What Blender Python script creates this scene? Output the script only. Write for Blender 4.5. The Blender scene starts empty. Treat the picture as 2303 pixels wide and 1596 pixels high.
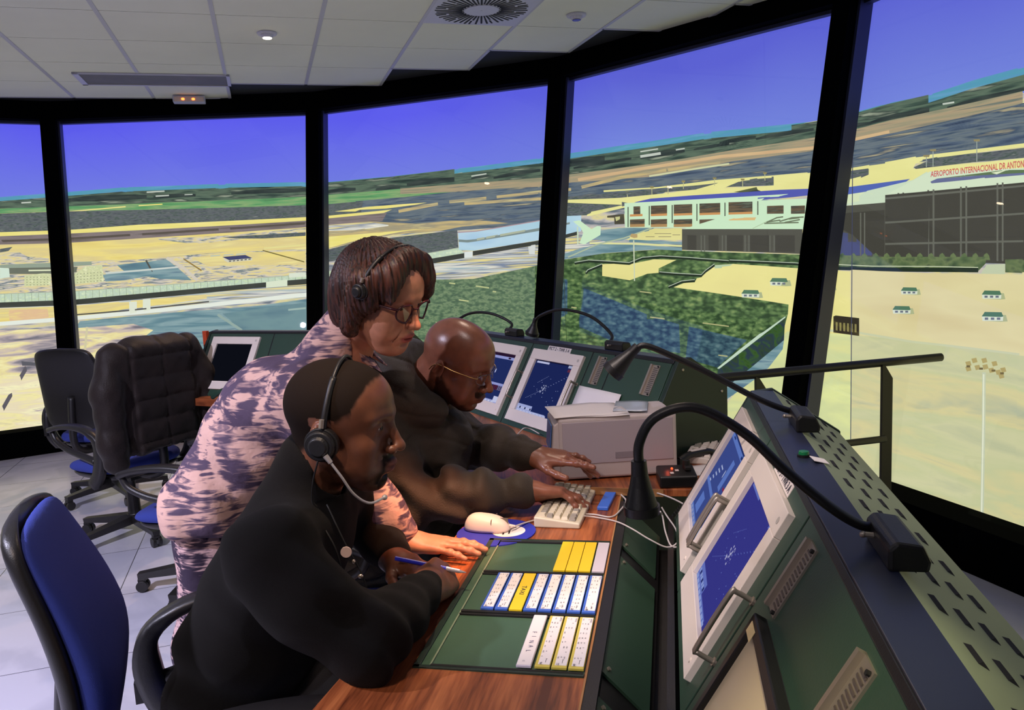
import bpy, bmesh, math, random
import numpy as np
from mathutils import Vector, Matrix, Euler
from mathutils.geometry import tessellate_polygon
R = math.radians
random.seed(7)
scene = bpy.context.scene
COL = scene.collection

# ------------------------------------------------------------------ camera, world, lights, exposure
EYE = 1.44                       # camera height above the raised floor
FPX = 1757.9                     # focal length for a 2303 px wide frame
def cam_basis(b, c):
    f = Vector((0, math.cos(b), math.sin(b)))
    r0 = Vector((1, 0, 0)); u0 = r0.cross(f)
    return r0*math.cos(c)+u0*math.sin(c), -r0*math.sin(c)+u0*math.cos(c), f
CR, CU, CF = cam_basis(-.133, -.051)
cam_data = bpy.data.cameras.new('camera')
cam_data.sensor_width = 36.0
cam_data.lens = 36.0*FPX/2303
cam_data.clip_start = 0.02
camera = bpy.data.objects.new('camera', cam_data)
COL.objects.link(camera)
camera.matrix_world = Matrix(((CR.x, CU.x, -CF.x, 0), (CR.y, CU.y, -CF.y, 0), (CR.z, CU.z, -CF.z, EYE), (0, 0, 0, 1)))
scene.camera = camera
world = bpy.data.worlds.new('world'); scene.world = world; world.use_nodes = True
world.node_tree.nodes['Background'].inputs[0].default_value = (.02, .022, .03, 1)
world.node_tree.nodes['Background'].inputs[1].default_value = 0.6
scene.view_settings.view_transform = 'Standard'
scene.view_settings.look = 'None'
scene.view_settings.exposure = 0.0
scene.view_settings.gamma = 1.0
scene.view_settings.use_curve_mapping = False

def spot(name, loc, target, power, color=(1, .62, .36), size=60, blend=.6, radius=.03):
    l = bpy.data.lights.new(name, 'SPOT'); l.energy = power; l.color = color
    l.spot_size = R(size); l.spot_blend = blend; l.shadow_soft_size = radius
    o = bpy.data.objects.new(name, l); COL.objects.link(o)
    o.location = loc
    o.rotation_euler = (Vector(target)-Vector(loc)).to_track_quat('-Z', 'Y').to_euler()
    return o
CEIL = 2.847
# ceiling downlights of the room (the lit one in view, those over the positions) and added fill spots
spot('downlight_far', (-1.41, 5.07, 2.80), (-1.41, 5.0, 0), 60, size=110)
spot('downlight_desk', (-.38, .95, 2.80), (-.12, 1.66, .74), 150, (1, .74, .54), size=26, blend=.8)
spot('downlight_hand', (.42, 1.45, 2.80), (-.20, 1.79, .82), 430, (1, .38, .18), size=12, blend=.8)
spot('downlight_console', (.0, .15, 2.80), (.27, .70, .92), 150, (1, .84, .50), size=13, blend=1)
spot('downlight_people', (.25, 2.9, 2.80), (-.35, 1.75, 1.1), 30, (1, .74, .58), size=70, blend=1, radius=.05)
spot('downlight_case', (.1, 1.3, 2.80), (.35, 2.1, .9), 55, (1, .82, .78), size=42, blend=1, radius=.05)
spot('fill_monitors', (-.45, .85, 2.80), (.36, 1.36, .9), 130, (1, .84, .78), size=24, blend=1)  # added fill spot, only there to brighten the monitor bezels
spot('downlight_back', (-1.0, -.5, 2.80), (-.75, 1.7, .9), 95, (1, .78, .68), size=70, blend=1, radius=.10)
spot('projector_spill', (-2.5, .6, 2.80), (-1.9, 2.2, 0), 470, (.78, .76, 1), size=95, blend=.7, radius=.04)
spot('fill_rear', (-2.2, -1.3, 2.80), (-2.0, -1.1, 0), 170, (.92, .90, 1), size=130, radius=.06)  # added fill behind the camera, a general wash without a known fitting

# ------------------------------------------------------------------ helpers
def lin(c):
    return tuple(((v/255)/12.92 if v/255 <= .04045 else ((v/255+.055)/1.055)**2.4) for v in c)
MATS = {}
def mat(name, rgb=(128, 128, 128), rough=.5, metal=0.0, bump=0, bscale=40, var=0, vscale=6, spec=None, emit=None, coat=0, sss=0, stretch=(1, 1, 1)):
    """principled material with procedural colour variation and bump; rgb in sRGB 0-255"""
    if name in MATS: return MATS[name]
    m = bpy.data.materials.new(name); m.use_nodes = True; nt = m.node_tree
    b = nt.nodes['Principled BSDF']; c = lin(rgb)
    b.inputs['Base Color'].default_value = (*c, 1); b.inputs['Roughness'].default_value = rough; b.inputs['Metallic'].default_value = metal
    if spec is not None: b.inputs['Specular IOR Level'].default_value = spec
    if coat: b.inputs['Coat Weight'].default_value = coat; b.inputs['Coat Roughness'].default_value = .15
    tc = None
    if bump or var:
        tc = nt.nodes.new('ShaderNodeTexCoord'); mp = nt.nodes.new('ShaderNodeMapping'); mp.inputs['Scale'].default_value = stretch
        nt.links.new(tc.outputs['Object'], mp.inputs['Vector'])
    if var:
        n = nt.nodes.new('ShaderNodeTexNoise'); n.inputs['Scale'].default_value = vscale; n.inputs['Detail'].default_value = 4
        nt.links.new(mp.outputs[0], n.inputs['Vector'])
        cr = nt.nodes.new('ShaderNodeValToRGB'); cr.color_ramp.elements[0].position = .3; cr.color_ramp.elements[1].position = .7
        cr.color_ramp.elements[0].color = (*[v*(1-var) for v in c], 1); cr.color_ramp.elements[1].color = (*[min(1, v*(1+var)) for v in c], 1)
        nt.links.new(n.outputs['Fac'], cr.inputs[0]); nt.links.new(cr.outputs[0], b.inputs['Base Color'])
    if bump:
        n2 = nt.nodes.new('ShaderNodeTexNoise'); n2.inputs['Scale'].default_value = bscale; n2.inputs['Detail'].default_value = 3
        nt.links.new(mp.outputs[0], n2.inputs['Vector'])
        bp = nt.nodes.new('ShaderNodeBump'); bp.inputs['Strength'].default_value = bump; bp.inputs['Distance'].default_value = .01
        nt.links.new(n2.outputs['Fac'], bp.inputs['Height']); nt.links.new(bp.outputs[0], b.inputs['Normal'])
    if emit:
        b.inputs['Emission Color'].default_value = (*lin(emit[0]), 1); b.inputs['Emission Strength'].default_value = emit[1]
    MATS[name] = m; return m
def emat(name, stops, su=1., sv=1., detail=4, dist=0, vor=0, strength=1.0):
    """light-giving screen picture: noise in the screen's own (metre) coordinates through a colour ramp"""
    if name in MATS: return MATS[name]
    m = bpy.data.materials.new(name); m.use_nodes = True; nt = m.node_tree
    nt.nodes.remove(nt.nodes['Principled BSDF'])
    e = nt.nodes.new('ShaderNodeEmission'); out = nt.nodes['Material Output']; nt.links.new(e.outputs[0], out.inputs[0])
    e.inputs[1].default_value = strength
    if len(stops) == 1:
        e.inputs[0].default_value = (*lin(stops[0]), 1)
    else:
        tc = nt.nodes.new('ShaderNodeUVMap'); mp = nt.nodes.new('ShaderNodeMapping'); mp.inputs['Scale'].default_value = (su, sv, 1)
        nt.links.new(tc.outputs[0], mp.inputs['Vector'])
        n = nt.nodes.new('ShaderNodeTexNoise'); n.inputs['Scale'].default_value = 1; n.inputs['Detail'].default_value = detail; n.inputs['Distortion'].default_value = dist
        nt.links.new(mp.outputs[0], n.inputs['Vector']); src = n.outputs['Fac']
        if vor:
            v = nt.nodes.new('ShaderNodeTexVoronoi'); v.inputs['Scale'].default_value = vor; nt.links.new(mp.outputs[0], v.inputs['Vector'])
            mx = nt.nodes.new('ShaderNodeMath'); mx.operation = 'MULTIPLY_ADD'; mx.inputs[1].default_value = -.35
            nt.links.new(v.outputs['Distance'], mx.inputs[0]); ad = nt.nodes.new('ShaderNodeMath'); ad.operation = 'ADD'; ad.inputs[1].default_value = .14
            nt.links.new(n.outputs['Fac'], ad.inputs[0]); nt.links.new(ad.outputs[0], mx.inputs[2]); src = mx.outputs[0]
        cr = nt.nodes.new('ShaderNodeValToRGB'); cr.color_ramp.interpolation = 'LINEAR'
        els = cr.color_ramp.elements; k = len(stops)
        while len(els) < k: els.new(.5)
        for i, c in enumerate(stops):
            els[i].position = .30+.40*i/(k-1); els[i].color = (*lin(c), 1)
        nt.links.new(src, cr.inputs[0]); nt.links.new(cr.outputs[0], e.inputs[0])
    MATS[name] = m; return m

def obj(name, bm, mats, parent=None, smooth=False, loc=None, rotz=None, bevel=0, seg=2, auto=None):
    me = bpy.data.meshes.new(name)
    if isinstance(bm, bmesh.types.BMesh):
        bmesh.ops.recalc_face_normals(bm, faces=bm.faces); bm.to_mesh(me); bm.free()
    else:
        me.from_pydata(bm[0], [], bm[1])
    for m in (mats if isinstance(mats, (list, tuple)) else [mats]): me.materials.append(m)
    if smooth: me.polygons.foreach_set('use_smooth', [True]*len(me.polygons))
    o = bpy.data.objects.new(name, me); COL.objects.link(o)
    if parent: o.parent = parent
    if loc is not None: o.location = loc
    if rotz is not None: o.rotation_euler = (0, 0, rotz)
    if bevel:
        b = o.modifiers.new('bevel', 'BEVEL'); b.width = bevel; b.segments = seg; b.limit_method = 'ANGLE'; b.angle_limit = R(35)
    if auto:
        me.polygons.foreach_set('use_smooth', [True]*len(me.polygons)); me.set_sharp_from_angle(angle=R(auto))
    return o
def tag(o, label=None, cat=None, group=None, kind=None):
    if label: o['label'] = label
    if cat: o['category'] = cat
    if group: o['group'] = group
    if kind: o['kind'] = kind
    return o
def thing(name, label, cat, loc=(0, 0, 0), rotz=0, group=None, rot=None):
    o = bpy.data.objects.new(name, None); COL.objects.link(o); o.location = loc
    o.rotation_euler = rot if rot else (0, 0, rotz); o.empty_display_size = .1
    return tag(o, label, cat, group)
def copy_tree(o, parent=None):
    c = o.copy(); COL.objects.link(c); c.parent = parent
    for ch in [x for x in bpy.data.objects if x.parent == o]: copy_tree(ch, c)
    return c
def BM(): return bmesh.new()
def box(bm, c, s, rot=None, mi=0, M=None):
    r = bmesh.ops.create_cube(bm, size=1)
    m = Matrix.Translation(c) @ (rot.to_matrix().to_4x4() if rot else Matrix.Identity(4)) @ Matrix.Diagonal((*s, 1))
    if M is not None: m = M @ m
    bmesh.ops.transform(bm, matrix=m, verts=r['verts'])
    for f in {f for v in r['verts'] for f in v.link_faces}: f.material_index = mi
    return r['verts']
def cyl(bm, p0, p1, r0, r1=None, seg=16, mi=0, cap=True, M=None):
    p0 = Vector(p0); p1 = Vector(p1); d = p1-p0; r1 = r0 if r1 is None else r1
    r = bmesh.ops.create_cone(bm, cap_ends=cap, segments=seg, radius1=r0, radius2=max(r1, 1e-5), depth=d.length)
    m = Matrix.Translation((p0+p1)/2) @ d.to_track_quat('Z', 'Y').to_matrix().to_4x4()
    if M is not None: m = M @ m
    bmesh.ops.transform(bm, matrix=m, verts=r['verts'])
    for f in {f for v in r['verts'] for f in v.link_faces}: f.material_index = mi
    return r['verts']
def ball(bm, c, s, mi=0, seg=16, M=None):
    r = bmesh.ops.create_uvsphere(bm, u_segments=seg, v_segments=max(6, seg//2), radius=1)
    s = (s, s, s) if isinstance(s, (int, float)) else s
    m = Matrix.Translation(c) @ Matrix.Diagonal((*s, 1))
    if M is not None: m = M @ m
    bmesh.ops.transform(bm, matrix=m, verts=r['verts'])
    for f in {f for v in r['verts'] for f in v.link_faces}: f.material_index = mi
def poly(bm, pts, mi=0):
    f = bm.faces.new([bm.verts.new(p) for p in pts]); f.material_index = mi; return f
def prism(bm, prof, axis, a, b, mi=0):
    """profile of (u,v) swept along axis from a to b; axis 1: u=x v=z along y; 0: u=y v=z along x; 2: u=x v=y along z"""
    def P(u, v, t): return {1: (u, t, v), 0: (t, u, v), 2: (u, v, t)}[axis]
    v0 = [bm.verts.new(P(u, v, a)) for u, v in prof]; v1 = [bm.verts.new(P(u, v, b)) for u, v in prof]
    fs = [bm.faces.new(v0), bm.faces.new(v1[::-1])]
    n = len(prof)
    for i in range(n): fs.append(bm.faces.new((v0[i], v1[i], v1[(i+1) % n], v0[(i+1) % n])))
    for f in fs: f.material_index = mi
    return fs
def smooth_path(pts, n=8):
    P = [Vector(p) for p in pts]; P = [P[0]*2-P[1]]+P+[P[-1]*2-P[-2]]; out = []
    for i in range(1, len(P)-2):
        a, b, c, d = P[i-1:i+3]
        for k in range(n):
            t = k/n
            out.append(.5*((2*b)+(c-a)*t+(2*a-5*b+4*c-d)*t*t+(3*b-a-3*c+d)*t**3))
    out.append(P[-2]); return out
def tube(bm, pts, r, seg=10, mi=0, sm=8, closed=False):
    """round tube along a smoothed path; r a number or a list per control point"""
    path = smooth_path(pts, sm) if sm else [Vector(p) for p in pts]
    n = len(path)
    rs = [r]*n if isinstance(r, (int, float)) else [float(np.interp(i/(n-1), np.linspace(0, 1, len(r)), r)) for i in range(n)]
    t0 = (path[1]-path[0]).normalized(); nrm = t0.orthogonal().normalized(); rings = []
    for i, p in enumerate(path):
        t = (path[min(i+1, n-1)]-path[max(i-1, 0)]).normalized()
        nrm = (nrm-t*nrm.dot(t)).normalized(); bi = t.cross(nrm)
        rings.append([bm.verts.new(p+(nrm*math.cos(a)+bi*math.sin(a))*rs[i]) for a in [2*math.pi*k/seg for k in range(seg)]])
    for i in range(n-1):
        for k in range(seg):
            f = bm.faces.new((rings[i][k], rings[i][(k+1) % seg], rings[i+1][(k+1) % seg], rings[i+1][k])); f.material_index = mi; f.smooth = True
    for rg in (rings[0][::-1], rings[-1]):
        f = bm.faces.new(rg); f.material_index = mi
def text_polys(s, size=1.0, bold=0.0):
    """the glyphs of a string as a triangle mesh: verts (x,y), faces"""
    cu = bpy.data.curves.new('lettering', 'FONT'); cu.body = s; cu.size = size; cu.resolution_u = 2; cu.offset = bold
    o = bpy.data.objects.new('lettering', cu); COL.objects.link(o)
    me = bpy.data.meshes.new_from_object(o.evaluated_get(bpy.context.evaluated_depsgraph_get()))
    V = [(v.co.x, v.co.y) for v in me.vertices]; Fc = [tuple(p.vertices) for p in me.polygons]
    bpy.data.objects.remove(o); bpy.data.curves.remove(cu); bpy.data.meshes.remove(me)
    return V, Fc
def text_on(bm, s, origin, ux, uy, height, width=None, mi=0, bold=0.0, lift=.0004):
    """letters lying on a plane spanned by ux (reading direction) and uy (up); height = cap height"""
    V, Fc = text_polys(s, 1, bold); ux = Vector(ux).normalized(); uy = Vector(uy).normalized(); n = ux.cross(uy)
    w = max(v[0] for v in V); kx = (width/w) if width else height/.7; ky = height/.7
    vs = [bm.verts.new(Vector(origin)+ux*v[0]*kx+uy*v[1]*ky+n*lift) for v in V]
    for f in Fc:
        try: bm.faces.new([vs[i] for i in f]).material_index = mi
        except ValueError: pass
# ------------------------------------------------------------------ the room
LAYERS = []
CX, CY = -2.338, 2.024           # centre of the round simulator room
SR = 5.30                        # radius of the curved projection screen
def ray(x, y):
    return CF + CR*((x-1151.5)/FPX) - CU*((y-798)/FPX)
def at_z(x, y, z):
    d = ray(x, y); t = (z-EYE)/d.z; return Vector((d.x*t, d.y*t, z))
def at_y(x, y, Y):
    d = ray(x, y); t = Y/d.y; return Vector((d.x*t, Y, EYE+d.z*t))
def cyl_sz(x, y, rad=None):
    """where a line of sight meets the curved screen: arc length and height"""
    d = ray(x, y); a = d.x*d.x+d.y*d.y; b = -(d.x*CX+d.y*CY); c = CX*CX+CY*CY-(rad or SR-len(LAYERS)*.00018)**2
    t = (-b+math.sqrt(b*b-a*c))/a
    return SR*math.atan2(d.x*t-CX, d.y*t-CY), EYE+d.z*t
# -- floor of 60 cm raised tiles, lined up with the ceiling grid (turned 17 degrees)
GA = .299
def grid(gx, gy, z):
    u = gx-1.353; v = gy+4.925
    return Vector((u*math.cos(GA)-v*math.sin(GA), u*math.sin(GA)+v*math.cos(GA), z))
def tile_mat():
    m = bpy.data.materials.new('floor_tiles'); m.use_nodes = True; nt = m.node_tree; b = nt.nodes['Principled BSDF']
    tc = nt.nodes.new('ShaderNodeTexCoord'); br = nt.nodes.new('ShaderNodeTexBrick'); br.offset = 0
    br.inputs['Scale'].default_value = 1; br.inputs['Brick Width'].default_value = .6; br.inputs['Row Height'].default_value = .6
    br.inputs['Mortar Size'].default_value = .0022; br.inputs['Mortar Smooth'].default_value = .2
    br.inputs['Color1'].default_value = (*lin((222, 220, 232)), 1); br.inputs['Color2'].default_value = (*lin((212, 211, 226)), 1); br.inputs['Mortar'].default_value = (*lin((70, 72, 80)), 1)
    nt.links.new(tc.outputs['Object'], br.inputs['Vector'])
    n = nt.nodes.new('ShaderNodeTexNoise'); n.inputs['Scale'].default_value = 2.2; n.inputs['Detail'].default_value = 6; n.inputs['Distortion'].default_value = 1.2
    nt.links.new(tc.outputs['Object'], n.inputs['Vector'])
    mx = nt.nodes.new('ShaderNodeMixRGB'); mx.blend_type = 'MULTIPLY'; mx.inputs[0].default_value = .35
    cr = nt.nodes.new('ShaderNodeValToRGB'); cr.color_ramp.elements[0].position = .42; cr.color_ramp.elements[0].color = (.55, .57, .62, 1); cr.color_ramp.elements[1].position = .56
    nt.links.new(n.outputs['Fac'], cr.inputs[0]); nt.links.new(br.outputs[0], mx.inputs[1]); nt.links.new(cr.outputs[0], mx.inputs[2]); nt.links.new(mx.outputs[0], b.inputs['Base Color'])
    b.inputs['Roughness'].default_value = .22
    return m
g0 = grid(0, 0, 0); GMi = (Matrix.Translation(g0) @ Matrix.Rotation(GA, 4, 'Z')).inverted()
ring_ = []
for k in range(96):              # raised floor: reaches the sills in front, the wall behind; a sunken gap lies between sills and screen
    th = 2*math.pi*k/96; deg = (math.degrees(th)+180) % 360-180; rr_ = 4.49 if -72 < deg < 112 else SR+.05
    ring_.append((CX+rr_*math.sin(th), CY+rr_*math.cos(th)))
bm = BM(); tv_ = [bm.verts.new(GMi @ Vector((x, y, 0))) for x, y in ring_]; bv_ = [bm.verts.new(GMi @ Vector((x, y, -.06))) for x, y in ring_]
bm.faces.new(tv_); bm.faces.new(bv_[::-1])
for k in range(96): bm.faces.new((tv_[k], bv_[k], bv_[(k+1) % 96], tv_[(k+1) % 96]))
o = obj('floor', bm, tile_mat()); o.location = g0; o.rotation_euler = (0, 0, GA); tag(o, kind='structure')
bm = BM(); box(bm, (CX, CY, -.74), (13, 13, .1)); tag(obj('floor', bm, mat('pit_black', (14, 14, 16), .9)), kind='structure')
# -- dark soffit above, suspended tile ceiling with a stepped edge below it
M_DARK = mat('dark_paint', (34, 37, 48), .85, bump=.05)
M_BLACK = mat('black_frame', (5, 6, 8), .95, spec=.02)
bm = BM(); box(bm, (-1, 1.0, 2.925), (13.5, 13.5, .1))
tag(obj('ceiling', bm, M_DARK), kind='structure')
M_TILE = mat('ceiling_tile', (236, 238, 230), .9, bump=.12, bscale=220, var=.04, vscale=1.5)
M_TBAR = mat('ceiling_runner', (196, 196, 210), .45)
def row_limit(i):                # how far the tiles reach in each 60 cm lane
    return {0: 2.4, 1: 2.4, 2: 1.8, 3: 1.8, 4: 1.2, 5: .6, 6: 0.0, 7: -.6}.get(i, 2.4 if i < 0 else -1.2)
def cell(i): return {2: 1.8, 3: 1.8, 4: 1.2, 5: .6, 6: 0, 7: -.6}.get(i, 2.4 if i < 2 else -.6)
bm = BM()
for i in range(-6, 8):
    lim = cell(i)
    if i == 6: lim = 0.0
    x0, x1 = i*.6, i*.6+.6
    gy = -7.2
    while gy < lim-.01:
        if not ((i == 4 and abs(gy+.6) < .01)):
            pts = [(x0+.006, gy+.004), (x1-.006, gy+.004), (x1-.006, gy+.596), (x0+.006, gy+.596)]
            tv = [grid(a, b, CEIL+.001) for a, b in pts]; bv = [grid(a, b, CEIL+.02) for a, b in pts]
            poly(bm, tv); poly(bm, bv)
            for k in range(4): poly(bm, [tv[k], tv[(k+1) % 4], bv[(k+1) % 4], bv[k]])
        gy += .6
    # runners along the lane sides, edge strip
    for xx in (x0,):
        pl = lim; lim = max(lim, cell(i-1)) if i > -6 else lim
        poly_pts = [grid(xx-.012, -7.2, CEIL-.003), grid(xx+.012, -7.2, CEIL-.003), grid(xx+.012, lim, CEIL-.003), grid(xx-.012, lim, CEIL-.003)]
        top = [p+Vector((0, 0, .03)) for p in poly_pts]
        poly(bm, poly_pts, 1)
        for k in range(4): poly(bm, [poly_pts[k], poly_pts[(k+1) % 4], top[(k+1) % 4], top[k]], 1)
        lim = pl
    e = [grid(x0, lim-.02, CEIL-.003), grid(x1, lim-.02, CEIL-.003), grid(x1, lim, CEIL-.003), grid(x0, lim, CEIL-.003)]; top = [p+Vector((0, 0, .03)) for p in e]
    poly(bm, e, 1)
    for k in range(4): poly(bm, [e[k], e[(k+1) % 4], top[(k+1) % 4], top[k]], 1)
tag(obj('ceiling', bm, [M_TILE, M_TBAR]), kind='structure')
# -- window openings of the cab: leaning mullions, head beam and sill, one frame per bay
W_R, W_PH, W_ST, W_T = 4.73, 1.423, .44355, .201
ZB, ZT = .207, 2.72
def wv(i, z, dr=0):
    a = W_PH-i*W_ST; rr = W_R+(z-1.5)*W_T+dr
    return Vector((CX+rr*math.cos(a), CY+rr*math.sin(a), z))
def hexa(bm, A, B, mi=0):        # box from two quads
    poly(bm, A, mi); poly(bm, B[::-1], mi)
    for k in range(4): poly(bm, [A[k], A[(k+1) % 4], B[(k+1) % 4], B[k]], mi)
M_RET = mat('frame_return', (52, 54, 82), .5)
M_PANE = bpy.data.materials.new('window_glass'); M_PANE.use_nodes = True; _nt = M_PANE.node_tree; _nt.nodes.remove(_nt.nodes['Principled BSDF'])
_tr = _nt.nodes.new('ShaderNodeBsdfTransparent'); _gl = _nt.nodes.new('ShaderNodeBsdfGlossy'); _gl.inputs['Roughness'].default_value = .01; _mx = _nt.nodes.new('ShaderNodeMixShader'); _mx.inputs[0].default_value = .025
_nt.links.new(_tr.outputs[0], _mx.inputs[1]); _nt.links.new(_gl.outputs[0], _mx.inputs[2]); _nt.links.new(_mx.outputs[0], _nt.nodes['Material Output'].inputs[0])
for n, i in enumerate(range(-2, 4)):
    bm = BM()
    c0, c1 = wv(i, 1.5), wv(i+1, 1.5); mid = (c0+c1)/2; nin = Vector((CX-mid.x, CY-mid.y, 0)).normalized()
    # head beam (front face flush, runs to the soffit) and return behind it
    for (za, zb, d0, d1, mi) in ((ZT, 2.876, 0, .16, 0), (0.0, ZB, -.02, .16, 0)):
        a0, a1 = wv(i, za), wv(i+1, za); b0, b1 = wv(i, zb), wv(i+1, zb)
        if za == 0.0:
            a0, a1 = wv(i, ZB), wv(i+1, ZB); a0.z = a1.z = 0.0
        hexa(bm, [a0-nin*d0, a1-nin*d0, a1-nin*d1, a0-nin*d1], [b0-nin*d0, b1-nin*d0, b1-nin*d1, b0-nin*d1], mi)
    # thin lighter lining inside the opening (head)
    a0, a1 = wv(i, ZT), wv(i+1, ZT); b0, b1 = a0+Vector((0, 0, -.022)), a1+Vector((0, 0, -.022))
    hexa(bm, [a0-nin*.10, a1-nin*.10, a1-nin*.155, a0-nin*.155], [b0-nin*.10, b1-nin*.10, b1-nin*.155, b0-nin*.155], 1)
    wo = tag(obj('window_%d' % (n+1), bm, [M_BLACK, M_RET]), kind='structure')
    bm = BM(); o0 = -nin*.085
    A = [wv(i, ZB)+o0, wv(i+1, ZB)+o0, wv(i+1, ZT)+o0, wv(i, ZT)+o0]; hexa(bm, A, [p-nin*.006 for p in A]); obj('glass', bm, M_PANE, wo)
for n, i in enumerate(range(-2, 5)):
    bm = BM(); a = W_PH-i*W_ST; rd = Vector((math.cos(a), math.sin(a), 0)); tg = Vector((-rd.y, rd.x, 0))
    def q(z, hw, d0, d1):
        p = wv(i, z); return [p+tg*hw+rd*d0, p-tg*hw+rd*d0, p-tg*hw+rd*d1, p+tg*hw+rd*d1]
    hexa(bm, q(0.02, .058, -.01, .165), q(2.874, .058, -.01, .165))
    hexa(bm, q(0.02, .074, .06, .17), q(2.874, .074, .06, .17), 1)
    tag(obj('trim_%d' % (n+1), bm, [M_BLACK, M_RET]), kind='structure')
# -- dark walls closing the room behind the photographer and around the screen
def arc_wall(name, t0, t1, rad, z0, z1, n, mi):
    bm = BM()
    for k in range(n):
        a, b = t0+(t1-t0)*k/n, t0+(t1-t0)*(k+1)/n
        P = lambda t, z, r: Vector((CX+r*math.sin(t), CY+r*math.cos(t), z))
        hexa(bm, [P(a, z0, rad), P(b, z0, rad), P(b, z0, rad+.05), P(a, z0, rad+.05)], [P(a, z1, rad), P(b, z1, rad), P(b, z1, rad+.05), P(a, z1, rad+.05)])
    return tag(obj(name, bm, mi), kind='structure')
M_WALL = mat('dark_wall', (66, 66, 74), .9)
arc_wall('wall_front', R(-75), R(115), SR+.06, -.69, 2.874, 40, M_DARK)
arc_wall('wall_back', R(115), R(285), SR+.06, 0, 2.874, 30, M_WALL)
# ------------------------------------------------------------------ the curved projection screen and its picture
Z1 = lambda x, y: (x/3.2, 380+y/3.2)
Z2 = lambda x, y: (700+x/3.838, 340+y/3.838)
Z3 = lambda x, y: (1220+x/3.489, 260+y/3.489)
Z4 = lambda x, y: (1740+x/3.13, 130+y/3.13)
Z5 = lambda x, y: (1220+x/3.387, 540+y/3.387)
Z6 = lambda x, y: (1640+x/2.347, 560+y/2.347)
ZI = lambda x, y: (x, y)
def D(m, Z, pts):
    if Z is Z4: pts = [(x+(150 if x >= 1760 else 0), y) for x, y in pts]
    LAYERS.append((m, [cyl_sz(*Z(x, y)) for x, y in pts]))
def DS(m, pts): LAYERS.append((m, pts))
def line(m, Z, pts, w):
    """a ribbon of given pixel width"""
    P = [Vector(Z(*p)) for p in pts]; L, Rr = [], []
    for i, p in enumerate(P):
        d = (P[min(i+1, len(P)-1)]-P[max(i-1, 0)]).normalized(); n = Vector((-d.y, d.x))
        L.append(p+n*w/2); Rr.append(p-n*w/2)
    LAYERS.append((m, [[cyl_sz(*p) for p in (L[i], L[i+1], Rr[i+1], Rr[i])] for i in range(len(P)-1)]))
def sky_mat():
    m = bpy.data.materials.new('picture_sky'); m.use_nodes = True; nt = m.node_tree; nt.nodes.remove(nt.nodes['Principled BSDF'])
    e = nt.nodes.new('ShaderNodeEmission'); nt.links.new(e.outputs[0], nt.nodes['Material Output'].inputs[0])
    uv = nt.nodes.new('ShaderNodeUVMap'); sp = nt.nodes.new('ShaderNodeSeparateXYZ'); nt.links.new(uv.outputs[0], sp.inputs[0])
    mr = nt.nodes.new('ShaderNodeMapRange'); mr.inputs[1].default_value = 2.1; mr.inputs[2].default_value = 2.95; nt.links.new(sp.outputs[1], mr.inputs[0])
    n = nt.nodes.new('ShaderNodeTexNoise'); n.inputs['Scale'].default_value = .8; n.inputs['Detail'].default_value = 1; nt.links.new(uv.outputs[0], n.inputs[0])
    ad = nt.nodes.new('ShaderNodeMath'); ad.operation = 'MULTIPLY_ADD'; ad.inputs[1].default_value = .6; nt.links.new(n.outputs[0], ad.inputs[0]); nt.links.new(mr.outputs[0], ad.inputs[2])
    cr = nt.nodes.new('ShaderNodeValToRGB'); cr.color_ramp.elements[0].position = .2; cr.color_ramp.elements[0].color = (*lin((116, 128, 228)), 1)
    cr.color_ramp.elements[1].position = 1.1; cr.color_ramp.elements[1].color = (*lin((94, 94, 240)), 1); nt.links.new(ad.outputs[0], cr.inputs[0])
    # the right-hand projector is paler, the left-hand one more violet
    mr2 = nt.nodes.new('ShaderNodeMapRange'); mr2.inputs[1].default_value = 1.5; mr2.inputs[2].default_value = 3.6; nt.links.new(sp.outputs[0], mr2.inputs[0])
    mx = nt.nodes.new('ShaderNodeMixRGB'); nt.links.new(mr2.outputs[0], mx.inputs[0]); nt.links.new(cr.outputs[0], mx.inputs[1])
    cr2 = nt.nodes.new('ShaderNodeValToRGB'); cr2.color_ramp.elements[0].position = .2; cr2.color_ramp.elements[0].color = (*lin((122, 142, 226)), 1)
    cr2.color_ramp.elements[1].position = 1.1; cr2.color_ramp.elements[1].color = (*lin((92, 98, 214)), 1); nt.links.new(ad.outputs[0], cr2.inputs[0]); nt.links.new(cr2.outputs[0], mx.inputs[2])
    nt.links.new(mx.outputs[0], e.inputs[0])
    return m
E_SKY = sky_mat()
E = emat
def solid(r, g, b): return E('picture_%d_%d_%d' % (r, g, b), [(r, g, b)])
E_GROUND = E('picture_ground', [(70, 92, 108), (120, 128, 138), (196, 190, 186), (224, 214, 150), (170, 176, 180), (92, 120, 136)], 2.2, 15, 6, .6)
E_GROUNDR = E('picture_dry_ground', [(150, 150, 128), (198, 196, 154), (214, 206, 160), (196, 204, 160), (222, 214, 168)], 1.2, 5, 4, .4)
E_TREES = E('picture_far_trees', [(38, 52, 50), (64, 84, 74), (96, 116, 98), (58, 72, 66), (150, 160, 140)], 3.0, 34, 5, .3)
E_DTREES = E('picture_dark_trees', [(36, 44, 46), (50, 62, 60), (70, 80, 74)], 6, 40, 4)
E_SEA = E('picture_sea', [(92, 150, 196), (84, 156, 180), (104, 160, 200)], 3, 30, 2)
E_GREEN = E('picture_green_strip', [(84, 138, 92), (98, 160, 104), (140, 172, 118), (92, 146, 100)], 3, 40, 3)
E_SCRUB = E('picture_scrub', [(70, 78, 82), (86, 92, 98), (104, 110, 112), (66, 84, 76), (130, 132, 132)], 14, 70, 6)
E_YEL = E('picture_yellow_line', [(236, 224, 120), (244, 232, 150)], 3, 40, 3)
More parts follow.
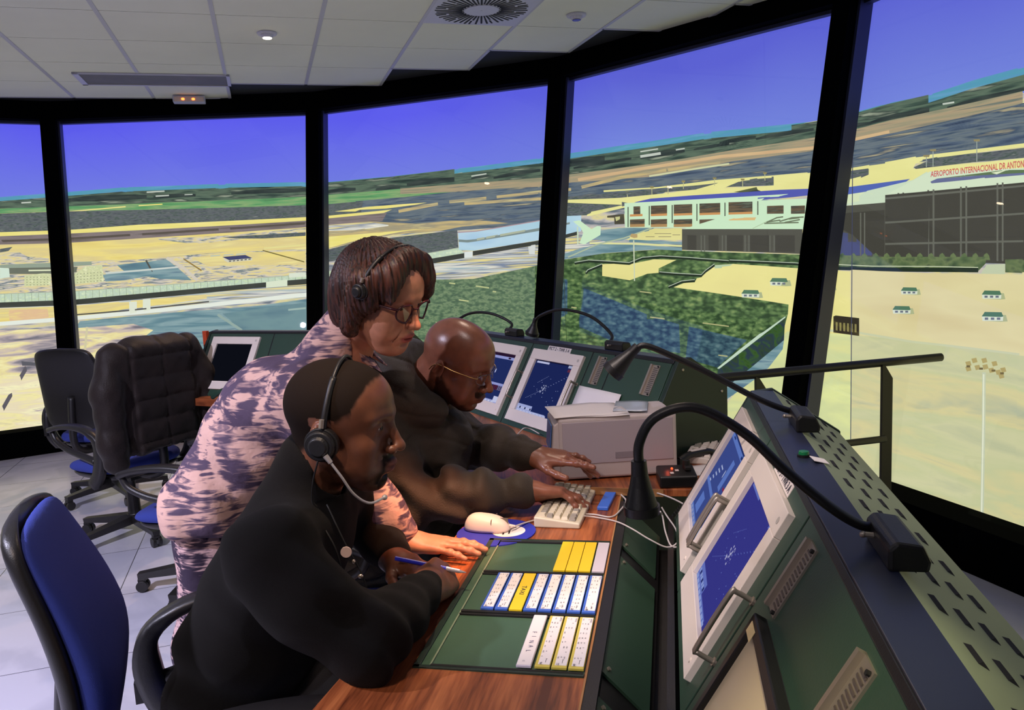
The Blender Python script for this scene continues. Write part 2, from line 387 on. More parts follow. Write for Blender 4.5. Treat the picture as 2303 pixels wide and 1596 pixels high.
E_RUN = E('picture_runway', [(122, 110, 110), (138, 126, 126), (104, 96, 90)], 3, 60, 3)
E_FIELD = E('picture_yellow_field', [(230, 208, 122), (240, 222, 136), (224, 206, 144), (242, 230, 154)], 1.2, 14, 4, .5)
E_MIXW = E('picture_mixed', [(120, 132, 138), (206, 196, 180), (232, 216, 140), (214, 206, 196), (96, 116, 126), (228, 220, 190)], 5, 40, 5, .8)
E_FENCE = E('picture_fence', [(206, 226, 180), (190, 210, 190), (216, 232, 196)], 30, 30, 2)
E_WALL = E('picture_wall', [(56, 60, 54), (66, 70, 64)], 4, 30, 2)
E_STRIPES = E('picture_streets', [(226, 222, 196), (236, 220, 140), (110, 128, 158), (236, 232, 214), (150, 176, 190), (240, 226, 160)], .9, 42, 3, .2)
E_BLUEG = E('picture_blue_ground', [(84, 116, 132), (104, 140, 150), (140, 168, 172), (90, 120, 140)], 1.6, 16, 6, .8)
E_FOREST = E('picture_forest', [(50, 72, 46), (68, 94, 58), (88, 116, 72), (108, 136, 84), (136, 156, 98)], 14, 26, 3, .1, vor=1.5)
E_FORESTB = E('picture_forest_blue', [(44, 66, 82), (60, 88, 100), (78, 108, 116), (98, 126, 130)], 14, 26, 3, .1, vor=1.5)
E_FORESTL = E('picture_forest_far', [(78, 102, 80), (96, 122, 92), (124, 146, 110), (88, 112, 88)], 17, 34, 3, .1, vor=1.5)
E_BEIGE = E('picture_beige', [(228, 220, 142), (238, 230, 152), (232, 222, 148)], .8, 3, 3, .4)
E_BEIGER = E('picture_beige_right', [(218, 208, 156), (226, 216, 164), (216, 202, 150)], .8, 3, 3, .4)
E_SAND = E('picture_sand', [(190, 194, 156), (206, 206, 162), (198, 202, 156), (214, 206, 154), (180, 186, 156)], 1.1, 5, 4, .6)
E_STREAK = E('picture_blue_scrub', [(60, 74, 96), (84, 100, 120), (110, 122, 128), (64, 82, 104), (168, 160, 130)], 2.6, 36, 5, .3)
E_OLIVE = E('picture_olive', [(132, 136, 112), (160, 152, 124), (178, 158, 126), (112, 122, 112)], 2, 46, 4, .3)
E_ORANGE = E('picture_dry_grass', [(184, 168, 124), (206, 184, 128), (160, 152, 126), (226, 210, 146)], 2.2, 28, 4, .4)
E_LWHITE = solid(206, 236, 200); E_CYAN = E('picture_cyan_wall', [(168, 206, 222), (186, 216, 232), (160, 196, 226)], 1.5, 4, 2)
E_CHAR = solid(84, 84, 75); E_CHARD = solid(70, 69, 62); E_GRID = solid(104, 106, 96)
# backdrop
S0, S1 = SR*R(-75), SR*R(115)
DS(E_SKY, [(S0, 1.9), (S1, 1.9), (S1, 2.87), (S0, 2.87)])
hz = [(-160, 452), (0, 443), (144, 432), (281, 421), (500, 413), (687, 409), (726, 410), (882, 396), (1023, 380), (1211, 356), (1266, 347), (1363, 332), (1593, 297), (1828, 273), (1893, 261), (1996, 232), (2088, 214), (2187, 181), (2303, 149), (2420, 110)]
hs = [cyl_sz(*p) for p in hz]
zl, zr = hs[0][1], hs[-1][1]
DS(E_GROUND, [(S0, -.68)]+[(S1, -.68), (S1, zr)]+[p for p in hs[::-1]]+[(S0, zl)])
def band(m, top, bot, Z=ZI): D(m, Z, list(top)+list(bot)[::-1])
sh = lambda pts, d: [(x, y+d*(1+max(0, x-1000)/1500)) for x, y in pts]
band(E_SEA, hz, sh(hz, 11)); band(E_TREES, sh(hz[:6], 9), [(0, 470), (150, 464), (375, 455), (687, 442)][::1]+[(720, 440)])
# sea line is broken by the darker tile of the picture in two places
gt = [(-160, 472), (0, 469), (150, 464), (375, 455), (687, 442), (726, 439), (882, 426), (1013, 415), (1211, 400), (1260, 395), (1478, 366), (1650, 337), (1825, 310), (1900, 297), (2003, 270), (2300, 205), (2420, 175)]
band(E_TREES, sh(hz, 10), gt)
D(E_TREES, ZI, [(726, 411), (882, 397), (1022, 380), (1022, 415), (882, 428), (726, 440)])
D(E_TREES, ZI, [(1880, 266), (1996, 234), (2088, 213), (2088, 262), (1880, 300)])
D(E_TREES, ZI, [(1780, 281), (1828, 274), (1893, 262), (1893, 302), (1780, 315)])
for a, b, c, d in ((150, 447, 330, 13), (345, 441, 440, 8), (520, 432, 690, 10), (727, 431, 800, 9), (845, 424, 900, 9), (915, 412, 1022, 13), (1060, 400, 1100, 6), (1110, 398, 1215, 9), (1245, 372, 1360, 16), (1290, 376, 1420, 8), (1440, 352, 1540, 12), (1560, 335, 1640, 7), (1618, 320, 1700, 9), (1700, 310, 1830, 9), (1895, 286, 1960, 8), (1950, 276, 2070, 10), (2040, 257, 2090, 14), (2130, 240, 2303, 10)):
    sl = -(.035 if a < 700 else .10 if a < 1050 else .16 if a < 1900 else .24)
    L = c-a
    D(E_DTREES, ZI, [(a, b), (a+L*.25, b+sl*L*.25-d*.4), (a+L*.6, b+sl*L*.6-d*.5), (c, b+sl*L-d*.2), (c, b+sl*L+d*.5), (a+L*.5, b+sl*L*.5+d*.6), (a, b+d*.5)])
for a, b, L, w in ((330, 432, 40, 3), (415, 438, 18, 2), (48, 456, 22, 3), (350, 441, 30, 3), (1440, 341, 40, 3), (1440, 352, 46, 6), (1520, 337, 20, 3), (1060, 396, 34, 3), (2120, 234, 26, 4)):
    line(solid(196, 204, 192), ZI, [(a, b), (a+L, b-(.06 if a < 1000 else .16)*L)], w)
gb = [(-160, 484), (0, 480), (150, 475), (375, 470), (687, 461), (726, 460), (908, 443), (1023, 431), (1120, 420)]
band(E_GREEN, [(-160, 472), (0, 469), (150, 464), (375, 455), (687, 442), (726, 439), (882, 426), (960, 419), (1120, 420)], gb)
line(E_YEL, ZI, [(-100, 483), (0, 481), (150, 476), (300, 463), (380, 458)], 2.5)
band(E_OLIVE, [(900, 424), (1013, 415), (1211, 400), (1260, 395), (1478, 366), (1650, 337), (1825, 310), (1900, 297), (2003, 270), (2300, 205)], [(900, 436), (1013, 432), (1211, 422), (1260, 412), (1478, 396), (1650, 362), (1825, 340), (1900, 316), (2003, 300), (2300, 232)])
yt = [(-160, 524), (0, 522), (153, 517), (312, 505), (687, 488), (726, 486), (882, 471)]
band(E_SCRUB, gb[:7], [(-160, 524), (0, 522), (153, 517), (312, 505), (687, 488), (726, 486), (908, 468)])
band(E_STREAK, [(800, 452), (908, 443), (1023, 431), (1120, 424), (1211, 420), (1260, 412), (1478, 396), (1650, 362), (1825, 340), (1900, 316), (2003, 300), (2300, 232), (2400, 200)],
     [(800, 512), (1000, 520), (1211, 505), (1290, 480), (1420, 470), (1500, 430), (1700, 400), (1900, 382), (2080, 345), (2300, 318), (2400, 300)])
line(E_ORANGE, ZI, [(880, 478), (1000, 455), (1100, 445), (1211, 432), (1290, 425), (1400, 398), (1500, 382), (1620, 366)], 7)
line(E_ORANGE, ZI, [(1040, 458), (1130, 452), (1211, 447), (1300, 445)], 7)
line(E('picture_tan', [(206, 170, 130), (216, 186, 140)], 3, 20), ZI, [(1300, 404), (1450, 378), (1620, 352), (1825, 333), (1900, 318), (2000, 296)], 7)
line(solid(212, 214, 168), ZI, [(1460, 396), (1560, 380), (1640, 368)], 4)
line(E_ORANGE, ZI, [(2200, 318), (2260, 308), (2303, 298)], 6)
D(E_YEL, Z2, [(200, 520), (480, 480), (800, 455), (1000, 442), (900, 462), (640, 495), (420, 505), (380, 520)])
band(E_YEL, yt, [(-160, 533), (0, 531), (153, 525), (687, 496), (726, 492), (860, 480)])
band(E_RUN, [(-160, 533), (0, 531), (153, 525), (687, 496), (726, 492), (870, 478)], [(-160, 552), (0, 550), (153, 546), (312, 536), (687, 511), (726, 507), (860, 497)])
line(solid(92, 84, 76), ZI, [(-100, 544), (0, 542), (150, 537), (312, 527), (500, 515), (687, 502)], 5)
D(E_YEL, Z1, [(485, 510), (500, 485), (525, 483), (510, 510)])
D(E_ORANGE, Z2, [(100, 640), (500, 605), (900, 625), (1200, 600), (1500, 600), (1700, 620), (1300, 650), (1100, 690), (700, 720), (100, 850)])
D(E_STRIPES, Z2, [(100, 640), (500, 612), (700, 640), (400, 680), (100, 690)])
D(E_YEL, Z2, [(100, 740), (600, 700), (1000, 665), (800, 690), (400, 765), (100, 850)])
D(E_SCRUB, Z2, [(100, 860), (330, 800), (700, 745), (1260, 680), (1270, 830), (880, 900), (300, 930), (100, 960)])
band(E_FIELD, [(-160, 556), (0, 550), (153, 546), (312, 536), (500, 524), (687, 511), (700, 510)], [(-160, 600), (0, 598), (156, 589), (312, 583), (500, 567), (687, 560), (700, 560)])
D(E_MIXW, Z1, [(1080, 500), (1600, 480), (2200, 425), (2200, 480), (1800, 500), (1400, 540)])
D(E_SCRUB, Z1, [(1600, 490), (1900, 470), (2200, 455), (2200, 480), (1900, 500), (1700, 500)])
D(E_MIXW, Z1, [(0, 600), (120, 590), (200, 630), (350, 640), (350, 680), (0, 690)])
D(E_SCRUB, Z1, [(0, 575), (90, 560), (60, 590), (0, 600)])
# blocks of flats, warehouse and yards on the left
band(E_MIXW, [(-160, 600), (0, 598), (156, 590), (312, 583), (500, 568), (700, 560)], [(-160, 664), (0, 661), (162, 655), (312, 645), (594, 624), (700, 616)])
D(solid(150, 164, 146), Z1, [(0, 690), (200, 680), (660, 665), (665, 690), (350, 712), (60, 712), (0, 712)])
D(solid(110, 116, 102), Z1, [(60, 712), (590, 702), (580, 740), (330, 755), (60, 755)])
D(solid(214, 232, 214), Z1, [(0, 710), (65, 714), (70, 775), (0, 790)]); D(solid(232, 238, 200), Z1, [(205, 725), (380, 722), (380, 732), (205, 735)])
D(E('picture_flats', [(222, 226, 176), (206, 212, 164), (232, 234, 190)], 30, 40, 2), Z1, [(175, 765), (310, 750), (365, 752), (365, 835), (175, 845)])
D(E('picture_flats', []), Z1, [(515, 760), (560, 740), (610, 700), (735, 690), (748, 810), (515, 830)])
for r in range(4):
    for c in range(7): D(solid(160, 166, 130), Z1, [(x0+dx, 775+r*18+dy) for x0 in (190+c*25,) for dx, dy in ((0, 0), (8, 0), (8, 7), (0, 7))])
    for c in range(9): D(solid(160, 166, 130), Z1, [(530+c*24+dx, 755+r*20-c*2+dy) for dx, dy in ((0, 0), (8, 0), (8, 7), (0, 7))])
D(E_BLUEG, Z1, [(840, 690), (1200, 650), (1290, 720), (1380, 800), (1150, 790), (900, 740)])
D(E_BLUEG, Z1, [(740, 760), (900, 740), (1120, 760), (900, 800), (760, 810)])
line(solid(84, 84, 78), Z1, [(1050, 655), (1080, 710), (1130, 775)], 4); line(solid(214, 206, 190), Z1, [(1200, 640), (1320, 710), (1420, 800)], 7)
line(solid(206, 214, 206), Z1, [(760, 750), (1000, 730), (1280, 705)], 4)
D(E_FIELD, Z1, [(1380, 640), (1620, 600), (2200, 590), (2200, 690), (1700, 690), (1500, 700)])
line(solid(150, 124, 60), Z1, [(1320, 645), (1450, 730)], 3); line(solid(120, 110, 60), Z1, [(1890, 585), (2190, 668)], 2.5)
line(solid(232, 222, 150), Z1, [(1900, 570), (2200, 545)], 4)
D(solid(66, 70, 110), Z1, [(1600, 632), (1765, 618), (1815, 640), (1650, 656)]); D(solid(214, 212, 190), Z1, [(1610, 640), (1650, 656), (1815, 640), (1815, 656), (1640, 672), (1612, 655)])
for c in range(6): D(solid(96, 94, 90), Z1, [(1648+c*28+dx, 660-c*3+dy) for dx, dy in ((0, 0), (16, -2), (16, 6), (0, 8))])
for a, b in ((1515, 622), (1610, 616), (1700, 610)): D(solid(186, 200, 190), Z1, [(a, b), (a+70, b-6), (a+70, b), (a, b+8)])
D(E_MIXW, Z1, [(1500, 720), (1900, 700), (2200, 690), (2200, 760), (1900, 785), (1500, 800)])
# elevated road: fence, dark wall, piers, white road and streets under it
ft = [(-160, 664), (0, 661), (162, 655), (312, 645), (594, 624), (687, 617), (726, 612), (934, 574), (1033, 557)]
fb = [(-160, 684), (0, 680), (162, 674), (375, 655), (594, 635), (687, 627), (726, 624), (942, 586), (1044, 569)]
wb = [(-160, 698), (0, 692), (162, 686), (375, 667), (594, 646), (687, 639), (726, 634), (947, 597), (1044, 580)]
low = [(-160, 735), (0, 730), (166, 720), (500, 690), (690, 668), (760, 660), (980, 630), (1203, 600)]
band(E_STRIPES, wb+[(1205, 551), (1315, 524), (1345, 530)], low+[(1300, 582), (1400, 560)])
D(E_FIELD, Z1, [(-300, 1015), (520, 985), (920, 950), (1500, 900), (1500, 930), (1100, 985), (920, 1010), (520, 1050), (380, 1080), (0, 1100), (-300, 1110)])
D(E('picture_orange_ground', [(236, 206, 150), (228, 190, 150), (240, 224, 140)], 5, 30, 4), Z1, [(0, 1010), (380, 1005), (390, 1080), (0, 1095)])
band(E_FENCE, ft, fb); band(E_WALL, fb, wb)
for k in range(60):
    x = -20+k*15.2
    if x > 1030: break
    yt_ = float(np.interp(x, [p[0] for p in ft], [p[1] for p in ft])); yb_ = float(np.interp(x, [p[0] for p in fb], [p[1] for p in fb]))
    line(solid(150, 164, 140), ZI, [(x, yt_), (x+.5, yb_)], 1)
line(solid(170, 182, 160), ZI, ft, 1.4)
line(solid(232, 238, 226), ZI, [(-100, 732), (0, 728), (160, 716), (300, 703), (469, 686), (690, 662), (800, 650)], 9)
line(solid(84, 84, 80), ZI, [(166, 708), (290, 698), (345, 692), (470, 678)], 3)
for a, b in ((930, 955), (1028, 937)): D(solid(226, 232, 212), Z1, [(a, b), (a+55, b-3), (a+55, b+75), (a, b+88)])
D(solid(222, 232, 206), Z1, [(1915, 812), (2068, 795), (2068, 842), (1915, 855)])
D(solid(222, 230, 210), Z1, [(2080, 750), (2200, 742), (2200, 775), (2080, 780)])
# lower left ground, blue ground
D(E_BLUEG, ZI, [(180, 722), (420, 700), (560, 690), (690, 672), (690, 800), (500, 800), (150, 800), (166, 740)])
D(E('picture_teal_field', [(104, 138, 146), (116, 148, 152), (96, 128, 140)], 2, 8, 4), Z1, [(1600, 1040), (2200, 960), (2400, 960), (2400, 1180), (1750, 1160)])
line(solid(150, 172, 164), Z1, [(1540, 1030), (1740, 1160)], 6); line(solid(160, 184, 176), Z1, [(2060, 1015), (2200, 1000)], 4)
E_LOW = E('picture_low_ground', [(112, 112, 122), (160, 150, 156), (206, 190, 180), (236, 222, 160), (246, 238, 180), (200, 190, 176)], 2.4, 16, 6, .9)
D(E_LOW, ZI, [(-200, 745), (0, 742), (166, 738), (300, 728), (345, 742), (310, 768), (355, 800), (300, 830), (320, 870), (240, 1000), (-200, 1040)])
D(E('picture_bright_low', [(200, 190, 170), (246, 236, 170), (236, 222, 190), (250, 244, 196), (190, 176, 176)], 2.4, 14, 5, .8), ZI, [(-200, 860), (0, 845), (230, 850), (240, 1000), (-200, 1040)])
line(solid(96, 92, 100), ZI, [(-60, 1040), (0, 930), (40, 860), (62, 822)], 9); D(solid(92, 92, 100), ZI, [(48, 812), (90, 816), (88, 822), (50, 822)])
line(solid(214, 206, 168), ZI, [(196, 735), (185, 850), (200, 960)], 5)
# long pale building on the elevated road
D(E_CYAN, Z2, [(1268, 703), (1420, 695), (1950, 605), (2303, 530), (2330, 545), (2330, 690), (1950, 770), (1400, 858), (1275, 850)])
line(solid(176, 150, 156), Z2, [(1268, 700), (1420, 690), (1950, 602), (2300, 528)], 2.2)
D(solid(126, 142, 140), Z2, [(1272, 760), (1340, 765), (1420, 758), (1950, 665), (2130, 632), (2232, 612), (2232, 628), (1950, 690), (1420, 778), (1350, 788), (1272, 782)])
for a, b in ((1430, 1495), (1510, 1610), (1630, 1850)): D(solid(176, 184, 160), Z2, [(a, 752-(a-1430)*.18), (b, 752-(b-1430)*.18), (b, 768-(b-1430)*.18), (a, 770-(a-1430)*.18)])
D(E_WALL, Z2, [(1395, 862), (1950, 772), (2110, 740), (2303, 690), (2303, 720), (2110, 770), (1950, 808), (1395, 902)])
D(solid(222, 230, 226), Z2, [(1322, 870), (1392, 862), (1392, 912), (1322, 920)]); D(solid(214, 218, 214), Z2, [(1872, 815), (1935, 805), (1935, 890), (1880, 890)])
# wood: everything green below the streets
ftop = [(712, 677), (726, 672), (966, 629), (1065, 627), (1203, 598), (1246, 587), (1355, 570), (1478, 561), (1621, 567), (1790, 572), (1850, 575)]
D(E_FORESTL, ZI, [(712, 677)]+ftop[1:5]+[(1203, 760), (1203, 900), (712, 900)])
D(E_FOREST, ZI, ftop[4:]+[(1820, 720), (1620, 900), (1480, 1000), (1203, 960), (1203, 700)])
D(E('picture_streets', []), ZI, [(1203, 560), (1290, 545), (1380, 548), (1260, 580), (1203, 596)])
D(E_FORESTB, Z5, [(262, 350), (330, 370), (820, 575), (1040, 640), (1050, 860), (600, 800), (262, 650)])
D(E_FORESTB, Z5, [(1110, 655), (1300, 700), (1560, 760), (1330, 970), (1090, 900)])
D(E_FORESTB, Z5, [(80, 270), (190, 300), (190, 560), (60, 640)])
for a, b, c in ((740, 390, 90), (820, 585, 110), (1220, 630, 200), (1300, 640, 60), (220, 510, 40), (1340, 875, 70)): line(solid(186, 184, 130), Z5, [(a, b), (a+c, b+c*.13)], 2.4)
for a, b, c in ((1010, 636, 14), (1070, 643, 30), (1032, 674, 22), (980, 725, 18), (1108, 655, 8)): line(solid(190, 196, 140), ZI, [(a, b), (a+c, b+c*.14)], 3)
D(E_BLUEG, Z3, [(90, 1110), (300, 1040), (480, 1000), (1095, 1035), (1095, 1060), (900, 1048), (470, 1080), (90, 1140)])
# apron, lawns and parking in front of the terminal
D(E_BLUEG, Z3, [(460, 900), (600, 880), (880, 880), (780, 930), (620, 980), (500, 990), (400, 960)])
D(E('picture_apron', [(224, 216, 142), (232, 226, 156)], 3, 8), Z3, [(640, 960), (820, 900), (880, 885), (1095, 885), (1095, 975), (860, 975), (700, 985)])
line(E_BLUEG, Z3, [(680, 980), (880, 992), (1095, 1000)], 6); line(solid(226, 226, 160), Z3, [(370, 1000), (700, 1005), (1095, 1022)], 4)
for a, b, c in ((880, 925, 130), (810, 950, 70), (910, 950, 100), (1020, 935, 60)): line(solid(140, 132, 104), Z3, [(a, b), (a+c, b)], 1.3)
line(solid(176, 190, 160), Z3, [(200, 1110), (430, 1010), (640, 960), (860, 880)], 3)
D(E_LWHITE, Z3, [(240, 830), (290, 820), (385, 890), (430, 865), (458, 868), (455, 935), (330, 1010), (290, 1000), (320, 920), (300, 880)])
line(solid(200, 220, 190), Z3, [(275, 870), (278, 1010)], 3)
pk = [(1000, 358), (1080, 325), (1160, 320), (1175, 290), (1215, 280), (1225, 240), (1310, 190), (1450, 180), (1920, 212), (2130, 222), (2400, 240)]
D(E_BEIGE, Z5, pk+[(2400, 1100), (1800, 1100), (1780, 900), (1870, 560), (1875, 490)])
D(E_BEIGE, Z5, [(455, 182), (700, 175), (850, 145), (1020, 150), (885, 215), (885, 248), (800, 255), (665, 305), (455, 272)])
D(solid(184, 206, 170), Z5, [(1310, 190), (1450, 182), (1400, 210), (1310, 215)])
for pts in ([(245, 168), (350, 150), (520, 160), (660, 170), (760, 130), (900, 118), (1100, 130), (1420, 155)], [(1425, 150), (1700, 162), (1925, 172), (2140, 192), (2300, 196)], [(330, 245), (345, 225), (455, 180)], [(890, 240), (1000, 250), (1210, 262), (1240, 230), (1310, 180)], [(960, 352), (1060, 310), (1160, 300)]):
    line(solid(34, 48, 34), Z5, [(a, b+9) for a, b in pts], 5.5); line(solid(206, 216, 196), Z5, pts, 1.3)
def mast(Z, x0, y0, y1, w, heads=True):
    line(solid(206, 214, 184), Z, [(x0, y0), (x0+(y1-y0)*.02, y1)], w)
mast(Z5, 695, 0, 310, 2.6); D(solid(186, 160, 110), Z3, [(690, 935), (700, 925), (745, 930), (745, 955), (720, 960), (690, 950)])
# white terminal block with blue roof, yellow taxiways
D(E_SCRUB, Z3, [(120, 640), (900, 580), (900, 640), (360, 780), (120, 790)])
D(E('picture_taxi', [(230, 226, 148), (238, 234, 158)], 3, 10), Z3, [(120, 662), (600, 645), (1000, 605), (1200, 580), (1380, 525), (1300, 540), (900, 570), (480, 600), (480, 585), (900, 560), (1350, 505), (2080, 445), (2080, 465), (1600, 510), (1420, 570), (2080, 530), (2300, 505), (2300, 600), (650, 720), (350, 790), (350, 760), (640, 700), (120, 680)])
D(E_SCRUB, Z3, [(1440, 560), (1560, 510), (1750, 480), (2080, 470), (2080, 525), (1700, 550)]); D(E_SCRUB, Z3, [(490, 610), (900, 580), (1380, 528), (1200, 580), (900, 605), (560, 625)])
for x, y in ((665, 600), (858, 560), (985, 555), (1105, 515), (1350, 490), (1570, 500), (1745, 450)): line(solid(190, 190, 140), Z3, [(x, y), (x+1, y+60)], 1.6); D(solid(150, 140, 90), Z3, [(x-14, y-6), (x+16, y-6), (x+14, y+8), (x-12, y+8)])
D(solid(88, 96, 66), Z3, [(1500, 600), (1680, 560), (1690, 585), (1600, 605)]); D(solid(60, 66, 60), Z3, [(1600, 600), (1685, 580), (1730, 598)])
D(solid(84, 92, 176), Z3, [(720, 680), (850, 650), (1180, 625), (1960, 575), (2303, 560), (2303, 600), (1960, 640), (1700, 660), (760, 685)])
D(E_LWHITE, Z3, [(643, 686), (1960, 612), (1930, 632), (1760, 640), (1715, 665), (2303, 640), (2303, 775), (1400, 800), (1210, 880), (648, 878)])
DRK = E('picture_facade', [(84, 74, 60), (112, 96, 74), (70, 66, 58), (104, 112, 96)], 6, 60, 3)
for (a, b) in ((686, 802), (850, 978), (1030, 1175), (1232, 1395), (1460, 1648)):
    t = 714-(a-686)*.045; D(DRK, Z3, [(a, t), (b, t-5), (b, 782-(b-686)*.02), (a, 782-(a-686)*.02)])
    D(solid(206, 150, 92), Z3, [(a, 775-(a-686)*.02), (b, 772-(b-686)*.02), (b, 790-(b-686)*.02), (a, 792-(a-686)*.02)])
    if a < 1400: D(DRK, Z3, [(a, 815), (b, 810), (b, 860), (a, 872)]); D(solid(176, 140, 92), Z3, [(a, 852), (b, 848), (b, 872), (a, 874)])
for a in (672, 838, 1018, 1212, 1432, 1690): D(solid(70, 74, 62), Z3, [(a-4, 716-(a-672)*.045), (a+4, 716-(a-672)*.045), (a+4, 874-(a-672)*.09), (a-4, 874-(a-672)*.09)])
for (a, b) in ((1762, 1892), (1950, 2060), (2240, 2300)): D(DRK, Z3, [(a, 708), (b, 704), (b, 768), (a, 770)])
D(E('picture_hut', [(70, 68, 56), (86, 82, 66)], 9, 20), Z3, [(508, 785), (640, 770), (645, 850), (565, 852), (563, 800), (508, 800)]); D(solid(200, 200, 140), Z3, [(570, 795), (608, 790), (608, 812), (578, 828)])
# low charcoal hall with pale roof
D(E_LWHITE, Z3, [(1100, 890), (1230, 850), (1440, 785), (2290, 762), (2290, 850), (2230, 890), (1700, 892)])
D(solid(222, 190, 130), Z3, [(1440, 822), (1520, 800), (1730, 797), (1690, 820)])
for pts in ([(1720, 840), (1900, 815), (2020, 800)], [(1760, 836), (1840, 800), (1900, 792)], [(1860, 830), (1960, 800), (2050, 795)], [(1900, 838), (2020, 815)], [(1740, 845), (2010, 838)]): line(solid(110, 122, 96), Z3, pts, 3)
line(solid(176, 200, 160), Z3, [(1650, 885), (1760, 830)], 1.5)
D(E_CHAR, Z3, [(1095, 890), (2040, 890), (2040, 1085), (1095, 1052)])
for (a, b) in ((1125, 1240), (1282, 1408), (1448, 1582), (1630, 1780), (1828, 1980)): D(E_CHARD, Z3, [(a, 936), (b, 938), (b, 1066+(b-1700)*.02), (a, 1058+(a-1400)*.02)])
for a in (1246, 1272, 1412, 1440, 1590, 1620, 1785, 1818): line(E_GRID, Z3, [(a, 938), (a, 1064)], 2.4)
# main terminal, right-hand side
D(E_STREAK, Z4, [(420, 700), (1000, 600), (1762, 420), (1762, 590), (980, 740), (430, 790)])
D(E('picture_taxi', []), Z4, [(0, 830), (430, 795), (750, 740), (1020, 690), (1762, 582), (1762, 605), (1130, 705), (1000, 745), (980, 780), (1762, 690), (1762, 760), (900, 900), (420, 915), (0, 930)])
D(E_SCRUB, Z4, [(420, 810), (740, 768), (745, 790), (600, 850), (420, 862)]); D(E_SCRUB, Z4, [(985, 770), (1130, 705), (1762, 615), (1762, 690), (1400, 735), (1000, 782)])
D(solid(84, 104, 180), Z4, [(400, 925), (960, 852), (900, 895), (660, 945), (400, 980)])
D(solid(216, 230, 190), Z4, [(400, 980), (660, 940), (700, 935), (780, 970), (430, 1045), (380, 1100)])
D(solid(206, 224, 196), Z4, [(550, 1005), (660, 935), (980, 860), (1080, 800), (1100, 870), (785, 1020), (430, 1045)])
D(solid(214, 230, 200), Z4, [(785, 965), (1100, 800), (1762, 770), (1762, 860), (785, 975)])
D(solid(104, 112, 150), Z4, [(1065, 888), (1150, 850), (1762, 790), (1762, 810), (1400, 855)]); D(solid(96, 120, 84), Z4, [(1150, 850), (1620, 790), (1762, 785), (1762, 800), (1400, 830)])
D(solid(222, 234, 196), Z4, [(1262, 838), (1350, 825), (1290, 850)]); D(solid(222, 234, 196), Z4, [(1530, 808), (1640, 790), (1570, 820)])
D(E_CHAR, Z4, [(425, 1048), (785, 1018), (785, 1400), (425, 1400)])
D(solid(220, 236, 190), Z4, [(380, 1095), (422, 1092), (422, 1190), (375, 1205)])
D(solid(78, 84, 118), Z4, [(375, 1210), (560, 1240), (720, 1390), (375, 1390)])
D(E_CHARD, Z4, [(470, 1095), (600, 1085), (780, 1070), (780, 1400), (700, 1380), (560, 1250), (470, 1200)])
for a in (400, 425, 460, 612, 640): line(E_GRID, Z4, [(a, 1090 if a > 440 else 1200), (a, 1400)], 3)
D(E_CHARD, Z4, [(785, 965), (1762, 862), (1762, 1460), (785, 1420)])
for a in (878, 912, 1088, 1125, 1318, 1356, 1575, 1612, 1800): line(E_GRID, Z4, [(a, 960-(a-785)*.1), (a, 1430)], 4)
for y0, y1 in ((990, 900), (1160, 1095), (1310, 1290)): line(E_GRID, Z4, [(785, y0), (1762, y1)], 4.5)
# planting and hedge in front of it
D(E('picture_bushes', [(60, 78, 56), (84, 104, 70), (110, 126, 84), (72, 88, 66)], 12, 16, 4), Z4, [(340, 1380), (700, 1400), (1100, 1400), (1500, 1400), (1490, 1450), (1440, 1500), (900, 1500), (330, 1460)])
D(E('picture_bushes', []), Z4, [(1630, 1420), (1762, 1410), (1762, 1520), (1630, 1510)])
for k in range(15): c0 = 380+k*78; D(E('picture_bushes', []), Z4, [(c0, 1420), (c0+8, 1385), (c0+28, 1372), (c0+44, 1390), (c0+52, 1425)])
D(solid(40, 52, 40), Z4, [(400, 1470), (900, 1478), (1440, 1478), (1440, 1510), (900, 1505), (400, 1492)]); line(solid(206, 214, 180), Z4, [(340, 1450), (700, 1466), (1130, 1468), (1440, 1475)], 1.8)
D(solid(196, 206, 172), Z4, [(1500, 1455), (1628, 1450), (1628, 1530), (1450, 1530)])
# parking ground, right of the seam duller
bt = [(1912, 606), (1990, 610), (2100, 614), (2303, 617), (2420, 618)]
D(E_BEIGER, ZI, bt+[(2420, 820), (2303, 800), (2100, 772), (1912, 752)])
D(E_SAND, ZI, [(1912, 752), (2100, 772), (2303, 800), (2420, 820), (2520, 1900), (1912, 1900)])
D(E('picture_sand_left', [(214, 222, 150), (226, 232, 160), (208, 216, 158), (232, 226, 150)], 1.2, 4, 4, .5), ZI, [(1770, 745), (1912, 752), (1912, 1900), (1540, 1900), (1560, 1100), (1640, 900)])
line(solid(204, 208, 170), ZI, [(1830, 740), (1930, 748), (2050, 768), (2303, 798), (2400, 812)], 5)
D(E_BLUEG, Z5, [(1840, 760), (1350, 1160), (1350, 1250), (1700, 1000), (1830, 830)])
D(E('picture_channel', [(36, 56, 34), (60, 92, 44), (46, 60, 74), (52, 72, 50), (40, 52, 66)], 8, 8, 5, 1), Z5, [(1850, 575), (1840, 760), (1600, 960), (1350, 1160), (1330, 975), (1500, 850), (1680, 720)])
D(solid(196, 218, 196), Z5, [(1850, 570), (1850, 590), (1690, 715), (1510, 855), (1345, 980), (1330, 975), (1480, 850), (1670, 700)])
D(E_FOREST, Z5, [(1875, 490), (1855, 575), (1680, 700), (1560, 760), (1700, 480)])
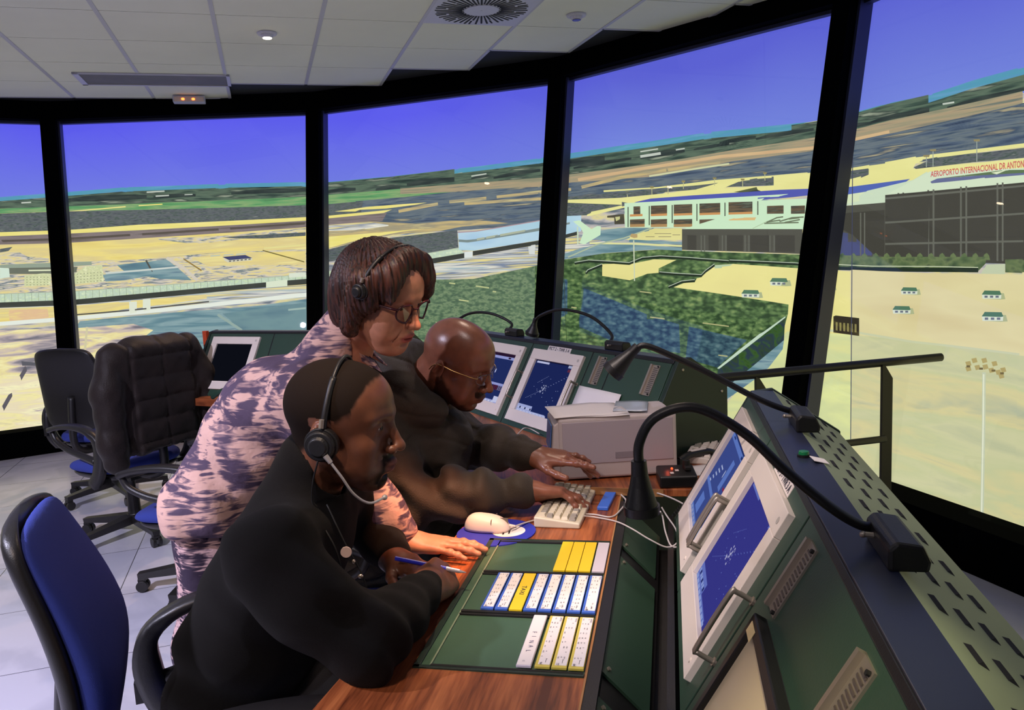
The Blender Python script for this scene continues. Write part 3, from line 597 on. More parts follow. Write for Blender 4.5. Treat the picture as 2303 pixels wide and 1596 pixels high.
for x, y, w in ((112, 235, 95), (262, 172, 95), (505, 196, 88), (950, 220, 88), (910, 320, 96), (1385, 240, 104), (1390, 355, 114)):
    h = w*.42
    D(solid(176, 184, 140), Z6, [(x-w*.5, y-4), (x+w*.62, y-8), (x+w*.7, y+h*.55), (x+w*.4, y+h*.6), (x-w*.4, y+h*.5)])
    D(solid(218, 226, 206), Z6, [(x-w*.5, y), (x+w*.5, y), (x+w*.48, y+h*.5), (x-w*.46, y+h*.5)])
    D(solid(84, 122, 96), Z6, [(x-w*.5, y), (x-w*.36, y-h*.5), (x+w*.42, y-h*.46), (x+w*.5, y), (x+w*.4, y+h*.06)])
    for k in range(3): D(solid(110, 118, 130), Z6, [(x-w*.36+k*w*.28, y+h*.12), (x-w*.20+k*w*.28, y+h*.12), (x-w*.20+k*w*.28, y+h*.38), (x-w*.36+k*w*.28, y+h*.38)])
D(solid(52, 46, 34), Z6, [(550, 355), (562, 350), (686, 364), (686, 458), (640, 452), (550, 440)])
for k in range(6): D(solid(140, 132, 80), Z6, [(562+k*20, 385+k*2), (572+k*20, 386+k*2), (572+k*20, 430+k*2), (562+k*20, 428+k*2)])
# floodlight mast
line(solid(196, 204, 176), Z6, [(1345, 650), (1343, 900), (1333, 1470)], 8); line(solid(228, 232, 206), Z6, [(1343, 660), (1341, 900), (1331, 1470)], 3)
for x, y in ((1262, 605), (1262, 632), (1294, 588), (1310, 625), (1346, 588), (1352, 622), (1384, 640), (1400, 605), (1420, 650), (1446, 638), (1436, 670)): D(solid(176, 160, 104), Z6, [(x-16, y-10), (x+10, y-15), (x+17, y+8), (x-8, y+14)])
for x, y in ((1262, 618), (1330, 630), (1395, 640), (1440, 655)): D(solid(110, 96, 62), Z6, [(x-10, y-5), (x+10, y-5), (x+10, y+6), (x-10, y+6)])
for x, y, y2 in ((1075, 690, 770), (1122, 650, 765), (1430, 580, 730)): line(solid(160, 170, 160), Z4, [(x, y), (x, y2)], 2); D(solid(150, 140, 100), Z4, [(x-25, y-6), (x+22, y-8), (x+20, y+8), (x-18, y+8)])
# seams between the projected pictures
for x, y0, y1 in ((1916, 90, 1100), (1266, 345, 790)):
    s, z = cyl_sz(x, (y0+y1)/2); DS(solid(70, 74, 96) if x > 1500 else solid(60, 80, 50), [(s-.003, -.68), (s+.003, -.68), (s+.003, 2.12 if x < 1500 else 2.87), (s-.003, 2.12 if x < 1500 else 2.87)])
s0 = cyl_sz(1914, 600)[0]

# the picture goes on to the right of the photograph's edge
se = cyl_sz(2300, 600)[0]; zy = lambda y: cyl_sz(2300, y)[1]
DS(E_SKY, [(se, 2.0), (S1, 2.0), (S1, 2.87), (se, 2.87)])
for m_, ya, yb in ((E_SEA, 149, 172), (E_TREES, 170, 212), (E_OLIVE, 210, 240), (E_STREAK, 238, 320), (E('picture_taxi', []), 318, 352), (solid(214, 230, 200), 350, 405), (E_CHARD, 403, 590), (E('picture_bushes', []), 585, 615), (E_BEIGER, 612, 802)): DS(m_, [(se, zy(yb)), (S1, zy(yb)), (S1, zy(ya)), (se, zy(ya))])
for k in range(9): DS(E_GRID, [(se+.12+k*.28, zy(590)), (se+.14+k*.28, zy(590)), (se+.14+k*.28, zy(403)), (se+.12+k*.28, zy(403))])
DS(E_SAND, [(se, -.68), (S1, -.68), (S1, zy(800)), (se, zy(800))])

# mesh: every patch is cut into narrow columns so that it follows the curve; later patches lie a hair in front
E_MATS = []; E_IDX = {}
def midx(m):
    if m.name not in E_IDX: E_IDX[m.name] = len(E_MATS); E_MATS.append(m)
    return E_IDX[m.name]
sv, sf, smi, suv = [], [], [], []
def add_tri2d(tris, V2, m, r):
    """slice triangles into columns of constant arc and bend them"""
    mi = midx(m); step = .16
    for t in tris:
        P = [V2[i] for i in t]; lo = min(p[0] for p in P); hi = max(p[0] for p in P)
        k0, k1 = math.floor(lo/step), math.ceil(hi/step)
        for k in range(k0, max(k1, k0+1)):
            q = P
            for side, lim in ((1, k*step), (-1, (k+1)*step)):
                out = []
                for i in range(len(q)):
                    a, b = q[i], q[(i+1) % len(q)]; ia = side*(a[0]-lim) >= -1e-9; ib = side*(b[0]-lim) >= -1e-9
                    if ia: out.append(a)
                    if ia != ib:
                        tt = (lim-a[0])/(b[0]-a[0]); out.append((lim, a[1]+tt*(b[1]-a[1])))
                q = out
                if len(q) < 3: break
            if len(q) < 3: continue
            n0 = len(sv)
            for s, z in q:
                th = s/SR; sv.append((CX+r*math.sin(th), CY+r*math.cos(th), z)); suv.append((s, z))
            sf.append(list(range(n0, n0+len(q)))); smi.append(mi)
rr = SR
for m, pts in LAYERS:
    for pl in (pts if isinstance(pts[0], list) else [pts]):
        pl = [(max(S0, min(S1, p[0])), max(-.68, p[1])) for p in pl]
        add_tri2d(tessellate_polygon([[Vector((p[0], p[1], 0)) for p in pl]]), pl, m, rr)
    rr -= .00018
# red roof lettering of the projected airport
V, Fc = text_polys('AEROPORTO INTERNACIONAL DR ANTON', 1, .02)
wtx = max(v[0] for v in V)
a0 = Vector(Z4(1105, 838)); a1 = Vector(Z4(1762, 768)); up = Vector((0, -52/3.13*.75))
tp = [cyl_sz(*(a0+(a1-a0)*(v[0]/wtx)+up*(v[1]/.7)*(1+.22*v[0]/wtx))) for v in V]
add_tri2d(Fc, tp, solid(206, 96, 96), rr)
me = bpy.data.meshes.new('projection_screen'); me.from_pydata(sv, [], sf)
for m in E_MATS: me.materials.append(m)
me.polygons.foreach_set('material_index', smi)
uvl = me.uv_layers.new(name='UVMap'); uvl.data.foreach_set('uv', np.array([suv[l.vertex_index] for l in me.loops]).ravel())
scr = bpy.data.objects.new('projection_screen', me); COL.objects.link(scr)
tag(scr, 'huge curved screen behind the window frames, showing an airport seen from its control tower', 'screen')
# ------------------------------------------------------------------ control consoles and desks
M_GREEN = mat('console_green', (44, 70, 56), .42, bump=.04, bscale=300, var=.08, vscale=3)
M_GREEND = mat('console_dark_green', (26, 44, 36), .45, bump=.03, bscale=300)
M_GREENL = mat('louver_plate_green', (128, 142, 116), .5, var=.05)
M_BLK = mat('black_plastic', (22, 22, 24), .42, bump=.05, bscale=400)
M_BLKM = mat('matt_black_rubber', (16, 16, 18), .7)
M_TOPN = mat('console_top_navy', (34, 40, 62), .38)
M_STEEL = mat('brushed_steel', (178, 168, 156), .38, .75)
M_CREAM = mat('cream_plastic', (232, 220, 210), .42, bump=.03, bscale=500)
M_CREAM2 = mat('yellowed_key_plastic', (206, 196, 172), .45)
M_PAPER = mat('white_paper', (232, 226, 226), .8)
M_INK = mat('printed_ink', (40, 40, 60), .7)
M_LABEL = mat('label_white', (226, 216, 212), .6)
def wood_mat():
    m = bpy.data.materials.new('walnut_laminate'); m.use_nodes = True; nt = m.node_tree; b = nt.nodes['Principled BSDF']
    tc = nt.nodes.new('ShaderNodeTexCoord'); mp = nt.nodes.new('ShaderNodeMapping'); mp.inputs['Scale'].default_value = (22, 1.6, 4)
    mp.inputs['Rotation'].default_value = (0, 0, R(4)); nt.links.new(tc.outputs['Object'], mp.inputs[0])
    n = nt.nodes.new('ShaderNodeTexNoise'); n.inputs['Scale'].default_value = 1; n.inputs['Detail'].default_value = 7; n.inputs['Distortion'].default_value = .9; nt.links.new(mp.outputs[0], n.inputs[0])
    n2 = nt.nodes.new('ShaderNodeTexNoise'); n2.inputs['Scale'].default_value = 9; n2.inputs['Detail'].default_value = 3; nt.links.new(mp.outputs[0], n2.inputs[0])
    mx = nt.nodes.new('ShaderNodeMixRGB'); mx.inputs[0].default_value = .3; nt.links.new(n.outputs[0], mx.inputs[1]); nt.links.new(n2.outputs[0], mx.inputs[2])
    cr = nt.nodes.new('ShaderNodeValToRGB'); e = cr.color_ramp.elements; e[0].position = .36; e[0].color = (*lin((92, 44, 24)), 1); e[1].position = .66; e[1].color = (*lin((190, 112, 64)), 1)
    x = e.new(.5); x.color = (*lin((150, 80, 44)), 1)
    nt.links.new(mx.outputs[0], cr.inputs[0]); nt.links.new(cr.outputs[0], b.inputs['Base Color']); b.inputs['Roughness'].default_value = .38
    return m
M_WOOD = wood_mat()
M_EDGE = mat('light_wood_edging', (170, 120, 72), .5, var=.15, vscale=12)
YA, YB, YC = R(-11.7), R(29.5), R(63)
FA = Matrix.Rotation(YA, 4, 'Z')
FB = Matrix.Rotation(YB, 4, 'Z') @ Matrix.Translation((1.462, 0, 0))
FC = Matrix.Rotation(YC, 4, 'Z') @ Matrix.Translation((2.985, 0, 0))
HZ = .74
def slopeM(F, y, s, lift=0):
    """frame on the sloping console front: X = operator's left to right, Y = up the slope, Z = outwards"""
    p = Vector((s*.5-.866*lift, y, HZ+s*.866+.5*lift))
    m = Matrix(((0, .5, -.866, p.x), (-1, 0, 0, p.y), (0, .866, .5, p.z), (0, 0, 0, 1)))
    return F @ m
def flat_box(bm, x0, x1, y0, y1, z0, z1, mi=0): return box(bm, ((x0+x1)/2, (y0+y1)/2, (z0+z1)/2), (x1-x0, y1-y0, z1-z0), mi=mi)
S60 = .866
def console(name, label, F, yaw, y0, y1, seams, vents, trough=None, louver=True, group='green control consoles'):
    t = thing(name, label, 'console', F @ Vector((0, 0, 0)), yaw)
    prof = [(.0, .10), (.0, HZ), (.1875, HZ+.375*S60), (.235, 1.07), (.385, .966), (.385, .10)]
    bm = BM(); prism(bm, prof, 1, y0, y1); obj('housing', bm, M_GREEN, t, bevel=.003)
    # inset front panels with dark joints
    ys = [y0+.004]+sorted(seams)+[y1-.004]
    for a, b in zip(ys[:-1], ys[1:]):
        bm = BM(); m = slopeM(Matrix.Identity(4), (a+b)/2, .187); box(bm, (0, 0, .0015), (b-a-.007, .366, .005), M=m)
        obj('front_panel', bm, M_GREEN, t, bevel=.001)
    for a in seams:
        bm = BM(); box(bm, (0, 0, .0006), (.008, .37, .003), M=slopeM(Matrix.Identity(4), a, .187)); obj('joint_strip', bm, M_BLKM, t)
    # flat top, ridge trim, louvred back plate
    bm = BM(); flat_box(bm, .185, .237, y0, y1, 1.0655, 1.0725); obj('top_strip', bm, M_TOPN, t, bevel=.001)
    bm = BM(); box(bm, (0, 0, .002), (y1-y0, .012, .008), M=slopeM(Matrix.Identity(4), (y0+y1)/2, .372)); obj('ridge_trim', bm, M_BLK, t, bevel=.0015)
    bm = BM(); sdir = Vector((.15, 0, -.104)).normalized(); n = Vector((.104, 0, .15)).normalized()
    def bp(y, s, h): return Vector((.235, y, 1.071))+sdir*s+n*h
    hexa(bm, [bp(y0, 0, 0), bp(y1, 0, 0), bp(y1, .183, 0), bp(y0, .183, 0)], [bp(y0, 0, .002), bp(y1, 0, .002), bp(y1, .183, .002), bp(y0, .183, .002)])
    if louver:
        y = y0+.05
        while y < y1-.06:
            for k, s in enumerate((.034, .068, .102, .136)):
                yy = y+k*.009
                a, b = yy, yy+.038; w = .0058
                # pressed hood, open towards the operator
                hexa(bm, [bp(a, s-w, .002), bp(b, s-w, .002), bp(b, s+w, .002), bp(a, s+w, .002)], [bp(a+.004, s-w*.2, .0052), bp(b-.004, s-w*.2, .0052), bp(b-.002, s+w*.9, .0026), bp(a+.002, s+w*.9, .0026)], 1)
            y += .105
    obj('louver_plate', bm, [M_GREENL, M_BLKM], t, smooth=False)
    for y, d in ((y0, -1), (y1, 1)):
        bm = BM(); pr = [(-.004, .10), (-.004, HZ+.002), (.186, 1.069), (.236, 1.076), (.391, .970), (.391, .10)]
        prism(bm, pr, 1, y, y+d*.018)
        for (px_, pz_) in ((.06, .80), (.20, 1.04), (.365, .95), (.36, .76)): cyl(bm, (px_, y+d*.018, pz_), (px_, y+d*.021, pz_), .005, seg=8, mi=1)
        obj('end_panel', bm, [M_GREEND, M_STEEL], t, bevel=.0015)
    for (y, s) in vents:
        v = BM(); m = slopeM(Matrix.Identity(4), y, s)
        box(v, (.0, 0, .005), (.040, .106, .004), M=m); box(v, (-.017, 0, .009), (.008, .106, .010), M=m, mi=0)
        for k in range(14): box(v, (.006, -.042+k*.0065, .0078), (.020, .0025, .0015), M=m, mi=1)
        for sx, sy in ((.014, .048), (.014, -.048), (-.016, .048)): cyl(v, m @ Vector((sx, sy, .006)), m @ Vector((sx, sy, .011)), .003, seg=8, mi=2)
        obj('vent_grille', v, [M_STEEL, mat('grille_grey', (96, 88, 84), .5, .4), M_BLKM], t)
    return t
def pull_handle(t, y, s0, s1):
    bm = BM(); m = slopeM(Matrix.Identity(4), y, 0)
    pts = [(0, s0, 0), (0, s0, .030), (0, s0+.008, .036), (0, s1-.008, .036), (0, s1, .030), (0, s1, 0)]
    tube(bm, [m @ Vector(p) for p in pts], .0042, 8, sm=4)
    for s in (s0, s1): cyl(bm, m @ Vector((0, s, 0)), m @ Vector((0, s, .006)), .007, seg=10)
    return obj('pull_handle', bm, M_STEEL, t)
cA = console('control_console', 'green sloping control console in the right foreground with louvred top edge and steel handles', FA, YA, .56, 1.95, [1.09, 1.518], [(1.008, .30), (.722, .30)])
pull_handle(cA, 1.098, .105, .215); pull_handle(cA, 1.508, .105, .215); pull_handle(cA, 1.532, .105, .215)
cB = console('control_console', 'green sloping control console behind the beige computer case, below the middle of the big screen', FB, YB, 1.87, 3.38, [2.17, 2.30, 2.717, 3.12], [(2.227, .30), (1.943, .30)])
pull_handle(cB, 2.319, .125, .235); pull_handle(cB, 2.703, .125, .235)
cC = console('control_console', 'green control console at the far left behind the patterned blouse', FC, YC, 2.22, 3.52, [3.04, 2.6], [], louver=False)
# the brown-black band and cap over the near end of console A
bm = BM(); prism(bm, [(.10, .86), (.183, 1.075), (.24, 1.085), (.395, .975), (.395, .86)], 1, .50, .56); obj('end_cap', bm, M_BLK, cA, bevel=.006)
# trough of tilted panels between the desk and console A
bm = BM()
for a, b in ((.35, 1.16), (1.235, 1.735), (1.80, 2.08)):
    hexa(bm, [Vector((-.128, a, .7295)), Vector((-.052, a, .652)), Vector((-.052, b, .652)), Vector((-.128, b, .7295))], [Vector((-.130, a, .7245)), Vector((-.054, a, .647)), Vector((-.054, b, .647)), Vector((-.130, b, .7245))])
    for yy in (a+.02, b-.02):
        for xx in (-.12,): cyl(bm, (xx, yy, .722), (xx+.003, yy, .7245), .004, seg=8, mi=1)
obj('trough_panel', bm, [M_GREEN, M_STEEL], cA)
bm = BM(); hexa(bm, [Vector((-.146, .3, .738)), Vector((-.046, .3, .638)), Vector((-.046, 2.10, .638)), Vector((-.146, 2.10, .738))], [Vector((-.150, .3, .700)), Vector((-.052, .3, .60)), Vector((-.052, 2.10, .60)), Vector((-.150, 2.10, .700))])
flat_box(bm, -.15, -.128, .3, 2.10, .70, .7385); flat_box(bm, -.05, 0.0, .3, 2.10, .58, .60); flat_box(bm, -.022, -.008, .3, 2.10, .60, .70)
obj('trough_frame', bm, M_BLK, cA)
# --- desks
def slab(name, pts, z0, z1, m, parent=None, edge=None):
    bm = BM(); a = [bm.verts.new((x, y, z1)) for x, y in pts]; b = [bm.verts.new((x, y, z0)) for x, y in pts]
    bm.faces.new(a); bm.faces.new(b[::-1])
    for k in range(len(pts)): bm.faces.new((a[k], b[k], b[(k+1) % len(pts)], a[(k+1) % len(pts)]))
    return obj(name, bm, m, parent, bevel=.002)
dA = thing('desk', 'walnut desk top in the foreground holding the green flight strip board', 'desk', (0, 0, 0), YA)
slab('desk_top', [(-.60, .25), (-.152, .25), (-.152, 2.205), (-.36, 2.24), (-.50, 2.27), (-.54, 1.95), (-.548, 1.55), (-.56, 1.2), (-.585, .8)], .702, .74, M_WOOD, dA)
bm = BM(); flat_box(bm, -.1535, -.150, .25, 2.205, .70, .7408); obj('edge_strip', bm, M_EDGE, dA)
for y in (.45, 1.9):
    bm = BM(); flat_box(bm, -.46, -.16, y, y+.03, .0, .702); obj('support_panel', bm, M_GREEND, dA)
bm = BM(); flat_box(bm, -.13, -.05, .4, 2.0, .0, .60); obj('base', bm, M_GREEND, cA)
for c, (a, b) in ((cA, (.6, 1.9)), (cB, (1.9, 3.3)), (cC, (2.4, 3.4))):
    bm = BM(); flat_box(bm, .03, .36, a, b, 0, .11); obj('plinth', bm, M_BLK, c)
dB = thing('desk', 'walnut corner desk behind the keyboard, under the beige computer case', 'desk', (0, 0, 0), 0)
DZ = .762
p1 = at_z(1128, 1088, DZ); p2 = at_z(1492, 1100, DZ)
slab('desk_top', [(p1.x, p1.y), (p2.x, p2.y), (.60, 2.06), (.68, 2.03), (.98, 2.40), (.72, 2.515), (.352, 2.333), (-.395, 3.66), (-.85, 3.45), (-.62, 2.95), (-.34, 2.55), (-.20, 2.40)], .741, DZ, M_WOOD, dB)
bm = BM(); d = (p2-p1).normalized(); nn = Vector((d.y, -d.x, 0))
hexa(bm, [p1+nn*.003, p2+nn*.003, p2, p1], [v-Vector((0, 0, .021)) for v in (p1+nn*.003, p2+nn*.003, p2, p1)]); obj('edge_strip', bm, M_EDGE, dB)
bm = BM(); box(bm, (.05, 2.6, .37), (.5, .03, .74)); obj('support_panel', bm, M_GREEND, dB)
dC = thing('desk', 'walnut desk at the far left between the jacket chair and the blouse', 'desk', FC @ Vector((0, 0, 0)), YC)
slab('desk_top', [(-.35, 2.25), (0, 2.25), (0, 3.44), (-.08, 3.44), (-.08, 3.12), (-.20, 2.98), (-.35, 2.90)], .70, .74, M_WOOD, dC)
for y in (2.4, 2.8):
    bm = BM(); flat_box(bm, -.30, -.02, y, y+.04, 0, .70); obj('support_panel', bm, M_GREEND, dC)
bm = BM(); tube(bm, [FC.inverted() @ at_z(*p, z) for p, z in (((478, 893), .76), ((500, 878), .80), ((540, 868), .82), ((600, 850), .84))], .012, 8); obj('green_rail', bm, M_GREEN, dC)
bm = BM(); box(bm, (.17, 3.548, 1.03), (.02, .03, .09)); o = obj('orange_sign', bm, mat('orange_board', (206, 72, 30), .6)); o.matrix_world = FC; tag(o, 'small orange board edge beside the top left corner of the far console', 'board')

# --- monitors set into the consoles (17 inch, 5:4)
def scr_mat(name, stops, strength=1.0, su=30, sv=30, detail=3):
    return emat(name, stops, su, sv, detail, strength=strength)
def monitor(F, y, label, kind, group='17 inch console monitors'):
    """kind picks the picture on the screen"""
    M = slopeM(F, y, .19, .0065)
    t = bpy.data.objects.new('monitor', None); COL.objects.link(t); t.matrix_world = M; tag(t, label, 'monitor', group)
    W, Hh, sw, sh_ = .175, .1535, .133, .109
    oy = .002
    bm = BM()
    for (a, b, c, d) in ((-W, W, sh_+oy, Hh), (-W, W, -Hh, -sh_+oy), (-W, -sw, -sh_+oy, sh_+oy), (sw, W, -sh_+oy, sh_+oy)):
        flat_box(bm, a, b, c, d, -.004, .009)
    obj('bezel', bm, M_CREAM, t, bevel=.0012)
    bm = BM(); cyl(bm, (sw+.02, sh_+.022, .009), (sw+.02, sh_+.022, .0098), .006, seg=16); obj('maker_badge', bm, mat('badge_grey', (190, 182, 174), .4), t)
    bm = BM(); cyl(bm, (sw+.02, -sh_-.022, .009), (sw+.02, -sh_-.022, .011), .004, seg=12); obj('power_button', bm, M_CREAM, t)
    def quad(x0, x1, y0, y1, mi, z): return poly(bm, [(x0, y0, z), (x1, y0, z), (x1, y1, z), (x0, y1, z)], mi)
    bm = BM()
    if kind == 'A1':
        cols = [(58, 58, 142), (104, 120, 200), (150, 168, 224), (34, 40, 96), (176, 176, 214), (120, 40, 60)]
    elif kind == 'A2': cols = [(62, 78, 146), (96, 124, 200), (176, 188, 226), (36, 52, 110), (150, 160, 200), (140, 40, 70)]
    elif kind == 'B1': cols = [(26, 36, 84), (150, 160, 206), (176, 180, 214), (14, 18, 48), (150, 156, 186), (110, 44, 52)]
    elif kind == 'B2': cols = [(30, 42, 92), (140, 146, 200), (186, 190, 222), (38, 20, 44), (190, 196, 220), (110, 44, 70)]
    else: cols = [(12, 14, 22)]*6
    ms = [scr_mat('screen_%s_%d' % (kind, i), [c], .8 if kind[0] == 'A' else 1.0) for i, c in enumerate(cols)]
    y0, y1 = -sh_+oy, sh_+oy
    quad(-sw, sw, y0, y1, 0, .0)
    if kind in ('A1', 'B1'):
        quad(-sw, sw, y1-.004, y1, 3, .0003); quad(-sw+.01, -sw+.10, y1-.012, y1-.004, 2 if kind == 'B1' else 1, .0004)
        quad(sw-.035, sw, y1-.012, y1-.002, 4 if kind == 'B1' else 1, .0004)
        for k in range(3): quad(sw-.030, sw-.006, y1-.020-k*.004, y1-.0175-k*.004, 5, .0006)
        quad(-sw, -sw+.105, y0, y0+.030, 1, .0003); quad(-sw+.105, sw-.06, y0, y0+.010, 1, .0003)
        for k in range(8): quad(-sw+.006+k*.0125, -sw+.014+k*.0125, y0+.012, y0+.020, 3 if k % 3 == 1 else 2, .0006)
        for k in range(9): quad(-sw+.004+k*.024, -sw+.022+k*.024, y0+.001, y0+.007, 2, .0006)
        rnd = random.Random(3)                                       # radar picture: range ring, track lines, blips
        for k in range(34):
            a = rnd.uniform(0, 6.28); rr_ = rnd.uniform(0, .016); cx_, cy_ = rr_*math.cos(a)*1.5-.004, rr_*math.sin(a)*1.1-.004
            quad(cx_, cx_+rnd.choice((.002, .006)), cy_, cy_+rnd.choice((.0006, .004)), 4, .0006)
        for k in range(16):
            cx_, cy_ = rnd.uniform(-.12, .12), rnd.uniform(-.06, .08); quad(cx_, cx_+.003, cy_, cy_+.002, 1, .0006)
        for (ax, ay, bx_, by_) in ((-.02, -.01, .125, .07), (-.06, .02, .0, .055), (-.1, -.05, -.02, -.01)):
            n = 22
            for k in range(0, n, 2): quad(ax+(bx_-ax)*k/n, ax+(bx_-ax)*(k+1)/n, ay+(by_-ay)*k/n, ay+(by_-ay)*k/n+.0012, 1, .0006)
    elif kind in ('A2', 'B2'):
        quad(-sw, sw, y1-.012, y1, 3, .0003); quad(-sw, sw, y1-.024, y1-.012, 1, .0004); quad(-sw+.03, -sw+.06, y1-.018, y1-.014, 3, .0006); quad(sw-.06, sw-.04, y1-.021, y1-.014, 3, .0006)
        bm2 = [(.004*math.cos(a)+.01, .010*math.sin(a)+.03, .0006) for a in [k*.524 for k in range(12)]]; poly(bm, bm2, 2)
        quad(-sw, sw, -.030, -.020, 1, .0004); quad(.035, sw, -.052, -.032, 3, .0004)
        for r in range(4):
            for c in range(6): quad(.042+c*.014, .051+c*.014, -.050+r*.0055, -.0475+r*.0055, 5 if c < 3 else 1, .0007)
        quad(-sw, sw, y0, y0+.012, 1, .0004); quad(sw-.05, sw, y0+.004, y0+.030, 2, .0005)
        for k in range(8): quad(-sw+.01+k*.028, -sw+.03+k*.028, y0+.002, y0+.008, 4, .0007)
        if kind == 'A2':
            quad(.02, .055, .0, .07, 1, .0005); quad(-.09, -.03, -.09, -.05, 1, .0005)
            for a, b in ((.03, -.01), (.03, -.045), (.075, .02)): quad(a, a+.022, b-.006, b, 5, .0008)
            for k in range(5): quad(-.1+k*.01, -.08+k*.014, -.02+k*.012, -.016+k*.012, 2, .0007)
    obj('screen', bm, ms, t)
    return t
monitor(FA, 1.315, 'cream monitor nearest the camera, violet blue radar picture, in the foreground console', 'A1')
monitor(FA, 1.717, 'cream monitor further along the foreground console, behind the steel handles, blue and red windows', 'A2')
monitor(FB, 2.5075, 'cream monitor with dark blue radar picture, in the console behind the computer case', 'B1')
monitor(FB, 2.9265, 'cream monitor right beside the glasses of the bald man', 'B2')
monitor(FC, 3.30, 'cream monitor with a black empty screen in the far left console', 'C')
def name_plate(F, s, y0, y1, s0, s1, label):
    m = slopeM(F, (y0+y1)/2, (s0+s1)/2, .0045); o = BM(); box(o, (0, 0, 0), (y1-y0, s1-s0, .001))
    text_on(o, s, (-(y1-y0)/2+.008, -(s1-s0)*.30, .0006), (1, 0, 0), (0, 1, 0), (s1-s0)*.6, width=(y1-y0)-.016, mi=1, bold=.015)
    ob = obj('name_plate', o, [M_LABEL, M_INK]); ob.matrix_world = m; tag(ob, label, 'label')
name_plate(FA, 'PICT 3 - TWR 3 A', 1.222, 1.378, .345, .367, 'white label reading PICT 3 TWR 3 A above the nearest monitor')
name_plate(FB, 'PICT 2 - TWR 3 A', 2.439, 2.597, .345, .367, 'white label reading PICT 2 TWR 3 A above the dark blue radar monitor')
# touch panel in the bottom right corner
M = slopeM(FA, .895, .116, .012); t = bpy.data.objects.new('touch_panel', None); COL.objects.link(t); t.matrix_world = M @ Matrix.Rotation(R(0), 4, 'Z'); tag(t, 'black framed panel with blank cream face, at the bottom of the foreground console', 'display')
bm = BM(); Wt, Ht = .118, .118
for a, b, c, d in ((-Wt, Wt, Ht-.016, Ht), (-Wt, Wt, -Ht, -Ht+.02), (-Wt, -Wt+.016, -Ht, Ht), (Wt-.016, Wt, -Ht, Ht)): flat_box(bm, a, b, c, d, -.008, .010)
flat_box(bm, -Wt, Wt, -Ht, Ht, -.010, -.006)
obj('frame', bm, M_BLK, t, bevel=.002)
bm = BM(); flat_box(bm, -Wt+.016, Wt-.016, -Ht+.02, Ht-.016, -.006, .002); obj('face', bm, mat('warm_display', (206, 190, 158), .35), t)
bm = BM(); box(bm, (-.088, .103, .0106), (.032, .016, .0012)); obj('sticker', bm, mat('cream_sticker', (230, 206, 150), .5), t, bevel=.004)
# bits on the console top
o = bpy.data.objects.new('push_button', None); COL.objects.link(o); o.matrix_world = FA @ Matrix.Translation((.212, 1.345, 1.0725)); tag(o, 'round green push button on the dark top of the foreground console', 'button')
bm = BM(); cyl(bm, (0, 0, 0), (0, 0, .004), .011, seg=20); obj('collar', bm, M_BLK, o); bm = BM(); cyl(bm, (0, 0, .004), (0, 0, .010), .009, .008, seg=20); obj('cap', bm, mat('green_button', (24, 116, 70), .3), o, bevel=.001)
bm = BM(); box(bm, (.232, 1.318, 1.0745), (.024, .030, .001), Euler((0, .25, .1))); o = obj('note_card', bm, M_PAPER); o.matrix_world = FA; tag(o, 'tiny white card beside the green button on the foreground console', 'note')

# --- flight strip board let into the desk
bA = thing('strip_board', 'green recessed flight strip board with black rails in the walnut desk', 'board', (0, 0, 0), YA)
BX0, BX1, BY0, BY1 = -.449, -.1545, 1.192, 1.790
bm = BM(); flat_box(bm, BX0, BX1, BY0, BY1, .7385, .7405); obj('backing', bm, mat('board_green', (64, 94, 72), .4, bump=.03, bscale=300), bA)
bm = BM()
for a, b, c, d in ((BX0, BX1, BY1-.012, BY1), (BX0, BX1, BY0, BY0+.008), (BX0, BX0+.012, BY0, BY1)): flat_box(bm, a, b, c, d, .740, .7435)
obj('frame', bm, M_GREEND, bA, bevel=.0008)
bm = BM(); flat_box(bm, BX0+.028, BX0+.031, BY0+.01, BY1-.012, .740, .7432); obj('side_lip', bm, M_GREENL, bA)
ROWS = [(1.205, 1.392), (1.408, 1.582), (1.600, 1.770)]
for y, h in ((1.2005, .0055), (1.392, .005), (1.4045, .008), (1.583, .0045), (1.5955, .008), (1.771, .006)):
    bm = BM(); flat_box(bm, BX0+.03, BX1-.002, y-h/2, y+h/2, .7405, .744)
    obj('rail', bm, M_BLKM, bA)
M_HB = mat('strip_holder_blue', (66, 104, 196), .35); M_HY = mat('strip_holder_yellow', (240, 208, 44), .35); M_HL = mat('strip_holder_pale_yellow', (206, 190, 84), .4); M_HW = mat('strip_holder_white', (206, 200, 216), .4)
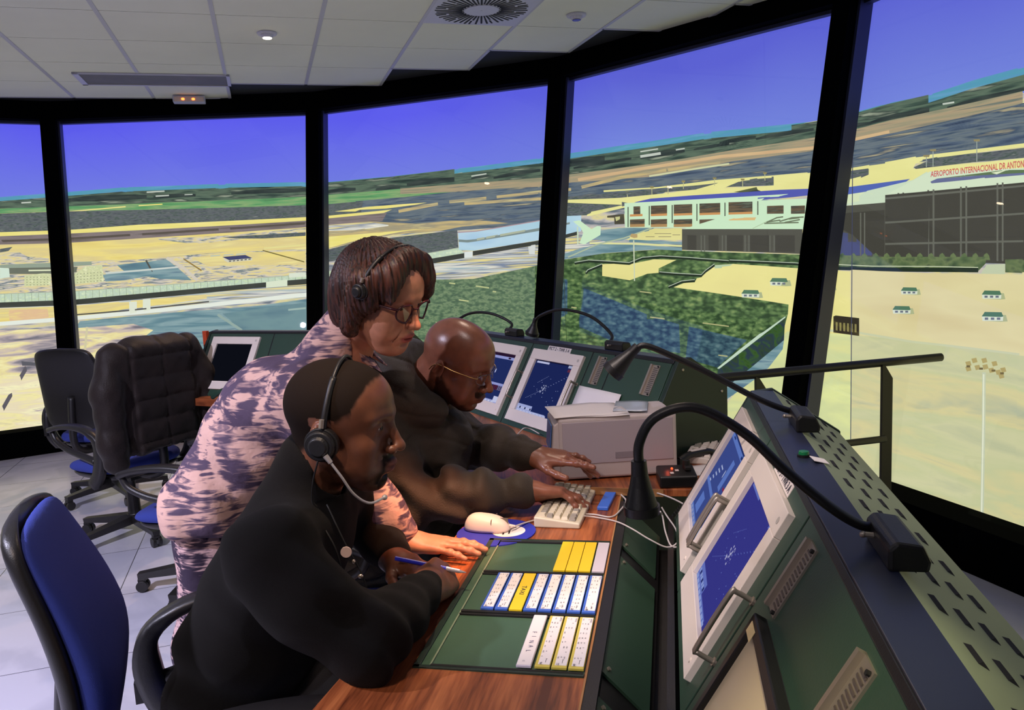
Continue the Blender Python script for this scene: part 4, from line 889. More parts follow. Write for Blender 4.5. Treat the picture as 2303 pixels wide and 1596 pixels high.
def strip(x, row, kind, label, group, dz=0):
    y0, y1 = ROWS[row]; L = y1-y0-.004; W_ = .0262
    t = thing('flight_strip', label, 'flight strip', FA @ Vector((x, (y0+y1)/2, .7455+dz)), YA, group)
    hm = {'blue': M_HB, 'yellow': M_HY, 'pale': M_HL, 'white': M_HW, 'final': M_HW, 'taxi': M_HY}[kind]
    bm = BM(); box(bm, (0, 0, 0), (W_, L, .005)); obj('holder', bm, hm, t, bevel=.001)
    if kind in ('blue', 'pale'):
        bm = BM(); box(bm, (.0022, .001, .0029), (W_-.0062, L-.010, .0007))
        obj('paper', bm, M_PAPER, t)
        bm = BM(); rnd = random.Random(int(x*1000)+row)
        text_on(bm, {0: 'CMH', 1: 'LAM', 2: 'TTM'}[rnd.randrange(3)]+str(rnd.randrange(100, 990)), (-.0042+.012, L/2-.008, .0034), (0, -1, 0), (1, 0, 0), .0032)
        for k in range(9):
            yy = L/2-.010-k*.0175
            for c in range(3):
                if rnd.random() < .72:
                    s = ''.join(rnd.choice('0123456789') for _ in range(rnd.choice((2, 3, 4))))
                    text_on(bm, s, (-.0062+c*.0052, yy, .0034), (0, -1, 0), (1, 0, 0), .0024)
        text_on(bm, str(rnd.randrange(10, 99)), (-.006, -L/2+.012, .0034), (0, -1, 0), (1, 0, 0), .005)
        box(bm, (.004, -L/2+.018, .0033), (.0008, .012, .0001)); box(bm, (.0045, -L/2+.024, .0033), (.003, .0008, .0001))
        obj('print', bm, M_INK, t)
    elif kind == 'taxi':
        bm = BM(); text_on(bm, 'TAXI', (-.0045, .020, .0027), (0, -1, 0), (1, 0, 0), .0095, width=.040); obj('lettering', bm, M_INK, t)
    elif kind == 'final':
        bm = BM(); box(bm, (.0, .0, .0029), (W_-.003, L-.003, .0007)); obj('paper', bm, M_PAPER, t)
        bm = BM()
        for k, ch in enumerate('FINAL'): text_on(bm, ch, (-.004+.001*(k % 2), .024-k*.0165, .0034), (.15*(k % 2), -1, 0), (1, .1, 0), .0085, bold=-.01)
        text_on(bm, '12', (-.004, -L/2+.016, .0034), (0, -1, 0), (1, 0, 0), .004, bold=-.01)
        obj('handwriting', bm, mat('pen_ink', (70, 60, 110), .6), t)
    return t
XR = BX1-.0145
desc_b = ['rightmost blue flight strip in the middle row', 'blue flight strip second from the right in the middle row', 'blue flight strip third from the right in the middle row', 'blue flight strip fourth from the right in the middle row', 'blue flight strip directly right of the yellow TAXI strip']
for k in range(5): strip(XR-k*.0285, 1, 'blue', desc_b[k], 'blue flight strips in the middle row')
strip(XR-5*.0285, 1, 'taxi', 'plain yellow strip lettered TAXI in the middle row', None)
strip(XR-6*.0285, 1, 'blue', 'blue flight strip directly left of the yellow TAXI strip', 'blue flight strips in the middle row')
strip(XR-7*.0285, 1, 'blue', 'leftmost blue flight strip of the middle row', 'blue flight strips in the middle row')
for k, d in enumerate(('rightmost yellow edged flight strip in the nearest row', 'middle one of three yellow edged flight strips in the nearest row', 'yellow edged flight strip beside the handwritten FINAL strip in the nearest row')): strip(XR-k*.0285, 0, 'pale', d, 'yellow edged flight strips in the nearest row')
strip(XR-3*.0285-.003, 0, 'final', 'white strip with the handwritten word FINAL in the nearest row', None)
strip(XR+.001, 2, 'white', 'blank white strip at the right end of the farthest row', None)
for k, d in enumerate(('blank yellow strip next to the white strip in the farthest row', 'middle one of three blank yellow strips in the farthest row', 'leftmost blank yellow strip in the farthest row')): strip(XR-.0285-k*.0275, 2, 'yellow', d, 'blank yellow strips in the farthest row')
# ------------------------------------------------------------------ things on and around the consoles
def world_thing(name, label, cat, M, group=None):
    t = bpy.data.objects.new(name, None); COL.objects.link(t); t.matrix_world = M; return tag(t, label, cat, group)
# ceiling fittings
gM = lambda gx, gy, z: Matrix.Translation(grid(gx, gy, z)) @ Matrix.Rotation(GA, 4, 'Z')
t = world_thing('air_diffuser', 'square white swirl air diffuser with radial black slots in the tile ceiling', 'air vent', gM(2.7, -.3, CEIL))
M_WMET = mat('white_lacquer', (206, 206, 222), .4)
bm = BM(); flat_box(bm, -.296, .296, -.296, .296, -.004, .010); obj('face_plate', bm, M_WMET, t, bevel=.002)
bm = BM(); rnd = random.Random(5)
for k in range(48):
    a = 2*math.pi*k/48; m = Matrix.Rotation(a, 4, 'Z')
    r0, r1 = (.105, .265 if k % 4 else .28) if k % 2 == 0 else (.19, .275)
    if k % 2 == 0 and k % 4 == 0: r1 = .20
    box(bm, ((r0+r1)/2, 0, -.0052), (r1-r0, .0115, .0016), M=m)
    if k % 4 == 0: box(bm, (.245, .006, -.0052), (.06, .0105, .0016), M=m)
for k in range(24): box(bm, (.155, 0, -.0052), (.08, .009, .0016), M=Matrix.Rotation(2*math.pi*(k+.5)/24, 4, 'Z'))
obj('radial_slots', bm, M_BLKM, t)
bm = BM(); cyl(bm, (0, 0, -.008), (0, 0, -.004), .10, seg=32); cyl(bm, (0, 0, -.0095), (0, 0, -.008), .006, seg=10); obj('hub', bm, M_WMET, t)
t = world_thing('recessed_ceiling_light', 'long unlit recessed light fitting near the left edge of the tile ceiling', 'ceiling light', gM(.70, 1.675, CEIL))
bm = BM()
for a, b, c, d in ((-.53, .53, .165, .19), (-.53, .53, -.19, -.18), (-.53, -.49, -.19, .19), (.505, .53, -.19, .19)): flat_box(bm, a, b, c, d, -.012, .0)
obj('frame', bm, M_WMET, t, bevel=.001)
bm = BM(); flat_box(bm, -.49, .505, -.18, .165, -.0055, -.004); obj('diffuser', bm, mat('grey_louvre', (112, 110, 108), .6, var=.1), t)
t = world_thing('emergency_light', 'small white emergency light with two glowing orange lamps on the edge of the ceiling', 'emergency light', gM(.88, 2.29, CEIL-.028))
bm = BM(); flat_box(bm, -.125, .125, -.05, .05, -.030, .024); obj('housing', bm, M_WMET, t, bevel=.006)
bm = BM(); flat_box(bm, -.115, .115, -.058, -.050, -.026, .010); obj('lens', bm, mat('pale_lens', (220, 200, 190), .2), t, bevel=.003)
for x in (-.045, .035):
    bm = BM(); ball(bm, (x, -.061, -.008), (.013, .005, .009)); obj('lamp', bm, mat('orange_lamp', (255, 150, 70), .3, emit=((255, 120, 50), 4)), t, smooth=True)
for nm, lab, gx, gy, lit in (('ceiling_spotlight', 'small lit warm spotlight in the middle of the tile ceiling', 1.495, .334, 1), ('ceiling_spotlight', 'small unlit white spotlight right of the swirl air diffuser', 3.308, -.278, 0)):
    t = world_thing(nm, lab, 'spotlight', gM(gx, gy, CEIL))
    bm = BM(); cyl(bm, (0, 0, -.012), (0, 0, 0), .058, .062, seg=28); obj('trim_ring', bm, M_WMET, t, bevel=.003)
    bm = BM(); cyl(bm, (0, 0, -.030), (0, 0, -.012), .030, .040, seg=24); obj('lamp_body', bm, M_WMET, t, bevel=.002)
    bm = BM(); cyl(bm, (0, 0, -.033), (0, 0, -.030), .026, seg=24)
    obj('bulb', bm, mat('lit_bulb', (255, 240, 220), .3, emit=((255, 226, 190), 30)) if lit else mat('dead_bulb', (60, 56, 56), .15), t)
# guard rail behind the foreground console
M_RAIL = mat('rail_grey_steel', (70, 68, 60), .4, .6)
t = thing('guard_rail', 'grey tubular guard rail standing between the foreground console and the big screen', 'railing', (0, 0, 0))
bm = BM(); tube(bm, [(.36, 2.72, .945), (.70, 2.78, .945), (1.20, 2.893, .945), (1.663, 2.996, .945)], .016, 14, sm=2); obj('top_rail', bm, M_RAIL, t)
bm = BM(); tube(bm, [(.70, 2.72, .665), (1.39, 2.872, .665)], .013, 12, sm=2); obj('lower_rail', bm, M_RAIL, t)
for x, y in ((1.402, 2.925), (.885, 2.81)):
    bm = BM(); m = Matrix.Translation((x, y, 0)) @ Matrix.Rotation(R(12.6), 4, 'Z')
    fs = prism(bm, [(-.004, 0), (.042, 0), (.042, .885), (.012, .932), (-.004, .94)], 1, -.006, .006)
    bmesh.ops.transform(bm, matrix=m, verts=bm.verts); obj('post', bm, M_RAIL, t, bevel=.001)
# gooseneck lamps
def gooseneck(label, boxM, neck, head_dir, hr=.026, hl=.062):
    """boxM: frame of the base block on the console top; neck: world points from base to head"""
    t = world_thing('gooseneck_lamp', label, 'lamp', boxM, 'gooseneck lamps on the consoles')
    inv = boxM.inverted()
    bm = BM(); prism(bm, [(-.020, 0), (.022, 0), (.024, .012), (.016, .030), (-.012, .034), (-.020, .026)], 1, -.052, .052); obj('base_block', bm, M_BLK, t, bevel=.004)
    bm = BM(); cyl(bm, (-.0205, .012, .018), (-.030, .012, .019), .0035, seg=8); ball(bm, (-.032, .012, .019), .004); obj('toggle_switch', bm, M_STEEL, t)
    bm = BM(); pts = [inv @ Vector(p) for p in neck]; tube(bm, pts, .0062, 10, sm=10); obj('flexible_neck', bm, M_BLK, t)
    e = pts[-1]; d = (inv.to_3x3() @ Vector(head_dir)).normalized()
    bm = BM(); cyl(bm, e-d*.012, e+d*.006, .0095, .0105, seg=20); cyl(bm, e+d*.006, e+d*.020, .0105, .0135, seg=20); cyl(bm, e+d*.020, e+d*hl*.8, .0135, hr*.9, seg=24); cyl(bm, e+d*hl*.8, e+d*hl, hr, hr*.97, seg=24)
    obj('lamp_shade', bm, M_BLK, t, auto=30)
    bm = BM(); cyl(bm, e+d*hl, e+d*(hl+.001), hr*.82, seg=24); obj('lens', bm, mat('warm_lens', (150, 110, 70), .25), t)
    return t
gooseneck('long arched gooseneck lamp in front, its shade hanging straight down over the trough', FA @ Matrix.Translation((.245, .925, 1.072)) @ Matrix.Rotation(R(0), 4, 'Z'),
          [(.440, .905, 1.090), (.405, .888, 1.096), (.365, .885, 1.122), (.314, .895, 1.168), (.270, .905, 1.212), (.215, .915, 1.243), (.170, .925, 1.232), (.150, .93, 1.200), (.149, .932, 1.165)], (.03, .01, -1), .0225, .056)
gooseneck('gooseneck lamp reaching left from the far end of the foreground console, shade tipped down', FA @ Matrix.Translation((.245, 1.565, 1.072)),
          [(.575, 1.535, 1.088), (.535, 1.525, 1.10), (.475, 1.525, 1.128), (.390, 1.535, 1.178), (.325, 1.545, 1.212), tuple(at_y(1452, 777, 1.552)), tuple(at_y(1425, 788, 1.556))], (-.68, .1, -.66), .024, .064)
g4b = FB @ Matrix.Translation((.212, 2.20, 1.072)); p0 = g4b @ Vector((-.0, .05, .018)); pe = FB @ Vector((.16, 2.86, 1.098))
def arc_pts(a, b, px_list, zc=None): return [a]+[Vector(q) for q in px_list]+[b]
def onl(x, y, a, b, f):          # point of a line of sight at the distance of a point between a and b
    q = a.lerp(b, f); return at_y(x, y, q.y)
gooseneck('gooseneck lamp on the ridge of the middle console, arched towards the mullion', g4b,
          [p0, onl(1375, 752, p0, pe, .12), onl(1335, 715, p0, pe, .32), onl(1290, 699, p0, pe, .50), onl(1250, 697, p0, pe, .66), onl(1215, 710, p0, pe, .84), onl(1203, 722, p0, pe, .93)], (-.25, .2, -.95), .03, .062)
g3b = FB @ Matrix.Translation((.212, 2.93, 1.072)); p0 = g3b @ Vector((0, .05, .018)); pe = FB @ Vector((.0, 3.36, 1.14))
gooseneck('gooseneck lamp arching behind the bald man, partly hidden by his head', g3b,
          [p0, onl(1150, 727, p0, pe, .15), onl(1115, 708, p0, pe, .35), onl(1080, 702, p0, pe, .55), onl(1050, 707, p0, pe, .75), onl(1028, 722, p0, pe, .92), onl(1020, 742, p0, pe, 1)], (-.1, -.1, -1), .024, .05)
# computer case lying on the corner desk
cm = Matrix.Translation((.122, 2.216, DZ)) @ Matrix.Rotation(R(2.5), 4, 'Z')
t = world_thing('computer_case', 'beige computer case lying on its side on the corner desk under loose papers', 'computer', cm)
M_PC = mat('beige_case', (204, 192, 190), .5, bump=.03, bscale=300)
L_, D_, H_ = .348, .192, .186
bm = BM(); flat_box(bm, 0, L_, 0, D_, .004, H_); obj('cover', bm, M_PC, t, bevel=.008, seg=3)
bm = BM(); flat_box(bm, .012, L_-.012, -.0022, .002, .050, H_-.012); obj('side_panel', bm, mat('pinkish_grey_panel', (184, 172, 180), .5), t, bevel=.001)
bm = BM(); flat_box(bm, .165, .222, -.0032, -.0018, .062, .080); obj('handle_recess', bm, mat('recess_grey', (150, 140, 148), .5), t)
bm = BM(); prism(bm, [(.006, .01), (-.016, .02), (-.020, .08), (-.012, .168), (.006, H_-.006)], 1, .004, D_-.004); obj('front_cover', bm, M_PC, t, bevel=.004)
bm = BM(); box(bm, (-.0195, .085, .125), (.003, .11, .075), Euler((0, .09, 0))); obj('blue_badge', bm, mat('blue_badge', (72, 112, 176), .4), t)
bm = BM(); flat_box(bm, -.019, -.0145, .06, .11, .083, .090); obj('drive_slot', bm, M_BLKM, t)
def sheet(name, label, cat, M, w, h, mt, curl=.004, group=None, th=.0006):
    bm = BM(); n = 6
    g = [[bm.verts.new((w*(i/n-.5), h*(j/n-.5), curl*math.sin(i*1.1+j*.7)*(i/n))) for j in range(n+1)] for i in range(n+1)]
    g2 = [[bm.verts.new((v.co.x, v.co.y, v.co.z+th)) for v in row] for row in g]
    for i in range(n):
        for j in range(n):
            bm.faces.new((g[i][j], g[i][j+1], g[i+1][j+1], g[i+1][j])); bm.faces.new((g2[i][j], g2[i+1][j], g2[i+1][j+1], g2[i][j+1]))
    for i in range(n):
        for (a, b) in ((g[i][0], g[i+1][0]), (g[i+1][n], g[i][n])):
            c = {id(v): w_ for r1, r2 in zip(g, g2) for v, w_ in zip(r1, r2)}; bm.faces.new((a, b, c[id(b)], c[id(a)]))
        for (a, b) in ((g[0][i+1], g[0][i]), (g[n][i], g[n][i+1])):
            c = {id(v): w_ for r1, r2 in zip(g, g2) for v, w_ in zip(r1, r2)}; bm.faces.new((a, b, c[id(b)], c[id(a)]))
    o = obj(name, bm, mt, smooth=True); o.matrix_world = M; return tag(o, label, cat, group)
sheet('paper_sheet', 'large white paper lying on the left part of the computer case', 'paper', cm @ Matrix.Translation((.095, .095, H_+.0045)) @ Matrix.Rotation(R(4), 4, 'Z'), .22, .18, M_PAPER)
sheet('paper_sheet', 'second white paper peeking out below the large one on the computer case', 'paper', cm @ Matrix.Translation((.105, .085, H_+.0022)) @ Matrix.Rotation(R(-3), 4, 'Z'), .22, .17, M_PAPER, .002)
sheet('plastic_sleeve', 'bluish plastic sleeve on the right part of the computer case', 'sleeve', cm @ Matrix.Translation((.235, .10, H_+.007)) @ Matrix.Rotation(R(-14), 4, 'Z'), .10, .15, mat('pale_plastic', (196, 206, 220), .2), .002)
sheet('paper_sheet', 'white paper leaning on the console behind the computer case', 'paper', slopeM(FB, 2.17, .16, .012), .24, .145, M_PAPER, .002)
# black switch box with red lamp
sm = Matrix.Translation((.450, 2.135, DZ)) @ Matrix.Rotation(R(-4), 4, 'Z')
t = world_thing('switch_box', 'small black switch box with a red lamp and a knob beside the computer case', 'switch box', sm)
bm = BM(); prism(bm, [(-.035, 0), (.060, 0), (.060, .042), (-.035, .034)], 0, -.055, .050); obj('box', bm, M_BLK, t, bevel=.006, seg=3)
bm = BM(); cyl(bm, (.028, .030, .036), (.028, .030, .062), .012, .010, seg=16); box(bm, (.028, .012, .045), (.016, .03, .008)); obj('knob', bm, M_BLKM, t, bevel=.001)
bm = BM(); box(bm, (-.018, -.010, .0375), (.010, .012, .001), Euler((.084, 0, 0))); obj('tag', bm, M_LABEL, t)
bm = BM(); box(bm, (-.002, .008, .0392), (.010, .012, .001), Euler((.084, 0, 0))); obj('tag', bm, M_LABEL, t)
bm = BM(); ball(bm, (-.014, .022, .0405), .0035); obj('red_lamp', bm, mat('red_lamp', (255, 80, 40), .3, emit=((255, 70, 30), 3)), t)
l = bpy.data.lights.new('red_lamp_light', 'POINT'); l.energy = .012; l.color = (1, .12, .06); l.shadow_soft_size = .004
lo = bpy.data.objects.new('red_lamp_light', l); COL.objects.link(lo); lo.matrix_world = sm @ Matrix.Translation((-.025, .025, .055))
# keyboards
def keyboard(label, M, w, d, rows, cols, mk, mb, wedge=.012, group=None):
    t = world_thing('keyboard', label, 'keyboard', M, group)
    bm = BM(); prism(bm, [(-d/2, 0), (d/2, 0), (d/2, .016+wedge), (-d/2, .014)], 0, -w/2, w/2); obj('case', bm, mb, t, bevel=.004, seg=3)
    rnd = random.Random(4); sl = wedge/d; n = 0
    for r in range(rows):
        x = -w/2+.010; y = -d/2+.012+(r+.5)*(d-.022)/rows; kd = (d-.022)/rows-.002
        cw_ = (w-.02)/cols
        c = 0
        while c < cols:
            sp = 1
            if r == 0 and c == 4: sp = min(5, cols-c)
            elif (c == 0 and r in (1, 2)) or (c >= cols-2 and r in (1, 2) and c+2 <= cols): sp = 2 if c+2 <= cols else 1
            kw = cw_*sp-.002; xx = x+(c+sp/2)*cw_; z = .0155+sl*(y+d/2)
            bm = BM(); v = box(bm, (xx, y, z+.003), (kw, kd, .007))
            for q in v:
                if q.co.z > z+.003: q.co.x = xx+(q.co.x-xx)*.80; q.co.y = y+(q.co.y-y)*.78
            dark = (r in (0, rows-1) or c == 0) and sp == 1 and rnd.random() < .35
            obj('key', bm, mat('grey_key', (150, 144, 134), .5) if dark else mk, t); n += 1
            c += sp
    return t
ka = math.atan2(.30, .085)       # long side of the front keyboard
kM = Matrix.Translation((.128, 2.040, .7402)) @ Matrix.Rotation(R(75.5)-math.pi/2*0, 4, 'Z')
keyboard('cream compact keyboard under the hands of the bald man', kM @ Matrix.Rotation(0, 4, 'Z'), .30, .118, 5, 14, M_CREAM2, M_CREAM2)
keyboard('white keyboard half hidden by papers at the far end of the corner desk', Matrix.Translation((.615, 2.44, DZ)) @ Matrix.Rotation(R(68), 4, 'Z'), .26, .11, 4, 12, M_CREAM, M_CREAM)
sheet('paper_sheet', 'white paper under the keyboard at the far end of the corner desk', 'paper', Matrix.Translation((.585, 2.27, DZ+.001)) @ Matrix.Rotation(R(12), 4, 'Z'), .15, .10, M_PAPER, .0)
o = BM(); box(o, (0, 0, .005), (.030, .155, .010)); o = obj('strip_holder', o, mat('bright_blue_plastic', (58, 110, 206), .35), bevel=.002); o.matrix_world = Matrix.Translation((.243, 2.085, .7402)) @ Matrix.Rotation(R(-17), 4, 'Z'); tag(o, 'empty bright blue strip holder on the desk right of the keyboard', 'strip holder')
# telephone handset and coiled cord on the corner desk
t = world_thing('telephone_handset', 'black telephone handset lying behind the computer case on the corner desk', 'telephone', Matrix.Translation((.553, 2.33, DZ)) @ Matrix.Rotation(R(25), 4, 'Z'))
bm = BM(); tube(bm, [(-.07, 0, .020), (-.03, 0, .034), (.03, 0, .034), (.07, 0, .020)], [.013, .011, .011, .013], 12); cyl(bm, (-.075, 0, .002), (-.072, 0, .028), .022, .018, seg=16); cyl(bm, (.075, 0, .002), (.072, 0, .028), .022, .018, seg=16); obj('body', bm, M_BLK, t, smooth=False)
bm = BM(); box(bm, (.0, 0, .0455), (.055, .014, .002)); obj('tag', bm, M_LABEL, t)
bm = BM(); pts = []
for k in range(241):
    f = k/240; c = Vector((.41+.11*f, 2.06-.03*f, .69+.085*f+.02*math.sin(f*3))); a = f*2*math.pi*22
    pts.append(c+Vector((.4*math.cos(a), .9*math.cos(a), math.sin(a)))*.006)
tube(bm, pts, .0016, 6, sm=0); tag(obj('coiled_cord', bm, M_BLKM), 'black coiled telephone cord hanging from the corner desk beside the foreground console', 'cord')
# mice, pads, cable
def mouse(label, M, sc=1.0):
    t = world_thing('computer_mouse', label, 'mouse', M)
    def shell(z0, z1, sx, sy, col, nm):
        bm = BM(); n, mrow = 24, 10; rings = []
        for j in range(mrow+1):
            f = j/mrow; rr_ = math.cos(f*math.pi/2)**.6; z = z0+(z1-z0)*math.sin(f*math.pi/2)
            rings.append([bm.verts.new((sx*rr_*math.copysign(abs(math.cos(a))**.8, math.cos(a))*(1-.12*math.cos(a)*0), sy*rr_*math.copysign(abs(math.sin(a))**.8, math.sin(a)), z*(1-.22*math.cos(a)*rr_))) for a in [2*math.pi*k/n for k in range(n)]])
        for j in range(mrow):
            for k in range(n): bm.faces.new((rings[j][k], rings[j][(k+1) % n], rings[j+1][(k+1) % n], rings[j+1][k]))
        bm.faces.new(rings[0][::-1]); bmesh.ops.remove_doubles(bm, verts=bm.verts, dist=1e-5)
        return obj(nm, bm, col, t, smooth=True)
    shell(.001, .038*sc, .060*sc, .032*sc, M_CREAM, 'shell')
    bm = BM(); flat_box(bm, .018*sc, .019*sc, -.028*sc, .028*sc, .012, .0325*sc); flat_box(bm, .02*sc, .055*sc, -.0004, .0004, .012, .031*sc); obj('button_gap', bm, mat('gap_grey', (120, 112, 104), .6), t)
    bm = BM(); cyl(bm, (.058*sc, 0, .012), (.074*sc, 0, .011), .004, .0025, seg=10); obj('strain_relief', bm, M_CREAM, t)
    return t
M_BLUEP = mat('mouse_pad_blue', (40, 48, 170), .75, bump=.1, bscale=900)
def pad(label, M, rx, ry):
    t = world_thing('mouse_pad', label, 'mouse pad', M)
    bm = BM(); n = 40; a = [bm.verts.new((rx*math.cos(2*math.pi*k/n), ry*math.sin(2*math.pi*k/n), .003)) for k in range(n)]; b = [bm.verts.new((v.co.x, v.co.y, 0)) for v in a]
    bm.faces.new(a); bm.faces.new(b[::-1])
    for k in range(n): bm.faces.new((a[k], b[k], b[(k+1) % n], a[(k+1) % n]))
    obj('pad', bm, M_BLUEP, t)
    bm = BM(); f = bm.faces.new([bm.verts.new((rx*.30+rx*.42*math.cos(2*math.pi*k/n), -ry*.1+ry*.42*math.sin(2*math.pi*k/n), .0034)) for k in range(n)]); obj('printed_oval', bm, M_PAPER, t)
    bm = BM()
    for ax, ay, bx_, by_ in ((.1, -.3, .25, .1), (.25, -.3, .4, .1), (.25, .0, .55, .1)):
        p, q = Vector((rx*ax, ry*ay, .0042)), Vector((rx*bx_, ry*by_, .0042)); d = (q-p).normalized(); n_ = Vector((-d.y, d.x, 0))*.002; poly(bm, [p-n_, q-n_, q+n_, p+n_])
    obj('printed_marks', bm, M_BLKM, t)
    return t
pad('round blue mouse pad on the front desk beside the strip board', Matrix.Translation((-.062, 1.885, .7402)) @ Matrix.Rotation(R(15), 4, 'Z'), .100, .092)
mouse('cream mouse on the blue pad on the front desk, its cable curling over the board', Matrix.Translation((-.084, 1.905, .7445)) @ Matrix.Rotation(R(-16), 4, 'Z'), 1.0)
pad('blue mouse pad with a white oval on the corner desk left of the computer case', Matrix.Translation((.026, 2.565, DZ+.0004)) @ Matrix.Rotation(R(10), 4, 'Z'), .105, .10)
mouse('cream mouse on the corner desk next to the sleeve of the bald man', Matrix.Translation((-.054, 2.60, DZ+.0045)) @ Matrix.Rotation(R(-2), 4, 'Z'), .9)
M_CABLE = mat('cream_cable', (206, 196, 188), .5)
def cable(name, label, pts, r=.0022, m=None):
    bm = BM(); tube(bm, [at_z(x, y, z) for x, y, z in pts], r, 8, sm=8); return tag(obj(name, bm, m or M_CABLE), label, 'cable')
cable('mouse_cable', 'cream mouse cable looping over the desk edge by the lamp shade', [(1149, 1186, .755), (1200, 1170, .7445), (1262, 1158, .745), (1330, 1156, .7435), (1374, 1162, .743), (1396, 1146, .743), (1408, 1126, .743), (1396, 1110, .743), (1400, 1100, .743), (1425, 1099, .745), (1470, 1106, .75), (1520, 1124, .76), (1560, 1150, .77), (1574, 1180, .75), (1556, 1212, .72), (1515, 1230, .70), (1498, 1200, .71), (1490, 1160, .73), (1485, 1150, .75)])
cable('keyboard_cable', 'cream keyboard cable running from the keyboard over the trough', [(1308, 1160, .752), (1335, 1162, .7445), (1385, 1172, .743), (1420, 1188, .74), (1460, 1212, .72), (1500, 1230, .70), (1524, 1218, .71), (1520, 1190, .72), (1500, 1160, .74), (1488, 1140, .76)], .002)
cable('mouse_cable', 'short cream mouse cable behind the computer case', [(1157, 985, DZ+.012), (1170, 970, DZ+.02), (1180, 962, DZ+.03), (1195, 965, DZ+.02), (1213, 975, DZ+.01)], .002)
